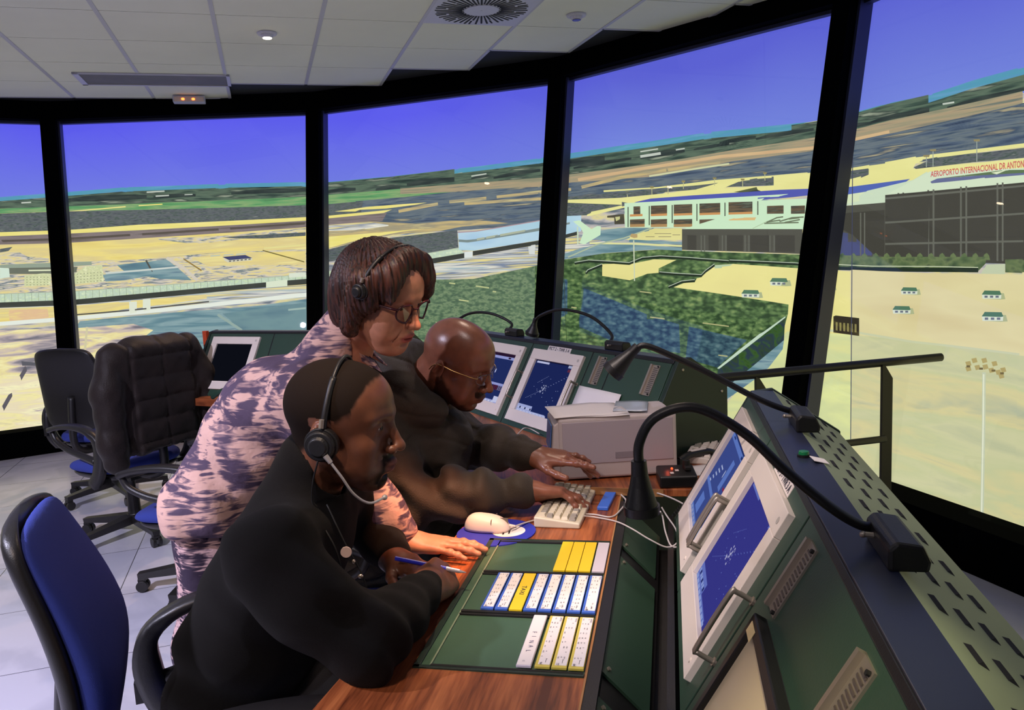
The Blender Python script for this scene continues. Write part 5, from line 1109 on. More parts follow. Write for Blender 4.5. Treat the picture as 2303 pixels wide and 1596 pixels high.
# ------------------------------------------------------------------ office chairs
M_BLUEF = mat('blue_fabric', (46, 62, 150), .85, bump=.25, bscale=700, var=.06, vscale=4)
M_SHELL = mat('chair_black_plastic', (34, 32, 32), .38, bump=.08, bscale=500)
def cushion(rows, name, m, parent, closed=True):
    """closed skin through rings of points"""
    bm = BM(); rg = [[bm.verts.new(p) for p in r] for r in rows]; n = len(rg[0])
    for i in range(len(rg)-1):
        for k in range(n): bm.faces.new((rg[i][k], rg[i][(k+1) % n], rg[i+1][(k+1) % n], rg[i+1][k]))
    bm.faces.new(rg[0][::-1]); bm.faces.new(rg[-1])
    o = obj(name, bm, m, parent, smooth=True); s = o.modifiers.new('subd', 'SUBSURF'); s.levels = 1; s.render_levels = 2; return o
def make_chair(label, x, y, rz, seat=.47, group='blue office chairs', wk=1.0):
    t = thing('office_chair', label, 'chair', (x, y, 0), rz, group)
    sz = seat
    # back cushion and shell: profile in x-z, width varies with height
    prof = [(sz+.06, -.215, .17), (sz+.14, -.195, .205), (sz+.24, -.170, .222), (sz+.32, -.178, .225), (sz+.42, -.215, .212), (sz+.50, -.252, .195), (sz+.555, -.272, .172)]
    prof = [(a, b, c*wk) for a, b, c in prof]
    def ring(z, xf, xb, w, rc):
        pts = []
        for (a, b) in ((xf, -1), (xf, 1), (xb, 1), (xb, -1)): pass
        n = 7
        for k in range(n): u = -1+2*k/(n-1); pts.append((xf+.018*u*u*(-1 if True else 1)*(-1)*.0-.012*u*u, w*u, z))
        for k in range(n): u = 1-2*k/(n-1); pts.append((xb+.006*u*u, w*u*1.0, z))
        return pts
    th = [.030, .046, .062, .060, .046, .038, .028]
    cushion([ring(z, xf, xf-t_, w, 0) for (z, xf, w), t_ in zip(prof, th)], 'back_cushion', M_BLUEF, t)
    sh = []
    for (z, xf, w), t_ in zip(prof, th):
        zz = z+(.010 if z > sz+.5 else -.012 if z < sz+.1 else 0); xb = xf-t_-.002; w2 = w+.012
        pts = []
        for k in range(7): u = -1+2*k/6; pts.append((xb+(.022 if abs(u) > .95 else 0), w2*u, zz))
        for k in range(7): u = 1-2*k/6; pts.append((xb-.030+.012*u*u, w2*u*.99, zz))
        sh.append(pts)
    cushion(sh, 'back_shell', M_SHELL, t)
    bm = BM(); tube(bm, [(-.05, 0, sz-.085), (-.20, 0, sz-.085), (-.285, 0, sz-.03), (-.285, 0, sz+.12), (-.268, 0, sz+.26)], .022, 10); obj('back_bar', bm, M_SHELL, t)
    # seat
    rows = []
    for (z, f, dx) in ((sz-.045, .90, 0), (sz-.030, 1.0, 0), (sz-.005, 1.02, 0), (sz+.018, .97, 0), (sz+.028, .80, 0), (sz+.030, .4, 0)):
        pts = []
        for k in range(20):
            a = 2*math.pi*k/20; c, s = math.cos(a), math.sin(a); cx_ = math.copysign(abs(c)**.55, c); sy_ = math.copysign(abs(s)**.55, s)
            pts.append((.02+.235*f*cx_, .235*f*sy_, z-(.030*max(0, cx_)**3 if z > sz-.02 else 0)))
        rows.append(pts)
    cushion(rows, 'seat_cushion', M_BLUEF, t)
    rows = [[(.02+.225*f*math.copysign(abs(math.cos(a))**.55, math.cos(a)), .225*f*math.copysign(abs(math.sin(a))**.55, math.sin(a)), z) for a in [2*math.pi*k/20 for k in range(20)]] for z, f in ((sz-.085, .72), (sz-.075, .9), (sz-.048, 1.0), (sz-.036, .98))]
    cushion(rows, 'seat_pan', M_SHELL, t)
    for sg in (-1, 1):               # closed plastic arms
        y0 = sg*.275; bm = BM()
        path = [(.205, sz+.195), (.12, sz+.215), (.0, sz+.222), (-.10, sz+.205), (-.165, sz+.155), (-.175, sz+.08), (-.150, sz-.01), (-.10, sz-.075)]
        P = smooth_path([(a, 0, b) for a, b in path], 5); prev = None
        for i in range(len(P)):
            f = i/(len(P)-1); hw = .027 if f < .5 else .022; tk = .013 if f < .45 else .013+.016*min(1, (f-.45)*4)
            d = (P[min(i+1, len(P)-1)]-P[max(i-1, 0)]).normalized(); n = Vector((-d.z, 0, d.x))
            rg = [bm.verts.new(P[i]+n*tk*c+Vector((0, y0+hw*e, 0))) for c, e in ((1, -.8), (1, .8), (.5, 1), (-.5, 1), (-1, .8), (-1, -.8), (-.5, -1), (.5, -1))]
            if prev:
                for k in range(8): bm.faces.new((prev[k], prev[(k+1) % 8], rg[(k+1) % 8], rg[k])).smooth = True
            else: bm.faces.new(rg)
            prev = rg
        bm.faces.new(prev[::-1])
        tube(bm, [(.20, y0, sz+.190), (.17, y0, sz+.14), (.09, y0, sz+.10), (-.02, y0, sz+.075), (-.14, y0, sz+.05)], [.014, .015, .016, .017, .02], 8)
        box(bm, (-.10, sg*.245, sz-.065), (.07, .08, .022)); box(bm, (-.196, y0, sz+.03), (.02, .02, .05))
        obj('armrest', bm, M_SHELL, t)
    bm = BM(); cyl(bm, (0, 0, .115), (0, 0, sz-.19), .034, .030, seg=20); cyl(bm, (0, 0, sz-.20), (0, 0, sz-.08), .020, seg=16); box(bm, (0, 0, sz-.095), (.17, .12, .045)); obj('gas_column', bm, M_SHELL, t, bevel=.002)
    bm = BM(); tube(bm, [(.02, -.05, sz-.10), (.02, -.20, sz-.105), (.03, -.235, sz-.10)], .006, 8); ball(bm, (.03, -.245, sz-.10), (.018, .022, .014)); obj('height_lever', bm, M_SHELL, t)
    bm = BM(); cyl(bm, (0, 0, .07), (0, 0, .125), .048, .040, seg=20); obj('base_hub', bm, M_SHELL, t, bevel=.004)
    for k in range(5):
        a = 2*math.pi*k/5+.3; m = Matrix.Rotation(a, 4, 'Z'); bm = BM()
        hexa(bm, [m @ Vector(p) for p in ((.02, -.034, .120), (.02, .034, .120), (.02, .028, .072), (.02, -.028, .072))], [m @ Vector(p) for p in ((.315, -.019, .088), (.315, .019, .088), (.315, .015, .062), (.315, -.015, .062))])
        leg = obj('leg', bm, M_SHELL, t, bevel=.005)
        bm = BM(); c = m @ Vector((.300, 0, .028)); tv = m.to_3x3() @ Vector((0, 1, 0))
        for s in (-1, 1): cyl(bm, c+tv*s*.006, c+tv*s*.024, .026, seg=18)
        cyl(bm, c+Vector((0, 0, .01)), c+Vector((0, 0, .045)), .008, seg=8); box(bm, c+Vector((0, 0, .028)), (.034, .034, .014), Euler((0, 0, a)))
        obj('caster', bm, M_SHELL, leg, bevel=.002)
    return t
ch1 = make_chair('blue office chair in the left foreground, under the man in the black fleece', -.592, 1.45, R(20), .475, wk=.80)
ch2 = make_chair('office chair with a dark jacket hung over its back, left of the blouse', -2.11, 4.15, R(152), .44)
ch3 = make_chair('office chair seen from behind at the far left, in front of the left mullion', -2.60, 4.90, R(78), .44)
ch4 = make_chair('blue office chair mostly hidden behind the patterned trousers, seat front and one caster showing', -1.42, 3.42, R(172), .40)
ch5 = make_chair('office chair under the bald man in the dark jacket', -.53, 2.34, R(-16), .46)

# dark padded jacket hung over the second chair
jb = (-2.11, 4.15, 0)
jk = thing('jacket', 'dark brown padded jacket hanging over the back of the office chair left of the blouse', 'jacket', jb)
# ------------------------------------------------------------------ organic shapes: blended distance fields turned into one closed mesh
class Field:
    def __init__(s, h): s.h = h; s.P = []; s.disp = None; s.amp = 0.0
    def _add(s, kind, k, c, r, *a, sub=False): s.P.append((kind, k, sub, np.array(c, float), r, a)); return s
    def cap(s, a, b, r1, r2=None, k=.02, sub=False):
        a = np.array(a, float); b = np.array(b, float); r2 = r1 if r2 is None else r2
        return s._add('cap', k, (a+b)/2, np.linalg.norm(a-b)/2+max(r1, r2), a, b, r1, r2, sub=sub)
    def chain(s, pts, rs, k=.02):
        for i in range(len(pts)-1): s.cap(pts[i], pts[i+1], rs[i], rs[i+1], k)
        return s
    def ell(s, c, r, k=.02, rot=None, sub=False):
        m = np.eye(3) if rot is None else np.array(rot, float)
        return s._add('ell', k, c, max(r), np.array(c, float), np.array(r, float), m, sub=sub)
    def box(s, c, r, rnd=.01, k=.02, rot=None, sub=False):
        m = np.eye(3) if rot is None else np.array(rot, float)
        return s._add('box', k, c, float(np.linalg.norm(r))+rnd, np.array(c, float), np.array(r, float), m, rnd, sub=sub)
    def ev(s, P, sel=None):
        d = np.full(len(P), 1.0)
        for i, (kind, k, sub, c, r, a) in enumerate(s.P):
            if sel is not None and not sel[i]: continue
            if kind == 'cap':
                A, B, r1, r2 = a; ba = B-A; pa = P-A; h = np.clip(pa@ba/max(ba@ba, 1e-12), 0, 1)
                e = np.linalg.norm(pa-h[:, None]*ba, axis=1)-(r1+(r2-r1)*h)
            elif kind == 'ell':
                C, Rr, m = a; q = (P-C)@m; k0 = np.linalg.norm(q/Rr, axis=1); k1 = np.linalg.norm(q/(Rr*Rr), axis=1)+1e-9; e = k0*(k0-1)/k1
                e = np.where(k0 < .05, -Rr.min(), e)
            else:
                C, Rr, m, rn = a; q = np.abs((P-C)@m)-Rr+rn
                e = np.linalg.norm(np.maximum(q, 0), axis=1)+np.minimum(q.max(1), 0)-rn
            if sub:
                e = -e; h = np.maximum(k-np.abs(d-e), 0)/k; d = np.maximum(d, e)+h*h*k*.25
            else:
                h = np.maximum(k-np.abs(d-e), 0)/k; d = np.minimum(d, e)-h*h*k*.25
        if s.disp is not None: d = d-s.disp(P)
        return d
    def mesh(s):
        h = s.h; B = 12; bs = B*h
        C = np.array([p[3] for p in s.P]); Rd = np.array([p[4] for p in s.P]); K = np.array([p[1] for p in s.P]); SUB = np.array([p[2] for p in s.P])
        add = ~SUB; pad = .02+s.amp
        lo = (C[add]-Rd[add][:, None]).min(0)-pad; hi = (C[add]+Rd[add][:, None]).max(0)+pad
        n = np.ceil((hi-lo)/bs).astype(int)
        g = np.stack(np.meshgrid(*[np.arange(k) for k in n], indexing='ij'), -1).reshape(-1, 3)
        cen = lo+(g+.5)*bs; dd = np.concatenate([s.ev(cen[i:i+40000]) for i in range(0, len(cen), 40000)])
        act = g[np.abs(dd) < bs*.87*1.35+s.amp+.004]
        off = np.stack(np.meshgrid(*[np.arange(B+1)]*3, indexing='ij'), -1).reshape(-1, 3)
        OFFK = 1 << 20
        keys, pos, quads = [], [], []
        big = np.array([1 << 40, 1 << 20, 1])
        for b in act:
            c = lo+(b+.5)*bs
            sel = np.linalg.norm(C-c, axis=1)-Rd < bs*.87+K+.03+s.amp
            if not sel[add].any(): continue
            v = s.ev(lo+(b*B+off)*h, sel).reshape(B+1, B+1, B+1)
            neg = v < 0
            if neg.all() or not neg.any(): continue
            # one vertex in every cell the surface crosses, at the mean of its edge crossings
            acc = np.zeros((B, B, B, 3)); cnt = np.zeros((B, B, B))
            for ax in range(3):
                sl0 = [slice(None)]*3; sl1 = [slice(None)]*3; sl0[ax] = slice(0, B); sl1[ax] = slice(1, B+1)
                a0, a1 = v[tuple(sl0)], v[tuple(sl1)]; cr = (a0 < 0) != (a1 < 0); t = np.where(cr, a0/(a0-a1+1e-20), 0)
                for o1 in (0, 1):
                    for o2 in (0, 1):
                        ss = [slice(0, B)]*3; oth = [q for q in range(3) if q != ax]
                        ss[oth[0]] = slice(o1, o1+B); ss[oth[1]] = slice(o2, o2+B)
                        m = cr[tuple(ss)]; p = np.zeros((B, B, B, 3)); p[..., ax] = t[tuple(ss)]; p[..., oth[0]] = o1; p[..., oth[1]] = o2
                        acc += p*m[..., None]; cnt += m
            idx = np.argwhere(cnt > 0)
            if not len(idx): continue
            pv = acc[tuple(idx.T)]/cnt[tuple(idx.T)][:, None]
            gi = b*B+idx
            keys.append((gi+4)@big); pos.append(lo+(gi+pv)*h)
            for ax in range(3):
                oth = [q for q in range(3) if q != ax]
                ss = [slice(0, B)]*3; s1 = list(ss); s1[ax] = slice(1, B+1)
                a0, a1 = v[tuple(ss)], v[tuple(s1)]; e = np.argwhere((a0 < 0) != (a1 < 0))
                if not len(e): continue
                sg = a0[tuple(e.T)] < 0; ge = b*B+e; u = np.zeros(3, int); w = np.zeros(3, int); u[(ax+1) % 3] = 1; w[(ax+2) % 3] = 1
                q = np.stack([(ge+4)@big, (ge+4-u)@big, (ge+4-u-w)@big, (ge+4-w)@big], 1)
                q[~sg] = q[~sg][:, ::-1]; quads.append(q)
        keys = np.concatenate(keys); pos = np.concatenate(pos); quads = np.concatenate(quads)
        uk, fi = np.unique(keys, return_index=True); V = pos[fi]
        ix = np.searchsorted(uk, quads); ix = np.clip(ix, 0, len(uk)-1); ok = (uk[ix] == quads).all(1)
        return V, ix[ok]
def wob(P, f, seed=0.0):
    """cheap smooth noise"""
    x, y, z = P[:, 0]*f+seed, P[:, 1]*f+seed*1.7, P[:, 2]*f-seed
    return (np.sin(x+1.3*np.sin(y*.9+z*.4))+np.sin(y*1.1+1.2*np.sin(z*.8-x*.5))+np.sin(z*1.2+1.4*np.sin(x*.7+y*.6)))/3
def fmesh(name, F, mats, parent, base, colors=None, attr='tint'):
    V, Q = F.mesh(); me = bpy.data.meshes.new(name)
    me.vertices.add(len(V)); me.vertices.foreach_set('co', (V-np.array(base)).ravel().astype(np.float32))
    me.loops.add(len(Q)*4); me.loops.foreach_set('vertex_index', Q.ravel().astype(np.int32))
    me.polygons.add(len(Q)); me.polygons.foreach_set('loop_start', (np.arange(len(Q))*4).astype(np.int32)); me.polygons.foreach_set('loop_total', np.full(len(Q), 4, np.int32))
    me.update(calc_edges=True); me.validate()
    # keep the largest connected pieces only
    me.polygons.foreach_set('use_smooth', [True]*len(me.polygons))
    for m in (mats if isinstance(mats, (list, tuple)) else [mats]): me.materials.append(m)
    if colors is not None:
        c = colors(V); ca = me.color_attributes.new(name=attr, type='FLOAT_COLOR', domain='POINT')
        ca.data.foreach_set('color', np.concatenate([c, np.ones((len(V), 1))], 1).ravel().astype(np.float32))
    o = bpy.data.objects.new(name, me); COL.objects.link(o)
    if parent: o.parent = parent
    return o
def rotm(yaw, pitch, roll=0.0):
    """columns: forward, left, up; pitch down positive; degrees"""
    m = Matrix.Rotation(R(yaw), 3, 'Z') @ Matrix.Rotation(R(pitch), 3, 'Y') @ Matrix.Rotation(R(roll), 3, 'X')
    return m
class Frame:
    def __init__(s, o, yaw, pitch, roll=0, sc=1.0): s.o = np.array(o, float); s.m = np.array(rotm(yaw, pitch, roll)); s.sc = sc
    def __call__(s, *p):
        p = p[0] if len(p) == 1 else p
        return s.o+s.m@(np.array(p, float)*s.sc)
    def r(s, rot=None): return s.m if rot is None else s.m@rot
    def inv(s, P): return (P-s.o)@s.m/s.sc
def add_head(F, H, nose=.012, jaw=1.0, male=True, lips=1.0, thick=1.0, belly=1.0):
    c = H.sc
    def E_(p, r, k=.02, sub=False, rot=None): F.ell(H(p), [q*c for q in r], k*c, H.r(rot), sub)
    def C_(a, b, r1, r2=None, k=.02, sub=False): F.cap(H(a), H(b), r1*c, (r1 if r2 is None else r2)*c, k*c, sub)
    E_((-.012, 0, .043), (.096, .076, .086)); E_((.030, 0, .052), (.062, .062, .060), .03)
    E_((.030, 0, -.020), (.058, .058, .074), .03)
    for s in (-1, 1):
        C_((-.004, s*.050*jaw, -.048), (.058, s*.020, -.090), .020, .017, .03)
        E_((.058, s*.040, -.014), (.022, .020, .018), .022)
        C_((.088, s*.010, .041), (.068, s*.046, .038), .0085, .0075, .014)
        E_((.052, s*.038*thick, -.048), (.026, .018, .026), .03)
    E_((.074, 0, -.091), (.018, .022, .016), .022)
    for s in (-1, 1):
        E_((.098, s*.031, .022), (.018, .0165, .0115), .012, True)
        E_((.0725, s*.031, .0215), (.0150, .0150, .0140), .004)
        E_((.0885, s*.031, .0195), (.009, .0125, .0030), .0015, True)
        C_((.0805, s*.022, .013), (.076, s*.043, .010), .0035, .003, .008)
    C_((.088, 0, .028), (.110, 0, -.012), .0075, .0090, .012)
    E_((.1135, 0, -.019), (.0115, .0115, .0095), .008)
    for s in (-1, 1):
        E_((.103, s*nose, -.0225), (.0105, .0070, .0082), .006); E_((.108, s*nose*.62, -.0315), (.0048, .0034, .0046), .002, True)
        C_((.096, s*.019, -.030), (.084, s*.034, -.056), .0012, .001, .006, True)
    E_((.080, 0, -.056), (.022, .031, .024), .02)
    E_((.0975, 0, -.0515), (.0100*lips, .0225, .0056*lips), .005); E_((.0945, 0, -.0625), (.0100*lips, .0195, .0066*lips), .005)
    E_((.108, 0, -.0568), (.012, .0235, .0011), .0015, True); E_((.094, 0, -.077), (.008, .018, .005), .008, True)
    ey = Matrix.Rotation(R(14), 3, 'Y')
    for s in (-1, 1):
        rt = np.array(Matrix.Rotation(R(18*s), 3, 'Z') @ ey)
        E_((-.016, s*.0795, .002), (.0175, .0062, .0310), .005, False, rt); E_((-.010, s*.0865, .005), (.0110, .0052, .0205), .003, True, rt)
        C_((-.020, s*.086, .020), (-.026, s*.086, -.004), .0030, .0028, .003); E_((-.008, s*.0775, -.026), (.0075, .0045, .0085), .004)
def add_hand(F, M, s=1, curl=((10, 20, 15),)*4, spread=(6, 1, -4, -10), thumb=((38, -20), (25, -10), (10, -6)), sc=1.0, fat=1.0, curlt=0):
    """M: Frame at the wrist, x to the fingers, z out of the back of the hand, y towards the thumb times s"""
    q = lambda p: M((p[0]*sc, p[1]*s*sc, p[2]*sc)); r = lambda v: v*sc*fat*M.sc
    kn = ((.090, .028, .001), (.094, .0085, .004), (.089, -.0115, .003), (.080, -.030, -.001))
    for (x, y, z) in kn: F.cap(q((.006, y*.62, 0)), q((x, y, z)), r(.0150), r(.0112), .014)
    F.ell(q((.045, 0, -.003)), [r(.046), r(.036), r(.0150)], .014, M.r()); F.ell(q((.030, .022, -.010)), [r(.028), r(.016), r(.014)], .014, M.r())
    F.cap(q((-.02, 0, 0)), q((.02, 0, 0)), r(.025), r(.024), .02)
    for f in range(4):
        L = ((.043, .026, .022), (.047, .030, .023), (.043, .028, .022), (.034, .021, .020))[f]; rr_ = (.0090, .0092, .0088, .0078)[f]
        p = Vector(kn[f]); a = 0; yaw = R(spread[f])
        for j in range(3):
            a += R(curl[f][j]); d = Vector((math.cos(a)*math.cos(yaw), math.cos(a)*math.sin(yaw), -math.sin(a))); e = p+d*L[j]
            F.cap(q(p), q(e), r(rr_*(1-.06*j)), r(rr_*(1-.06*(j+1))), .005)
            if j: F.ell(q(p+Vector((0, 0, .0008))), [r(rr_*1.05)]*3, .005)
            p = e
    p = Vector((.018, .026, -.008)); L = (.044, .032, .026); yaw = 0; a = R(curlt)
    for j in range(3):
        yaw = R(thumb[j][0]) if j == 0 else yaw-R(thumb[j][0])*.5; a -= R(thumb[j][1])*.5
        d = Vector((math.cos(a)*math.cos(yaw), math.cos(a)*math.sin(yaw), -math.sin(a))); e = p+d*L[j]
        F.cap(q(p), q(e), r((.0135, .0108, .0098)[j]), r((.0110, .0098, .0085)[j]), .010 if j == 0 else .005); p = e
def smoothstep(a, b, x): t = np.clip((x-a)/(b-a), 0, 1); return t*t*(3-2*t)
def head_masks(H, hair, beard, lipk=1.0):
    """vertex tints: red = cropped hair, green = lips, blue = beard"""
    def f(V):
        q = H.inv(V); x, y, z = q[:, 0], q[:, 1], q[:, 2]; n = wob(q, 190)*.5+wob(q, 420)*.3
        near = (np.abs(y) < .1) & (np.abs(x) < .14) & (z > -.13) & (z < .16)
        lp = smoothstep(1.25, .8, np.sqrt(((x-.101)/.014)**2+(y/.024)**2+((z+.057)/.0115)**2))
        hr = np.zeros(len(V)); bd = np.zeros(len(V))
        if hair == 'crop':       # receding crop: hair above a line that rises to the front
            line = np.interp(x, [-.13, -.075, -.045, -.028, -.005, .012, .040, .052, .062, .078], [-.055, -.050, -.035, .000, .022, .030, .046, .075, .098, .122])+.010*(np.abs(y)/.07)*(x > .04)
            hr = smoothstep(-.010, .010, z-line+n*.009)*(x < .082)
            hr *= np.where((np.abs(y) > .071) & (x > -.035) & (x < .012) & (z < .036), 0, 1)
        if beard == 'full':
            d = smoothstep(.010, -.010, z-(-.058+.9*np.clip(.045-x, -.05, .06))+n*.006)*(x > -.012)
            d *= smoothstep(-.022, -.006, x)
            ms = smoothstep(.008, .0, np.abs(z+.042)-.005+n*.003)*(x > .080)*(np.abs(y) < .028)
            bd = np.maximum(d, ms)*(z > -.125)
        if beard == 'goatee':
            d = smoothstep(1.1, .85, np.sqrt(((x-.088)/.028)**2+(y/.026)**2+((z+.088)/.022)**2)+n*.12)
            ms = smoothstep(.006, .0, np.abs(z+.041)-.004+n*.003)*(x > .082)*(np.abs(y) < .026)
            sd = smoothstep(.008, -.004, np.abs(np.abs(y)-.026)-.004)*(x > .07)*(z < -.04)*(z > -.09)
            jw = .55*smoothstep(.010, -.012, z+.055-.5*np.clip(.03-x, -.05, .06)+n*.006)*(x > -.012)
            bd = np.maximum.reduce([d, ms, sd, jw])*(z > -.125)
        bd = bd*(1-lp)
        bd = np.maximum(bd, 0)
        return np.stack([hr*near, lp*near*lipk, bd*near], 1)
    return f
def skin_mat(name, rgb, hair_rgb, lip_rgb, beard_rgb, rough=.42):
    m = bpy.data.materials.new(name); m.use_nodes = True; nt = m.node_tree; b = nt.nodes['Principled BSDF']
    at = nt.nodes.new('ShaderNodeAttribute'); at.attribute_name = 'tint'; sp = nt.nodes.new('ShaderNodeSeparateColor'); nt.links.new(at.outputs['Color'], sp.inputs[0])
    tc = nt.nodes.new('ShaderNodeTexCoord'); n = nt.nodes.new('ShaderNodeTexNoise'); n.inputs['Scale'].default_value = 38; n.inputs['Detail'].default_value = 4; nt.links.new(tc.outputs['Object'], n.inputs[0])
    c = lin(rgb); cr = nt.nodes.new('ShaderNodeValToRGB'); cr.color_ramp.elements[0].position = .3; cr.color_ramp.elements[1].position = .7
    cr.color_ramp.elements[0].color = (c[0]*.84, c[1]*.80, c[2]*.78, 1); cr.color_ramp.elements[1].color = (min(1, c[0]*1.12), c[1]*1.08, c[2]*1.06, 1); nt.links.new(n.outputs[0], cr.inputs[0])
    prev = cr.outputs[0]
    for o, col in ((1, lip_rgb), (2, beard_rgb), (0, hair_rgb)):
        mx = nt.nodes.new('ShaderNodeMixRGB'); nt.links.new(sp.outputs[o], mx.inputs[0]); nt.links.new(prev, mx.inputs[1]); mx.inputs[2].default_value = (*lin(col), 1); prev = mx.outputs[0]
    nt.links.new(prev, b.inputs['Base Color'])
    mr = nt.nodes.new('ShaderNodeMath'); mr.operation = 'MULTIPLY_ADD'; mr.inputs[1].default_value = .4; mr.inputs[2].default_value = rough; mr0 = nt.nodes.new('ShaderNodeMath'); mr0.operation = 'ADD'; nt.links.new(sp.outputs[0], mr0.inputs[0]); nt.links.new(sp.outputs[1], mr0.inputs[1]); nt.links.new(mr0.outputs[0], mr.inputs[0]); nt.links.new(mr.outputs[0], b.inputs['Roughness'])
    ms = nt.nodes.new('ShaderNodeMath'); ms.operation = 'MULTIPLY_ADD'; ms.inputs[1].default_value = -.38; ms.inputs[2].default_value = .45; mxm = nt.nodes.new('ShaderNodeMath'); mxm.operation = 'MAXIMUM'; nt.links.new(sp.outputs[0], mxm.inputs[0]); nt.links.new(sp.outputs[2], mxm.inputs[1]); nt.links.new(mxm.outputs[0], ms.inputs[0]); nt.links.new(ms.outputs[0], b.inputs['Specular IOR Level'])
    b.inputs['Subsurface Weight'].default_value = .12; b.inputs['Subsurface Radius'].default_value = (.012, .005, .003); b.inputs['Subsurface Scale'].default_value = .6
    n2 = nt.nodes.new('ShaderNodeTexNoise'); n2.inputs['Scale'].default_value = 420; n2.inputs['Detail'].default_value = 2; nt.links.new(tc.outputs['Object'], n2.inputs[0])
    bp = nt.nodes.new('ShaderNodeBump'); bp.inputs['Strength'].default_value = .12; bp.inputs['Distance'].default_value = .002; nt.links.new(n2.outputs[0], bp.inputs['Height']); nt.links.new(bp.outputs[0], b.inputs['Normal'])
    return m
def eyes(person, H, base, iris=(50, 30, 20)):
    mw = mat('eye_white', (206, 196, 186), .18); mi_ = mat('iris_%d_%d_%d' % iris, iris, .1); mp = mat('pupil', (8, 6, 6), .05)
    for s in (-1, 1):
        c = Vector(H((.0735, s*.031, .0205))-np.array(base)); r = .0128*H.sc; d = Vector(H.m@np.array((1, -.10, -.12))).normalized()
        bm = BM(); ball(bm, c, r, seg=24); cyl(bm, c+d*r*.90, c+d*r*1.010, r*.46, r*.40, seg=20, mi=1); cyl(bm, c+d*r*.97, c+d*r*1.03, r*.20, r*.18, seg=16, mi=2)
        obj('eye', bm, [mw, mi_, mp], person, smooth=True)
def lt(H, base, pts): return [Vector(H(p)-np.array(base)) for p in pts]
# ------------------------------------------------------------------ people
def person(label, base): return thing('person', label, 'person', base)
def fabric(name, rgb, rough=.9, bump=.3, bs=500, var=.1, vs=9, sheen=.3):
    m = mat(name, rgb, rough, bump=bump, bscale=bs, var=var, vscale=vs, spec=.2); m.node_tree.nodes['Principled BSDF'].inputs['Sheen Weight'].default_value = sheen; return m
def folds(P, dirs):
    """sum of soft directional creases: (centre, direction across the crease, frequency, amplitude, reach)"""
    d = np.zeros(len(P))
    for c, n, f, a, rad in dirs:
        q = P-np.array(c); w = np.exp(-(q*q).sum(1)/(rad*rad)); n = np.array(n, float); n /= np.linalg.norm(n)
        d += a*w*np.sin(f*(q@n)+1.6*wob(P, 14, f))
    return d
def pants_legs(F, hip, knees, feet, r=(.088, .066, .050), k=.05):
    for kn, ft, s in zip(knees, feet, (-1, 1)):
        h = np.array(hip)+np.array((0, s*-.085, 0)); F.chain([h, kn, ft], r, k)
def shoes(person_, base, feet, yaw, m):
    for ft in feet:
        bm = BM(); c = Vector(ft)-Vector(base); Mx = Matrix.Translation((c.x, c.y, 0)) @ Matrix.Rotation(R(yaw), 4, 'Z')
        ball(bm, (.045, 0, .040), (.135, .048, .040), seg=24, M=Mx); ball(bm, (-.03, 0, .06), (.055, .042, .055), seg=20, M=Mx); box(bm, (.04, 0, .008), (.25, .08, .016), M=Mx)
        obj('shoe', bm, m, person_, smooth=True)

# ===== man in the black fleece, front
B1 = (-.58, 1.46, 0)
H1 = Frame((-.333, 1.459, 1.122), -7, 9, 3, 1.03)
pr1 = person('seated man in a black fleece, headset with silver boom, pen in his fist', B1)
W1R, W1L = np.array((-.192, 1.478, .784)), np.array((-.275, 1.625, .785))
E1R, E1L = np.array((-.268, 1.245, .800)), np.array((-.36, 1.83, .80))
S1R, S1L = np.array((-.425, 1.262, .955)), np.array((-.405, 1.655, .965))
hand1R = Frame(W1R, 72, 4, 40, 1.0); hand1L = Frame(W1L, -40, 2, -20, 1.0)
F = Field(.0023); add_head(F, H1, nose=.0165, lips=1.25, jaw=1.02)
F.cap(H1(-.028, 0, -.045), (-.425, 1.475, .985), .060, .066, .03)
F.chain([(-.42, 1.47, .97), (-.50, 1.46, .80), (-.58, 1.46, .58)], (.06, .07, .07), .03)
for S_, E_, W_ in ((S1R, E1R, W1R), (S1L, E1L, W1L)): F.chain([(-.42, 1.47, .95), S_, E_, W_], (.05, .045, .036, .026), .03)
add_hand(F, hand1R, 1, curl=((52, 62, 30), (60, 70, 40), (66, 72, 40), (70, 70, 40)), spread=(3, 0, -3, -6), thumb=((34, 10), (20, 30), (10, 20)), sc=1.02, fat=1.08, curlt=30)
add_hand(F, hand1L, -1, curl=((50, 50, 30), (55, 60, 30), (60, 60, 30), (60, 60, 30)), spread=(3, 0, -3, -6), thumb=((40, 0), (15, 20), (10, 10)), sc=1.0, fat=1.05, curlt=20)
M_SK1 = skin_mat('skin_dark_brown', (106, 68, 50), (30, 23, 19), (120, 70, 60), (24, 16, 13), .38)
fmesh('body', F, M_SK1, pr1, B1, head_masks(H1, 'crop', 'goatee')); eyes(pr1, H1, B1)
# fleece
F = Field(.0046)
F.ell((-.465, 1.462, .865), (.115, .185, .150), .06, rotm(-7, 32)); F.ell((-.545, 1.46, .70), (.130, .172, .165), .08, rotm(-7, 20)); F.ell((-.585, 1.46, .575), (.135, .178, .110), .06)
F.cap((-.425, 1.30, .940), (-.41, 1.62, .945), .070, .070, .06)
F.cap((-.435, 1.475, .965), H1(-.045, 0, -.072), .080, .071, .030)
for S_, E_, W_, e2 in ((S1R, E1R, W1R, hand1R), (S1L, E1L, W1L, hand1L)):
    wr = W_+(E_-W_)*.10; F.chain([S_, (S_+E_)/2+np.array((-.012, -.008, .0)), E_, (E_+wr)/2, wr], (.078, .070, .061, .050, .040), .035)
F.cap(W1R+(E1R-W1R)*.09, W1R+(E1R-W1R)*.02, .0385, .037, .005)
F.cap(H1(-.020, 0, -.03), (-.395, 1.472, 1.02), .062, .062, .008, sub=True); F.ell(H1(.035, 0, -.070), [.075, .095, .050], .01, H1.m, sub=True)
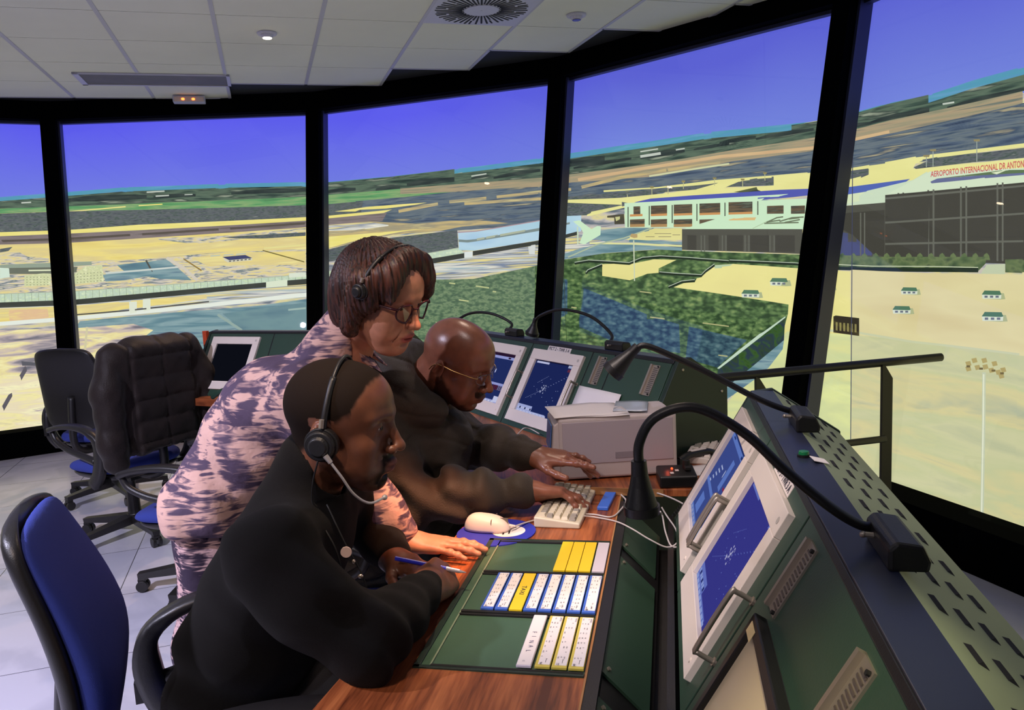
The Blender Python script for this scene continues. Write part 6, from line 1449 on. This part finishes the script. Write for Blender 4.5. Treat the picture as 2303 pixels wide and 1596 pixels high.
F.box((-.26, 1.47, .62), (.16, .02, .30), .005, .01)if False else None
def d1(P): return folds(P, [(tuple((S1R+E1R)/2), (.5, .3, .8), 66, .010, .13), (tuple(E1R), (.2, 1, .4), 80, .009, .12), ((-.56, 1.32, .70), (.3, .2, .9), 52, .010, .17), ((-.22, 1.42, .79), (.1, 1, 0), 90, .0045, .09), ((-.42, 1.33, .95), (.8, .5, .3), 50, .004, .12), ((-.30, 1.75, .82), (.3, 1, 0), 70, .004, .1)])+.0018*wob(P, 45)
F.disp = d1; F.amp = .010
M_FL = fabric('black_fleece', (12, 10, 10), .95, .35, 900, .15, 14, .02)
fmesh('fleece', F, M_FL, pr1, B1)
F = Field(.006); F.ell((-.585, 1.46, .545), (.14, .18, .085), .04)
pants_legs(F, (-.56, 1.46, .545), [(-.17, 1.36, .56), (-.17, 1.60, .56)], [(-.14, 1.35, .10), (-.14, 1.61, .10)])
F.disp = lambda P: .003*wob(P, 30); F.amp = .005
fmesh('trousers', F, fabric('dark_trousers', (34, 34, 40)), pr1, B1); shoes(pr1, B1, [(-.14, 1.35, .1), (-.14, 1.61, .1)], 0, M_BLK)
# headset
hb = lambda pts: lt(H1, B1, pts)
def band_pts(x, rz, ry, zc, n=17, a0=-8, a1=188): return [(x+.004*math.sin(R(a0+(a1-a0)*k/(n-1))), -ry*math.cos(R(a0+(a1-a0)*k/(n-1))), zc+rz*math.sin(R(a0+(a1-a0)*k/(n-1)))) for k in range(n)]
def headset(pr, H, base, xb, zear, rb, boom, badge=False, pad_r=.030, yoff=.088):
    L_ = lambda pts: lt(H, base, pts); sc = H.sc
    bm = BM(); tube(bm, L_(band_pts(xb, rb, yoff, zear)), .0036*sc, 8, sm=3)
    tube(bm, L_(band_pts(xb, rb, yoff, zear, 17)[0:6]), .0062*sc, 8, sm=3)
    hb_ = obj('headset_band', bm, M_BLK, pr)
    for s in (-1, 1):
        bm = BM(); p0 = L_([(xb, s*(yoff-.012), zear-.002), (xb, s*(yoff+.004), zear-.002), (xb, s*(yoff+.014), zear-.002), (xb, s*(yoff+.021), zear-.002)])
        cyl(bm, p0[0], p0[1], pad_r*sc, pad_r*sc*1.03, seg=28); cyl(bm, p0[1], p0[2], pad_r*sc*.92, pad_r*sc*.86, seg=28); cyl(bm, p0[2], p0[3], pad_r*sc*.66, pad_r*sc*.52, seg=24)
        obj('ear_cup', bm, M_BLKM if s > 0 else M_BLK, pr, bevel=.002)
        bm = BM(); q = L_([(xb, s*(yoff+.006), zear+pad_r*1.0), (xb, s*(yoff+.004), zear+pad_r*1.5)]); cyl(bm, q[0], q[1], .0045*sc, seg=10); obj('slider_pin', bm, M_STEEL, pr)
    if boom:
        bm = BM(); tube(bm, L_(boom), .0024*sc, 8, sm=8); b = L_(boom); cyl(bm, b[0], b[0]+(b[1]-b[0]).normalized()*.016, .0052*sc, .0042*sc, seg=10); ball(bm, b[-1], .0052*sc)
        obj('microphone_boom', bm, mat('silver_boom', (186, 182, 180), .35, .5), pr)
headset(pr1, H1, B1, -.004, -.004, .139, [(.010, -.105, -.018), (.040, -.104, -.052), (.062, -.095, -.085), (.085, -.075, -.106), (.104, -.045, -.104)])
bm = BM(); q = lt(H1, B1, [(-.004, -.100, -.03), (-.012, -.098, -.075), (-.01, -.090, -.125)]); q += [Vector(p)-Vector(B1) for p in ((-.335, 1.345, .93), (-.325, 1.36, .86), (-.31, 1.40, .80))]
tube(bm, q, .0018, 6); obj('headset_cord', bm, M_BLKM, pr1)
# beaded lanyard with small silver pieces
bm = BM(); ln = [Vector(p)-Vector(B1) for p in ((-.350, 1.375, 1.00), (-.320, 1.362, .93), (-.298, 1.372, .87), (-.288, 1.38, .82), (-.284, 1.39, .775), (-.276, 1.40, .752))]
tube(bm, ln, .0016, 6); obj('lanyard', bm, M_BLKM, pr1)
rnd = random.Random(9); sp_ = smooth_path(ln, 9)
for k in (14, 19, 24, 27, 31, 35, 39, 43):
    bm = BM(); p = sp_[k]+Vector((rnd.uniform(-.006, .008), -.008, 0)); ball(bm, p, (.0032+.002*(k % 2), .003, .0045), seg=10); obj('bead', bm, mat('silver_bead', (206, 190, 176), .2, .8), pr1, smooth=True)
bm = BM(); cyl(bm, ln[1]+Vector((.004, -.012, -.012)), ln[1]+Vector((.004, -.015, -.012)), .010, seg=20); obj('round_badge', bm, mat('round_badge', (206, 180, 172), .35), pr1)
bm = BM(); box(bm, Vector((-.392, 1.318, 1.004))-Vector(B1), (.026, .002, .0035), Euler((0, -.25, .2))); obj('zip_pull', bm, M_STEEL, pr1)
# pen held in the right hand
pm = Matrix.Translation((-.188, 1.548, .802)) @ (Vector((.90, -.05, -.22)).to_track_quat('Z', 'Y').to_matrix().to_4x4())
t = world_thing('pen', 'blue ballpoint pen with a silver tip in the fist of the man in black', 'pen', pm)
bm = BM(); cyl(bm, (0, 0, -.078), (0, 0, .030), .0046, .0046, seg=12); cyl(bm, (.006, 0, -.078), (.006, 0, -.045), .0012, seg=6); obj('barrel', bm, mat('pen_blue', (40, 44, 190), .3), t)
bm = BM(); cyl(bm, (0, 0, .030), (0, 0, .058), .0046, .0040, seg=12); cyl(bm, (0, 0, .058), (0, 0, .072), .0038, .0008, seg=12); obj('tip', bm, mat('pen_silver', (214, 206, 214), .25, .6), t)
# watch on the left wrist
bm = BM(); w0 = W1L+(E1L-W1L)*.05-np.array(B1); tube(bm, [Vector(w0)+Vector(hand1L.m@np.array((0, .030*math.cos(a), .024*math.sin(a)))) for a in [2*math.pi*k/12 for k in range(13)]], .005, 8, sm=3); obj('watch_strap', bm, M_BLKM, pr1)

# ===== woman in the tie-dyed blouse
B2 = (-.90, 1.95, 0)
H2 = Frame((-.290, 1.790, 1.345), -31, 25, 5, .96)
pr2 = person('woman in a mauve and pink tie-dyed blouse bending over the desk, dark red glasses', B2)
NK2 = np.array((-.405, 1.885, 1.215))
S2R, E2R, W2R = np.array((-.475, 1.740, 1.135)), np.array((-.375, 1.745, .925)), np.array((-.262, 1.752, .780))
S2L, E2L, W2L = np.array((-.44, 2.06, 1.13)), np.array((-.53, 2.13, .90)), np.array((-.60, 2.06, .72))
hand2R = Frame(W2R, -8, 6, 0, .98); hand2L = Frame(W2L, -20, 70, 0, .95)
F = Field(.0023); add_head(F, H2, nose=.0115, lips=.95, jaw=.95, thick=1.08)
F.cap(H2(-.034, 0, -.045), NK2, .050, .056, .03); F.ell(H2(.040, 0, -.096), (.034, .038, .022), .03, H2.m)
for s_ in (-1, 1):
    F.cap(H2(.099, s_*.018, -.030), H2(.083, s_*.034, -.066), .0014, .0012, .005, sub=True); F.cap(H2(.080, s_*.030, -.070), H2(.076, s_*.030, -.086), .0012, .001, .005, sub=True)
F.chain([NK2, (-.58, 1.92, 1.06), (-.76, 1.95, .88)], (.06, .07, .08), .03)
for S_, E_, W_ in ((S2R, E2R, W2R), (S2L, E2L, W2L)): F.chain([NK2, S_-np.array((0, 0, .015)), E_, W_], (.032, .030, .030, .024), .02)
add_hand(F, hand2R, 1, curl=((2, 8, 6), (0, 8, 6), (0, 8, 6), (2, 8, 6)), spread=(7, 2, -4, -11), thumb=((36, -4), (22, -2), (8, 0)), sc=.95, fat=.98, curlt=2)
add_hand(F, hand2L, -1, curl=((10, 20, 15),)*4, sc=.93)
F.ell(H2(.103, 0, -.0572), [.012, .013, .0030], .003, H2.m, sub=True)
M_SK2 = skin_mat('skin_light', (194, 136, 108), (50, 30, 24), (176, 92, 84), (190, 130, 104), .45)
fmesh('body', F, M_SK2, pr2, B2, head_masks(H2, '', '')); eyes(pr2, H2, B2, (70, 50, 36))
# hair: bob with a side-swept fringe
F = Field(.0024)
def HE(p, r, k=.03, sub=False): F.ell(H2(p), [q*H2.sc for q in r], k, H2.m, sub)
HE((-.022, 0, .047), (.107, .087, .096)); HE((-.065, 0, -.010), (.064, .088, .088), .04); HE((-.062, 0, -.060), (.050, .070, .050), .04)
for s in (-1, 1):
    F.cap(H2(.000, s*.082, .060), H2(-.012, s*.076, -.066), .028, .020, .03); F.cap(H2(.040, s*.070, .090), H2(.030, s*.084, .012), .024, .014, .03)
    F.cap(H2(.055, s*.050, .112), H2(.078, s*.068, .045), .018, .008, .025)
F.cap(H2(.042, .015, .120), H2(.072, .052, .080), .018, .009, .03); F.cap(H2(.072, .052, .080), H2(.074, .068, .020), .009, .004, .02); F.cap(H2(.040, -.02, .122), H2(.066, -.062, .080), .020, .011, .03)
HE((.108, .000, -.004), (.062, .062, .104), .010, True); HE((.075, -.030, -.060), (.080, .062, .060), .012, True); HE((.02, 0, -.05), (.05, .070, .075), .012, True)
HE((-.02, 0, -.14), (.10, .10, .045), .01, True)
def dh(P):
    q = H2.inv(P); a = np.arctan2(q[:, 1], q[:, 0]+.02+.5*q[:, 2]); return .0016*np.sin(a*46+5*wob(q, 22))+.0012*np.sin(a*95+3*wob(q, 40))+.003*wob(q, 34)
F.disp = dh; F.amp = .006
mh = bpy.data.materials.new('auburn_hair'); mh.use_nodes = True; nt = mh.node_tree; b = nt.nodes['Principled BSDF']
tc = nt.nodes.new('ShaderNodeTexCoord'); mp = nt.nodes.new('ShaderNodeMapping'); mp.inputs['Scale'].default_value = (160, 160, 14); mp.inputs['Rotation'].default_value = (.2, .5, .3); nt.links.new(tc.outputs['Object'], mp.inputs[0])
n = nt.nodes.new('ShaderNodeTexNoise'); n.inputs['Scale'].default_value = 1; n.inputs['Detail'].default_value = 4; n.inputs['Distortion'].default_value = .5; nt.links.new(mp.outputs[0], n.inputs[0])
cr = nt.nodes.new('ShaderNodeValToRGB'); cr.color_ramp.elements[0].position = .35; cr.color_ramp.elements[0].color = (*lin((24, 13, 10)), 1); cr.color_ramp.elements[1].position = .72; cr.color_ramp.elements[1].color = (*lin((88, 46, 32)), 1); nt.links.new(n.outputs[0], cr.inputs[0]); nt.links.new(cr.outputs[0], b.inputs['Base Color'])
b.inputs['Roughness'].default_value = .5; bp = nt.nodes.new('ShaderNodeBump'); bp.inputs['Strength'].default_value = .7; bp.inputs['Distance'].default_value = .002; nt.links.new(n.outputs[0], bp.inputs['Height']); nt.links.new(bp.outputs[0], b.inputs['Normal'])
fmesh('hair', F, mh, pr2, B2)
# tie-dye cloth
def tiedye(name, light, dark, sc=1.0, k=0.0):
    m = bpy.data.materials.new(name); m.use_nodes = True; nt = m.node_tree; b = nt.nodes['Principled BSDF']
    tc = nt.nodes.new('ShaderNodeTexCoord'); mp = nt.nodes.new('ShaderNodeMapping'); mp.inputs['Rotation'].default_value = (.3, .75, .2); mp.inputs['Scale'].default_value = (5*sc, 9*sc, 22*sc); nt.links.new(tc.outputs['Object'], mp.inputs[0])
    mp.inputs['Scale'].default_value = (9*sc, 16*sc, 62*sc)
    n1 = nt.nodes.new('ShaderNodeTexNoise'); n1.inputs['Scale'].default_value = 1; n1.inputs['Detail'].default_value = 3; n1.inputs['Distortion'].default_value = 1.6; nt.links.new(mp.outputs[0], n1.inputs[0])
    n2 = nt.nodes.new('ShaderNodeTexNoise'); n2.inputs['Scale'].default_value = 9.5*sc; n2.inputs['Detail'].default_value = 2; n2.inputs['Distortion'].default_value = .8; nt.links.new(tc.outputs['Object'], n2.inputs[0])
    c = nt.nodes.new('ShaderNodeMath'); c.operation = 'MULTIPLY_ADD'; c.inputs[1].default_value = 1.25; nt.links.new(n2.outputs['Fac'], c.inputs[0]); nt.links.new(n1.outputs['Fac'], c.inputs[2])
    cr = nt.nodes.new('ShaderNodeValToRGB'); cr.color_ramp.interpolation = 'EASE'; e = cr.color_ramp.elements; sb = nt.nodes.new('ShaderNodeMath'); sb.operation = 'SUBTRACT'; sb.inputs[1].default_value = .60+k; nt.links.new(c.outputs[0], sb.inputs[0])
    e[0].position = .42; e[0].color = (*lin(dark), 1); e[1].position = .60; e[1].color = (*lin(light), 1)
    x = e.new(.50); x.color = (*lin(tuple((3*p+2*q)/5 for p, q in zip(dark, light))), 1); nt.links.new(sb.outputs[0], cr.inputs[0]); nt.links.new(cr.outputs[0], b.inputs['Base Color'])
    b.inputs['Roughness'].default_value = .8; b.inputs['Specular IOR Level'].default_value = .25
    n3 = nt.nodes.new('ShaderNodeTexNoise'); n3.inputs['Scale'].default_value = 26; n3.inputs['Detail'].default_value = 3; nt.links.new(tc.outputs['Object'], n3.inputs[0])
    bp = nt.nodes.new('ShaderNodeBump'); bp.inputs['Strength'].default_value = .5; bp.inputs['Distance'].default_value = .01; nt.links.new(n3.outputs[0], bp.inputs['Height']); nt.links.new(bp.outputs[0], b.inputs['Normal'])
    return m
M_TD = tiedye('tie_dyed_cloth', (206, 166, 154), (80, 66, 86), 1.0, .03)
M_TD2 = tiedye('tie_dyed_trouser_cloth', (206, 170, 168), (52, 42, 60), 1.5, .06)
F = Field(.0044)
F.ell((-.555, 1.905, 1.085), (.150, .170, .118), .08, rotm(-12, 32)); F.ell((-.655, 1.925, .975), (.150, .152, .112), .09, rotm(-8, 48)); F.ell((-.755, 1.94, .875), (.110, .158, .118), .08, rotm(-8, 60))
F.cap((-.475, 1.775, 1.145), (-.45, 2.03, 1.145), .068, .066, .07); F.cap((-.47, 1.89, 1.170), H2(-.070, 0, -.080), .080, .060, .035)
F.cap((-.765, 1.88, .83), (-.775, 2.01, .83), .115, .115, .06)
for S_, E_, W_ in ((S2R, E2R, W2R), (S2L, E2L, W2L)):
    wr = W_+(E_-W_)*.16; F.chain([S_, (S_+E_)/2, E_, (E_+wr)/2, wr], (.068, .064, .060, .052, .040), .04)
F.cap(H2(-.018, 0, -.05), NK2+np.array((.035, -.012, .02)), .052, .054, .008, sub=True); F.ell(H2(.045, 0, -.085), [.085, .085, .050], .01, H2.m, sub=True)
F.box((-.80, 1.95, .70), (.30, .30, .105), .0, .01, rotm(0, 6), sub=True)
def d2(P): return folds(P, [((-.60, 1.80, 1.05), (.6, .1, .8), 55, .007, .16), ((-.78, 1.80, .90), (.8, .2, .5), 48, .008, .17), ((-.42, 1.74, 1.02), (.3, .2, 1), 75, .006, .10), ((-.32, 1.79, .87), (.8, .2, .6), 80, .006, .09), ((-.88, 1.82, .76), (1, .2, 0), 60, .006, .12), ((-.50, 1.80, 1.17), (1, .3, -.2), 70, .005, .09)])+.003*wob(P, 34)
F.disp = d2; F.amp = .012
fmesh('blouse', F, M_TD, pr2, B2)
# open collar lying on the neck
bm = BM()
for s in (-1, 1):
    pts = [NK2+np.array((-.03, s*.055, .035)), NK2+np.array((.035, s*.070, .020)), NK2+np.array((.095, s*.050, -.045)), NK2+np.array((.075, s*.025, -.020)), NK2+np.array((.02, s*.048, .045)), NK2+np.array((-.04, s*.040, .052))]
    a = [bm.verts.new(Vector(p-np.array(B2))) for p in pts]; b_ = [bm.verts.new(Vector(p-np.array(B2))+Vector((0, s*-.004, -.004))) for p in pts]
    bm.faces.new(a); bm.faces.new(b_[::-1])
    for k in range(6): bm.faces.new((a[k], b_[k], b_[(k+1) % 6], a[(k+1) % 6]))
obj('blouse_collar', bm, M_TD, pr2, bevel=.002)
F = Field(.005); F.ell((-.775, 1.945, .79), (.098, .145, .12), .05)
F.chain([(-.76, 1.885, .76), (-.80, 1.875, .48), (-.83, 1.87, .09)], (.096, .080, .074), .05); F.chain([(-.78, 2.01, .76), (-.82, 2.03, .48), (-.86, 2.04, .09)], (.095, .075, .066), .05)
F.disp = lambda P: .004*np.sin(P[:, 0]*60+2*wob(P, 8))*.8+.003*wob(P, 25); F.amp = .008
fmesh('trousers', F, M_TD2, pr2, B2); shoes(pr2, B2, [(-.83, 1.87, .1), (-.86, 2.04, .1)], -10, M_BLK)
# her glasses
M_DRED = mat('dark_red_acetate', (62, 20, 30), .25)
def glass_mat():
    m = bpy.data.materials.new('spectacle_lens'); m.use_nodes = True; nt = m.node_tree; nt.nodes.remove(nt.nodes['Principled BSDF'])
    tr = nt.nodes.new('ShaderNodeBsdfTransparent'); gl = nt.nodes.new('ShaderNodeBsdfGlossy'); gl.inputs['Roughness'].default_value = .03; mx = nt.nodes.new('ShaderNodeMixShader'); mx.inputs[0].default_value = .10
    nt.links.new(tr.outputs[0], mx.inputs[1]); nt.links.new(gl.outputs[0], mx.inputs[2]); nt.links.new(mx.outputs[0], nt.nodes['Material Output'].inputs[0]); return m
M_LENS = glass_mat()
def spectacles(pr, H, base, mfr, rw, rh, x, z, rim, arm_mat, arm_r, yo=.033):
    def ringp(s, n=20): return [(x-.010*abs(math.cos(a))*(.5 if math.cos(a)*s < 0 else 1.3), s*yo+rw*math.cos(a), z+rh*math.sin(a)) for a in [2*math.pi*k/n for k in range(n+1)]]
    bm = BM()
    for s in (-1, 1): tube(bm, lt(H, base, ringp(s)), rim*H.sc, 8, sm=2)
    tube(bm, lt(H, base, [(x-.004, -yo+rw, z+.006), (x+.003, 0, z+.010), (x-.004, yo-rw, z+.006)]), rim*H.sc, 8)
    fr = obj('glasses_frame', bm, mfr, pr)
    for s in (-1, 1):
        bm = BM(); p = lt(H, base, ringp(s)); bm.faces.new([bm.verts.new(q) for q in p[:-1]]); obj('glasses_lens', bm, M_LENS, pr)
        bm = BM(); tube(bm, lt(H, base, [(x-.010, s*(yo+rw), z+rh*.45), (x-.022, s*(yo+rw+.010), z+rh*.45), (.03, s*.080, z+.006), (-.012, s*.084, .022), (-.030, s*.084, .012), (-.040, s*.080, -.008)]), arm_r*H.sc, 8); obj('glasses_arm', bm, arm_mat, pr)
spectacles(pr2, H2, B2, M_DRED, .0235, .0225, .104, .014, .0024, M_DRED, .0030)
headset(pr2, H2, B2, .018, .048, .097, None, pad_r=.020, yoff=.103)
bm = BM(); ball(bm, lt(H2, B2, [(-.006, -.083, -.031)])[0], .0048); obj('earring', bm, mat('pearl', (236, 226, 210), .2), pr2, smooth=True)
bm = BM(); w0 = W2R+(E2R-W2R)*.02-np.array(B2)
tube(bm, [Vector(w0)+Vector(hand2R.m@np.array((.004*math.sin(a*2), .029*math.cos(a), .021*math.sin(a)))) for a in [2*math.pi*k/14 for k in range(15)]], .0012, 6, sm=3); obj('bracelet', bm, mat('gold_bracelet', (214, 170, 110), .3, .8), pr2)

# ===== bald man in the dark jacket
B3 = (-.53, 2.33, 0)
H3 = Frame((-.152, 2.10, 1.140), -21, 27, 9, .985)
pr3 = person('seated bald man with thin gold glasses and a dark hooded jacket, typing', B3)
NK3 = np.array((-.262, 2.175, 1.035))
S3R, E3R, W3R = np.array((-.375, 2.035, .985)), np.array((-.285, 1.975, .800)), np.array((.022, 2.020, .803))
S3L, E3L, W3L = np.array((-.27, 2.40, .985)), np.array((-.16, 2.36, .845)), np.array((.045, 2.120, .872))
hand3R = Frame(W3R, 6, 8, -18, 1.0); hand3L = Frame(W3L, -18, 4, 10, 1.0)
F = Field(.0023); add_head(F, H3, nose=.0155, lips=1.15, thick=1.18, jaw=1.08)
F.cap(H3(-.030, 0, -.040), NK3, .066, .072, .03); F.ell(H3(-.075, 0, -.045), (.030, .050, .028), .03, H3.m)
F.chain([NK3, (-.40, 2.25, .80), (-.53, 2.33, .56)], (.06, .08, .08), .03)
for S_, E_, W_ in ((S3R, E3R, W3R), (S3L, E3L, W3L)): F.chain([NK3, S_, E_, W_], (.05, .045, .036, .027), .03)
add_hand(F, hand3R, 1, curl=((12, 14, 8), (20, 18, 10), (26, 22, 12), (30, 24, 14)), spread=(6, 1, -4, -9), thumb=((34, 20), (20, 10), (8, 8)), sc=1.03, fat=1.02, curlt=25)
add_hand(F, hand3L, -1, curl=((-6, 6, 4), (14, 14, 8), (26, 20, 12), (10, 12, 8)), spread=(9, 2, -4, -13), thumb=((30, 24), (18, 10), (8, 8)), sc=1.0, fat=1.0, curlt=25)
M_SK3 = skin_mat('skin_brown', (132, 84, 64), (96, 60, 46), (118, 66, 60), (52, 32, 26), .30)
fmesh('body', F, M_SK3, pr3, B3, head_masks(H3, '', 'full', .8)); eyes(pr3, H3, B3)
F = Field(.0046)
F.ell((-.345, 2.205, .880), (.150, .195, .150), .12, rotm(-20, 30)); F.ell((-.445, 2.27, .70), (.155, .195, .180), .09, rotm(-20, 20)); F.ell((-.50, 2.31, .575), (.155, .190, .110), .06)
F.cap((-.365, 2.085, .955), (-.285, 2.345, .955), .080, .078, .12); F.cap((-.215, 2.155, .925), (-.29, 2.20, .72), .085, .11, .12)
for S_, E_, W_ in ((S3R, E3R, W3R), (S3L, E3L, W3L)):
    wr = W_+(E_-W_)*.05; F.chain([S_, (S_+E_)/2+np.array((-.02, -.015, 0)), E_+np.array((0, 0, .008)), (E_+wr)/2+np.array((0, 0, .008)), wr], (.090, .084, .070, .060, .044), .04)
# hood rolled around the neck
for k in range(14):
    a0, a1 = [math.pi*.42+2*math.pi*.66*q/14 for q in (k, k+1)]
    P_ = lambda a: NK3+np.array((.005, 0, .0))+np.array(rotm(-21, 22))@np.array((.112*math.cos(a), .128*math.sin(a), .040-.030*math.cos(a)))
    F.cap(P_(a0), P_(a1), .038+.026*math.sin(math.pi*k/14), .038+.026*math.sin(math.pi*(k+1)/14), .025)
F.ell(NK3+np.array((-.085, .035, .035)), [.085, .150, .062], .03, rotm(-21, 30))
F.cap(H3(-.02, 0, -.02), NK3+np.array((.03, -.01, .01)), .060, .064, .012, sub=True)
def d3(P):
    d = folds(P, [((-.10, 2.0, .83), (1, 0, .35), 66, .013, .12), ((-.27, 1.98, .82), (.8, .1, .8), 74, .012, .12), ((-.36, 2.02, .93), (.5, .3, 1), 80, .005, .12), ((-.18, 2.0, .80), (.2, .2, 1), 90, .006, .10), ((-.02, 2.02, .82), (1, .1, 0), 70, .005, .06), ((.0, 2.18, .87), (1, -.5, 0), 62, .006, .10)])
    z = P[:, 2]+.35*P[:, 0]+.012*np.sin(P[:, 1]*30); u = (z/.062) % 1; seam = np.exp(-((np.minimum(u, 1-u)*.062)/.0045)**2)
    sleeve = ((P[:, 1] < 2.06) & (P[:, 2] < .93)) | ((P[:, 2] < .90) & (P[:, 0] > -.20))
    cr_ = np.exp(-(((P[:, 0]+.60*P[:, 2]-.245)+.02*wob(P, 12))/.006)**2)*(P[:, 2] > .93)*(P[:, 1] < 2.25)
    return d+.0035*wob(P, 36)+.002*wob(P, 90)-np.where(sleeve, 0, .0032*seam-.0010*np.sin(u*math.pi))-.006*cr_
F.disp = d3; F.amp = .014
M_JK = fabric('dark_olive_brown_jacket', (58, 50, 42), .62, .2, 300, .12, 12, .1)
fmesh('jacket', F, M_JK, pr3, B3)
bm = BM(); P_ = lambda a: Vector(NK3+np.array((.010, 0, .034))+np.array(rotm(-21, 26))@np.array((.082*math.cos(a), .088*math.sin(a), .010))-np.array(B3))
tube(bm, [P_(math.pi*.30+2*math.pi*.78*k/14) for k in range(15)], .020, 12, sm=3); obj('inner_collar', bm, fabric('navy_knit', (44, 42, 62)), pr3)
F = Field(.006); F.ell((-.53, 2.33, .545), (.15, .19, .085), .04)
pants_legs(F, (-.50, 2.33, .545), [(-.12, 2.08, .56), (-.06, 2.34, .56)], [(-.10, 2.06, .10), (-.02, 2.34, .10)])
fmesh('trousers', F, fabric('dark_trousers', (34, 34, 40)), pr3, B3); shoes(pr3, B3, [(-.10, 2.06, .1), (-.02, 2.34, .1)], -15, M_BLK)
spectacles(pr3, H3, B3, mat('smoky_rim', (110, 100, 110), .2, .4), .0225, .0155, .101, .016, .0010, mat('gold_wire', (206, 170, 110), .25, .9), .0014)

# the jacket on the chair
F = Field(.008); JF = Frame((jb[0], jb[1], .03), 152, 0, 0, 1.03)
F.box(JF(-.305, 0, .735), (.050, .215, .275), .04, .05, JF.m); F.cap(JF(-.275, -.20, .965), JF(-.275, .20, .965), .058, .058, .05); F.cap(JF(-.27, -.12, 1.005), JF(-.27, .12, 1.005), .040, .040, .03)
for s_, zb in ((1, .46), (-1, .56)):
    F.chain([JF(-.265, s_*.215, .955), JF(-.290, s_*.275, .80), JF(-.300, s_*.285, zb+.10), JF(-.295, s_*.272, zb)], (.070, .072, .066, .058), .035)
F.box(JF(-.235, 0, .60), (.028, .20, .30), .02, .01, JF.m, sub=True)
F.box(JF(-.30, -.02, .435), (.10, .12, .05), .02, .02, JF.m, sub=True)
def dj(P):
    q = JF.inv(P); z = (q[:, 2]/.105) % 1; body = np.abs(q[:, 1]) < .17
    return np.where(body, .014*np.sqrt(np.clip(1-(2*z-1)**2, 0, 1))-.008, 0)+.006*wob(P, 22)+.003*wob(P, 60)-.010*np.exp(-((np.abs(q[:, 1])-.175)/.012)**2)-.006*np.exp(-(q[:, 1]/.008)**2)
F.disp = dj; F.amp = .02
fmesh('jacket_shell', F, fabric('dark_padded_cloth', (34, 26, 23), .55, .2, 200, .15, 8, .1), jk, jb)
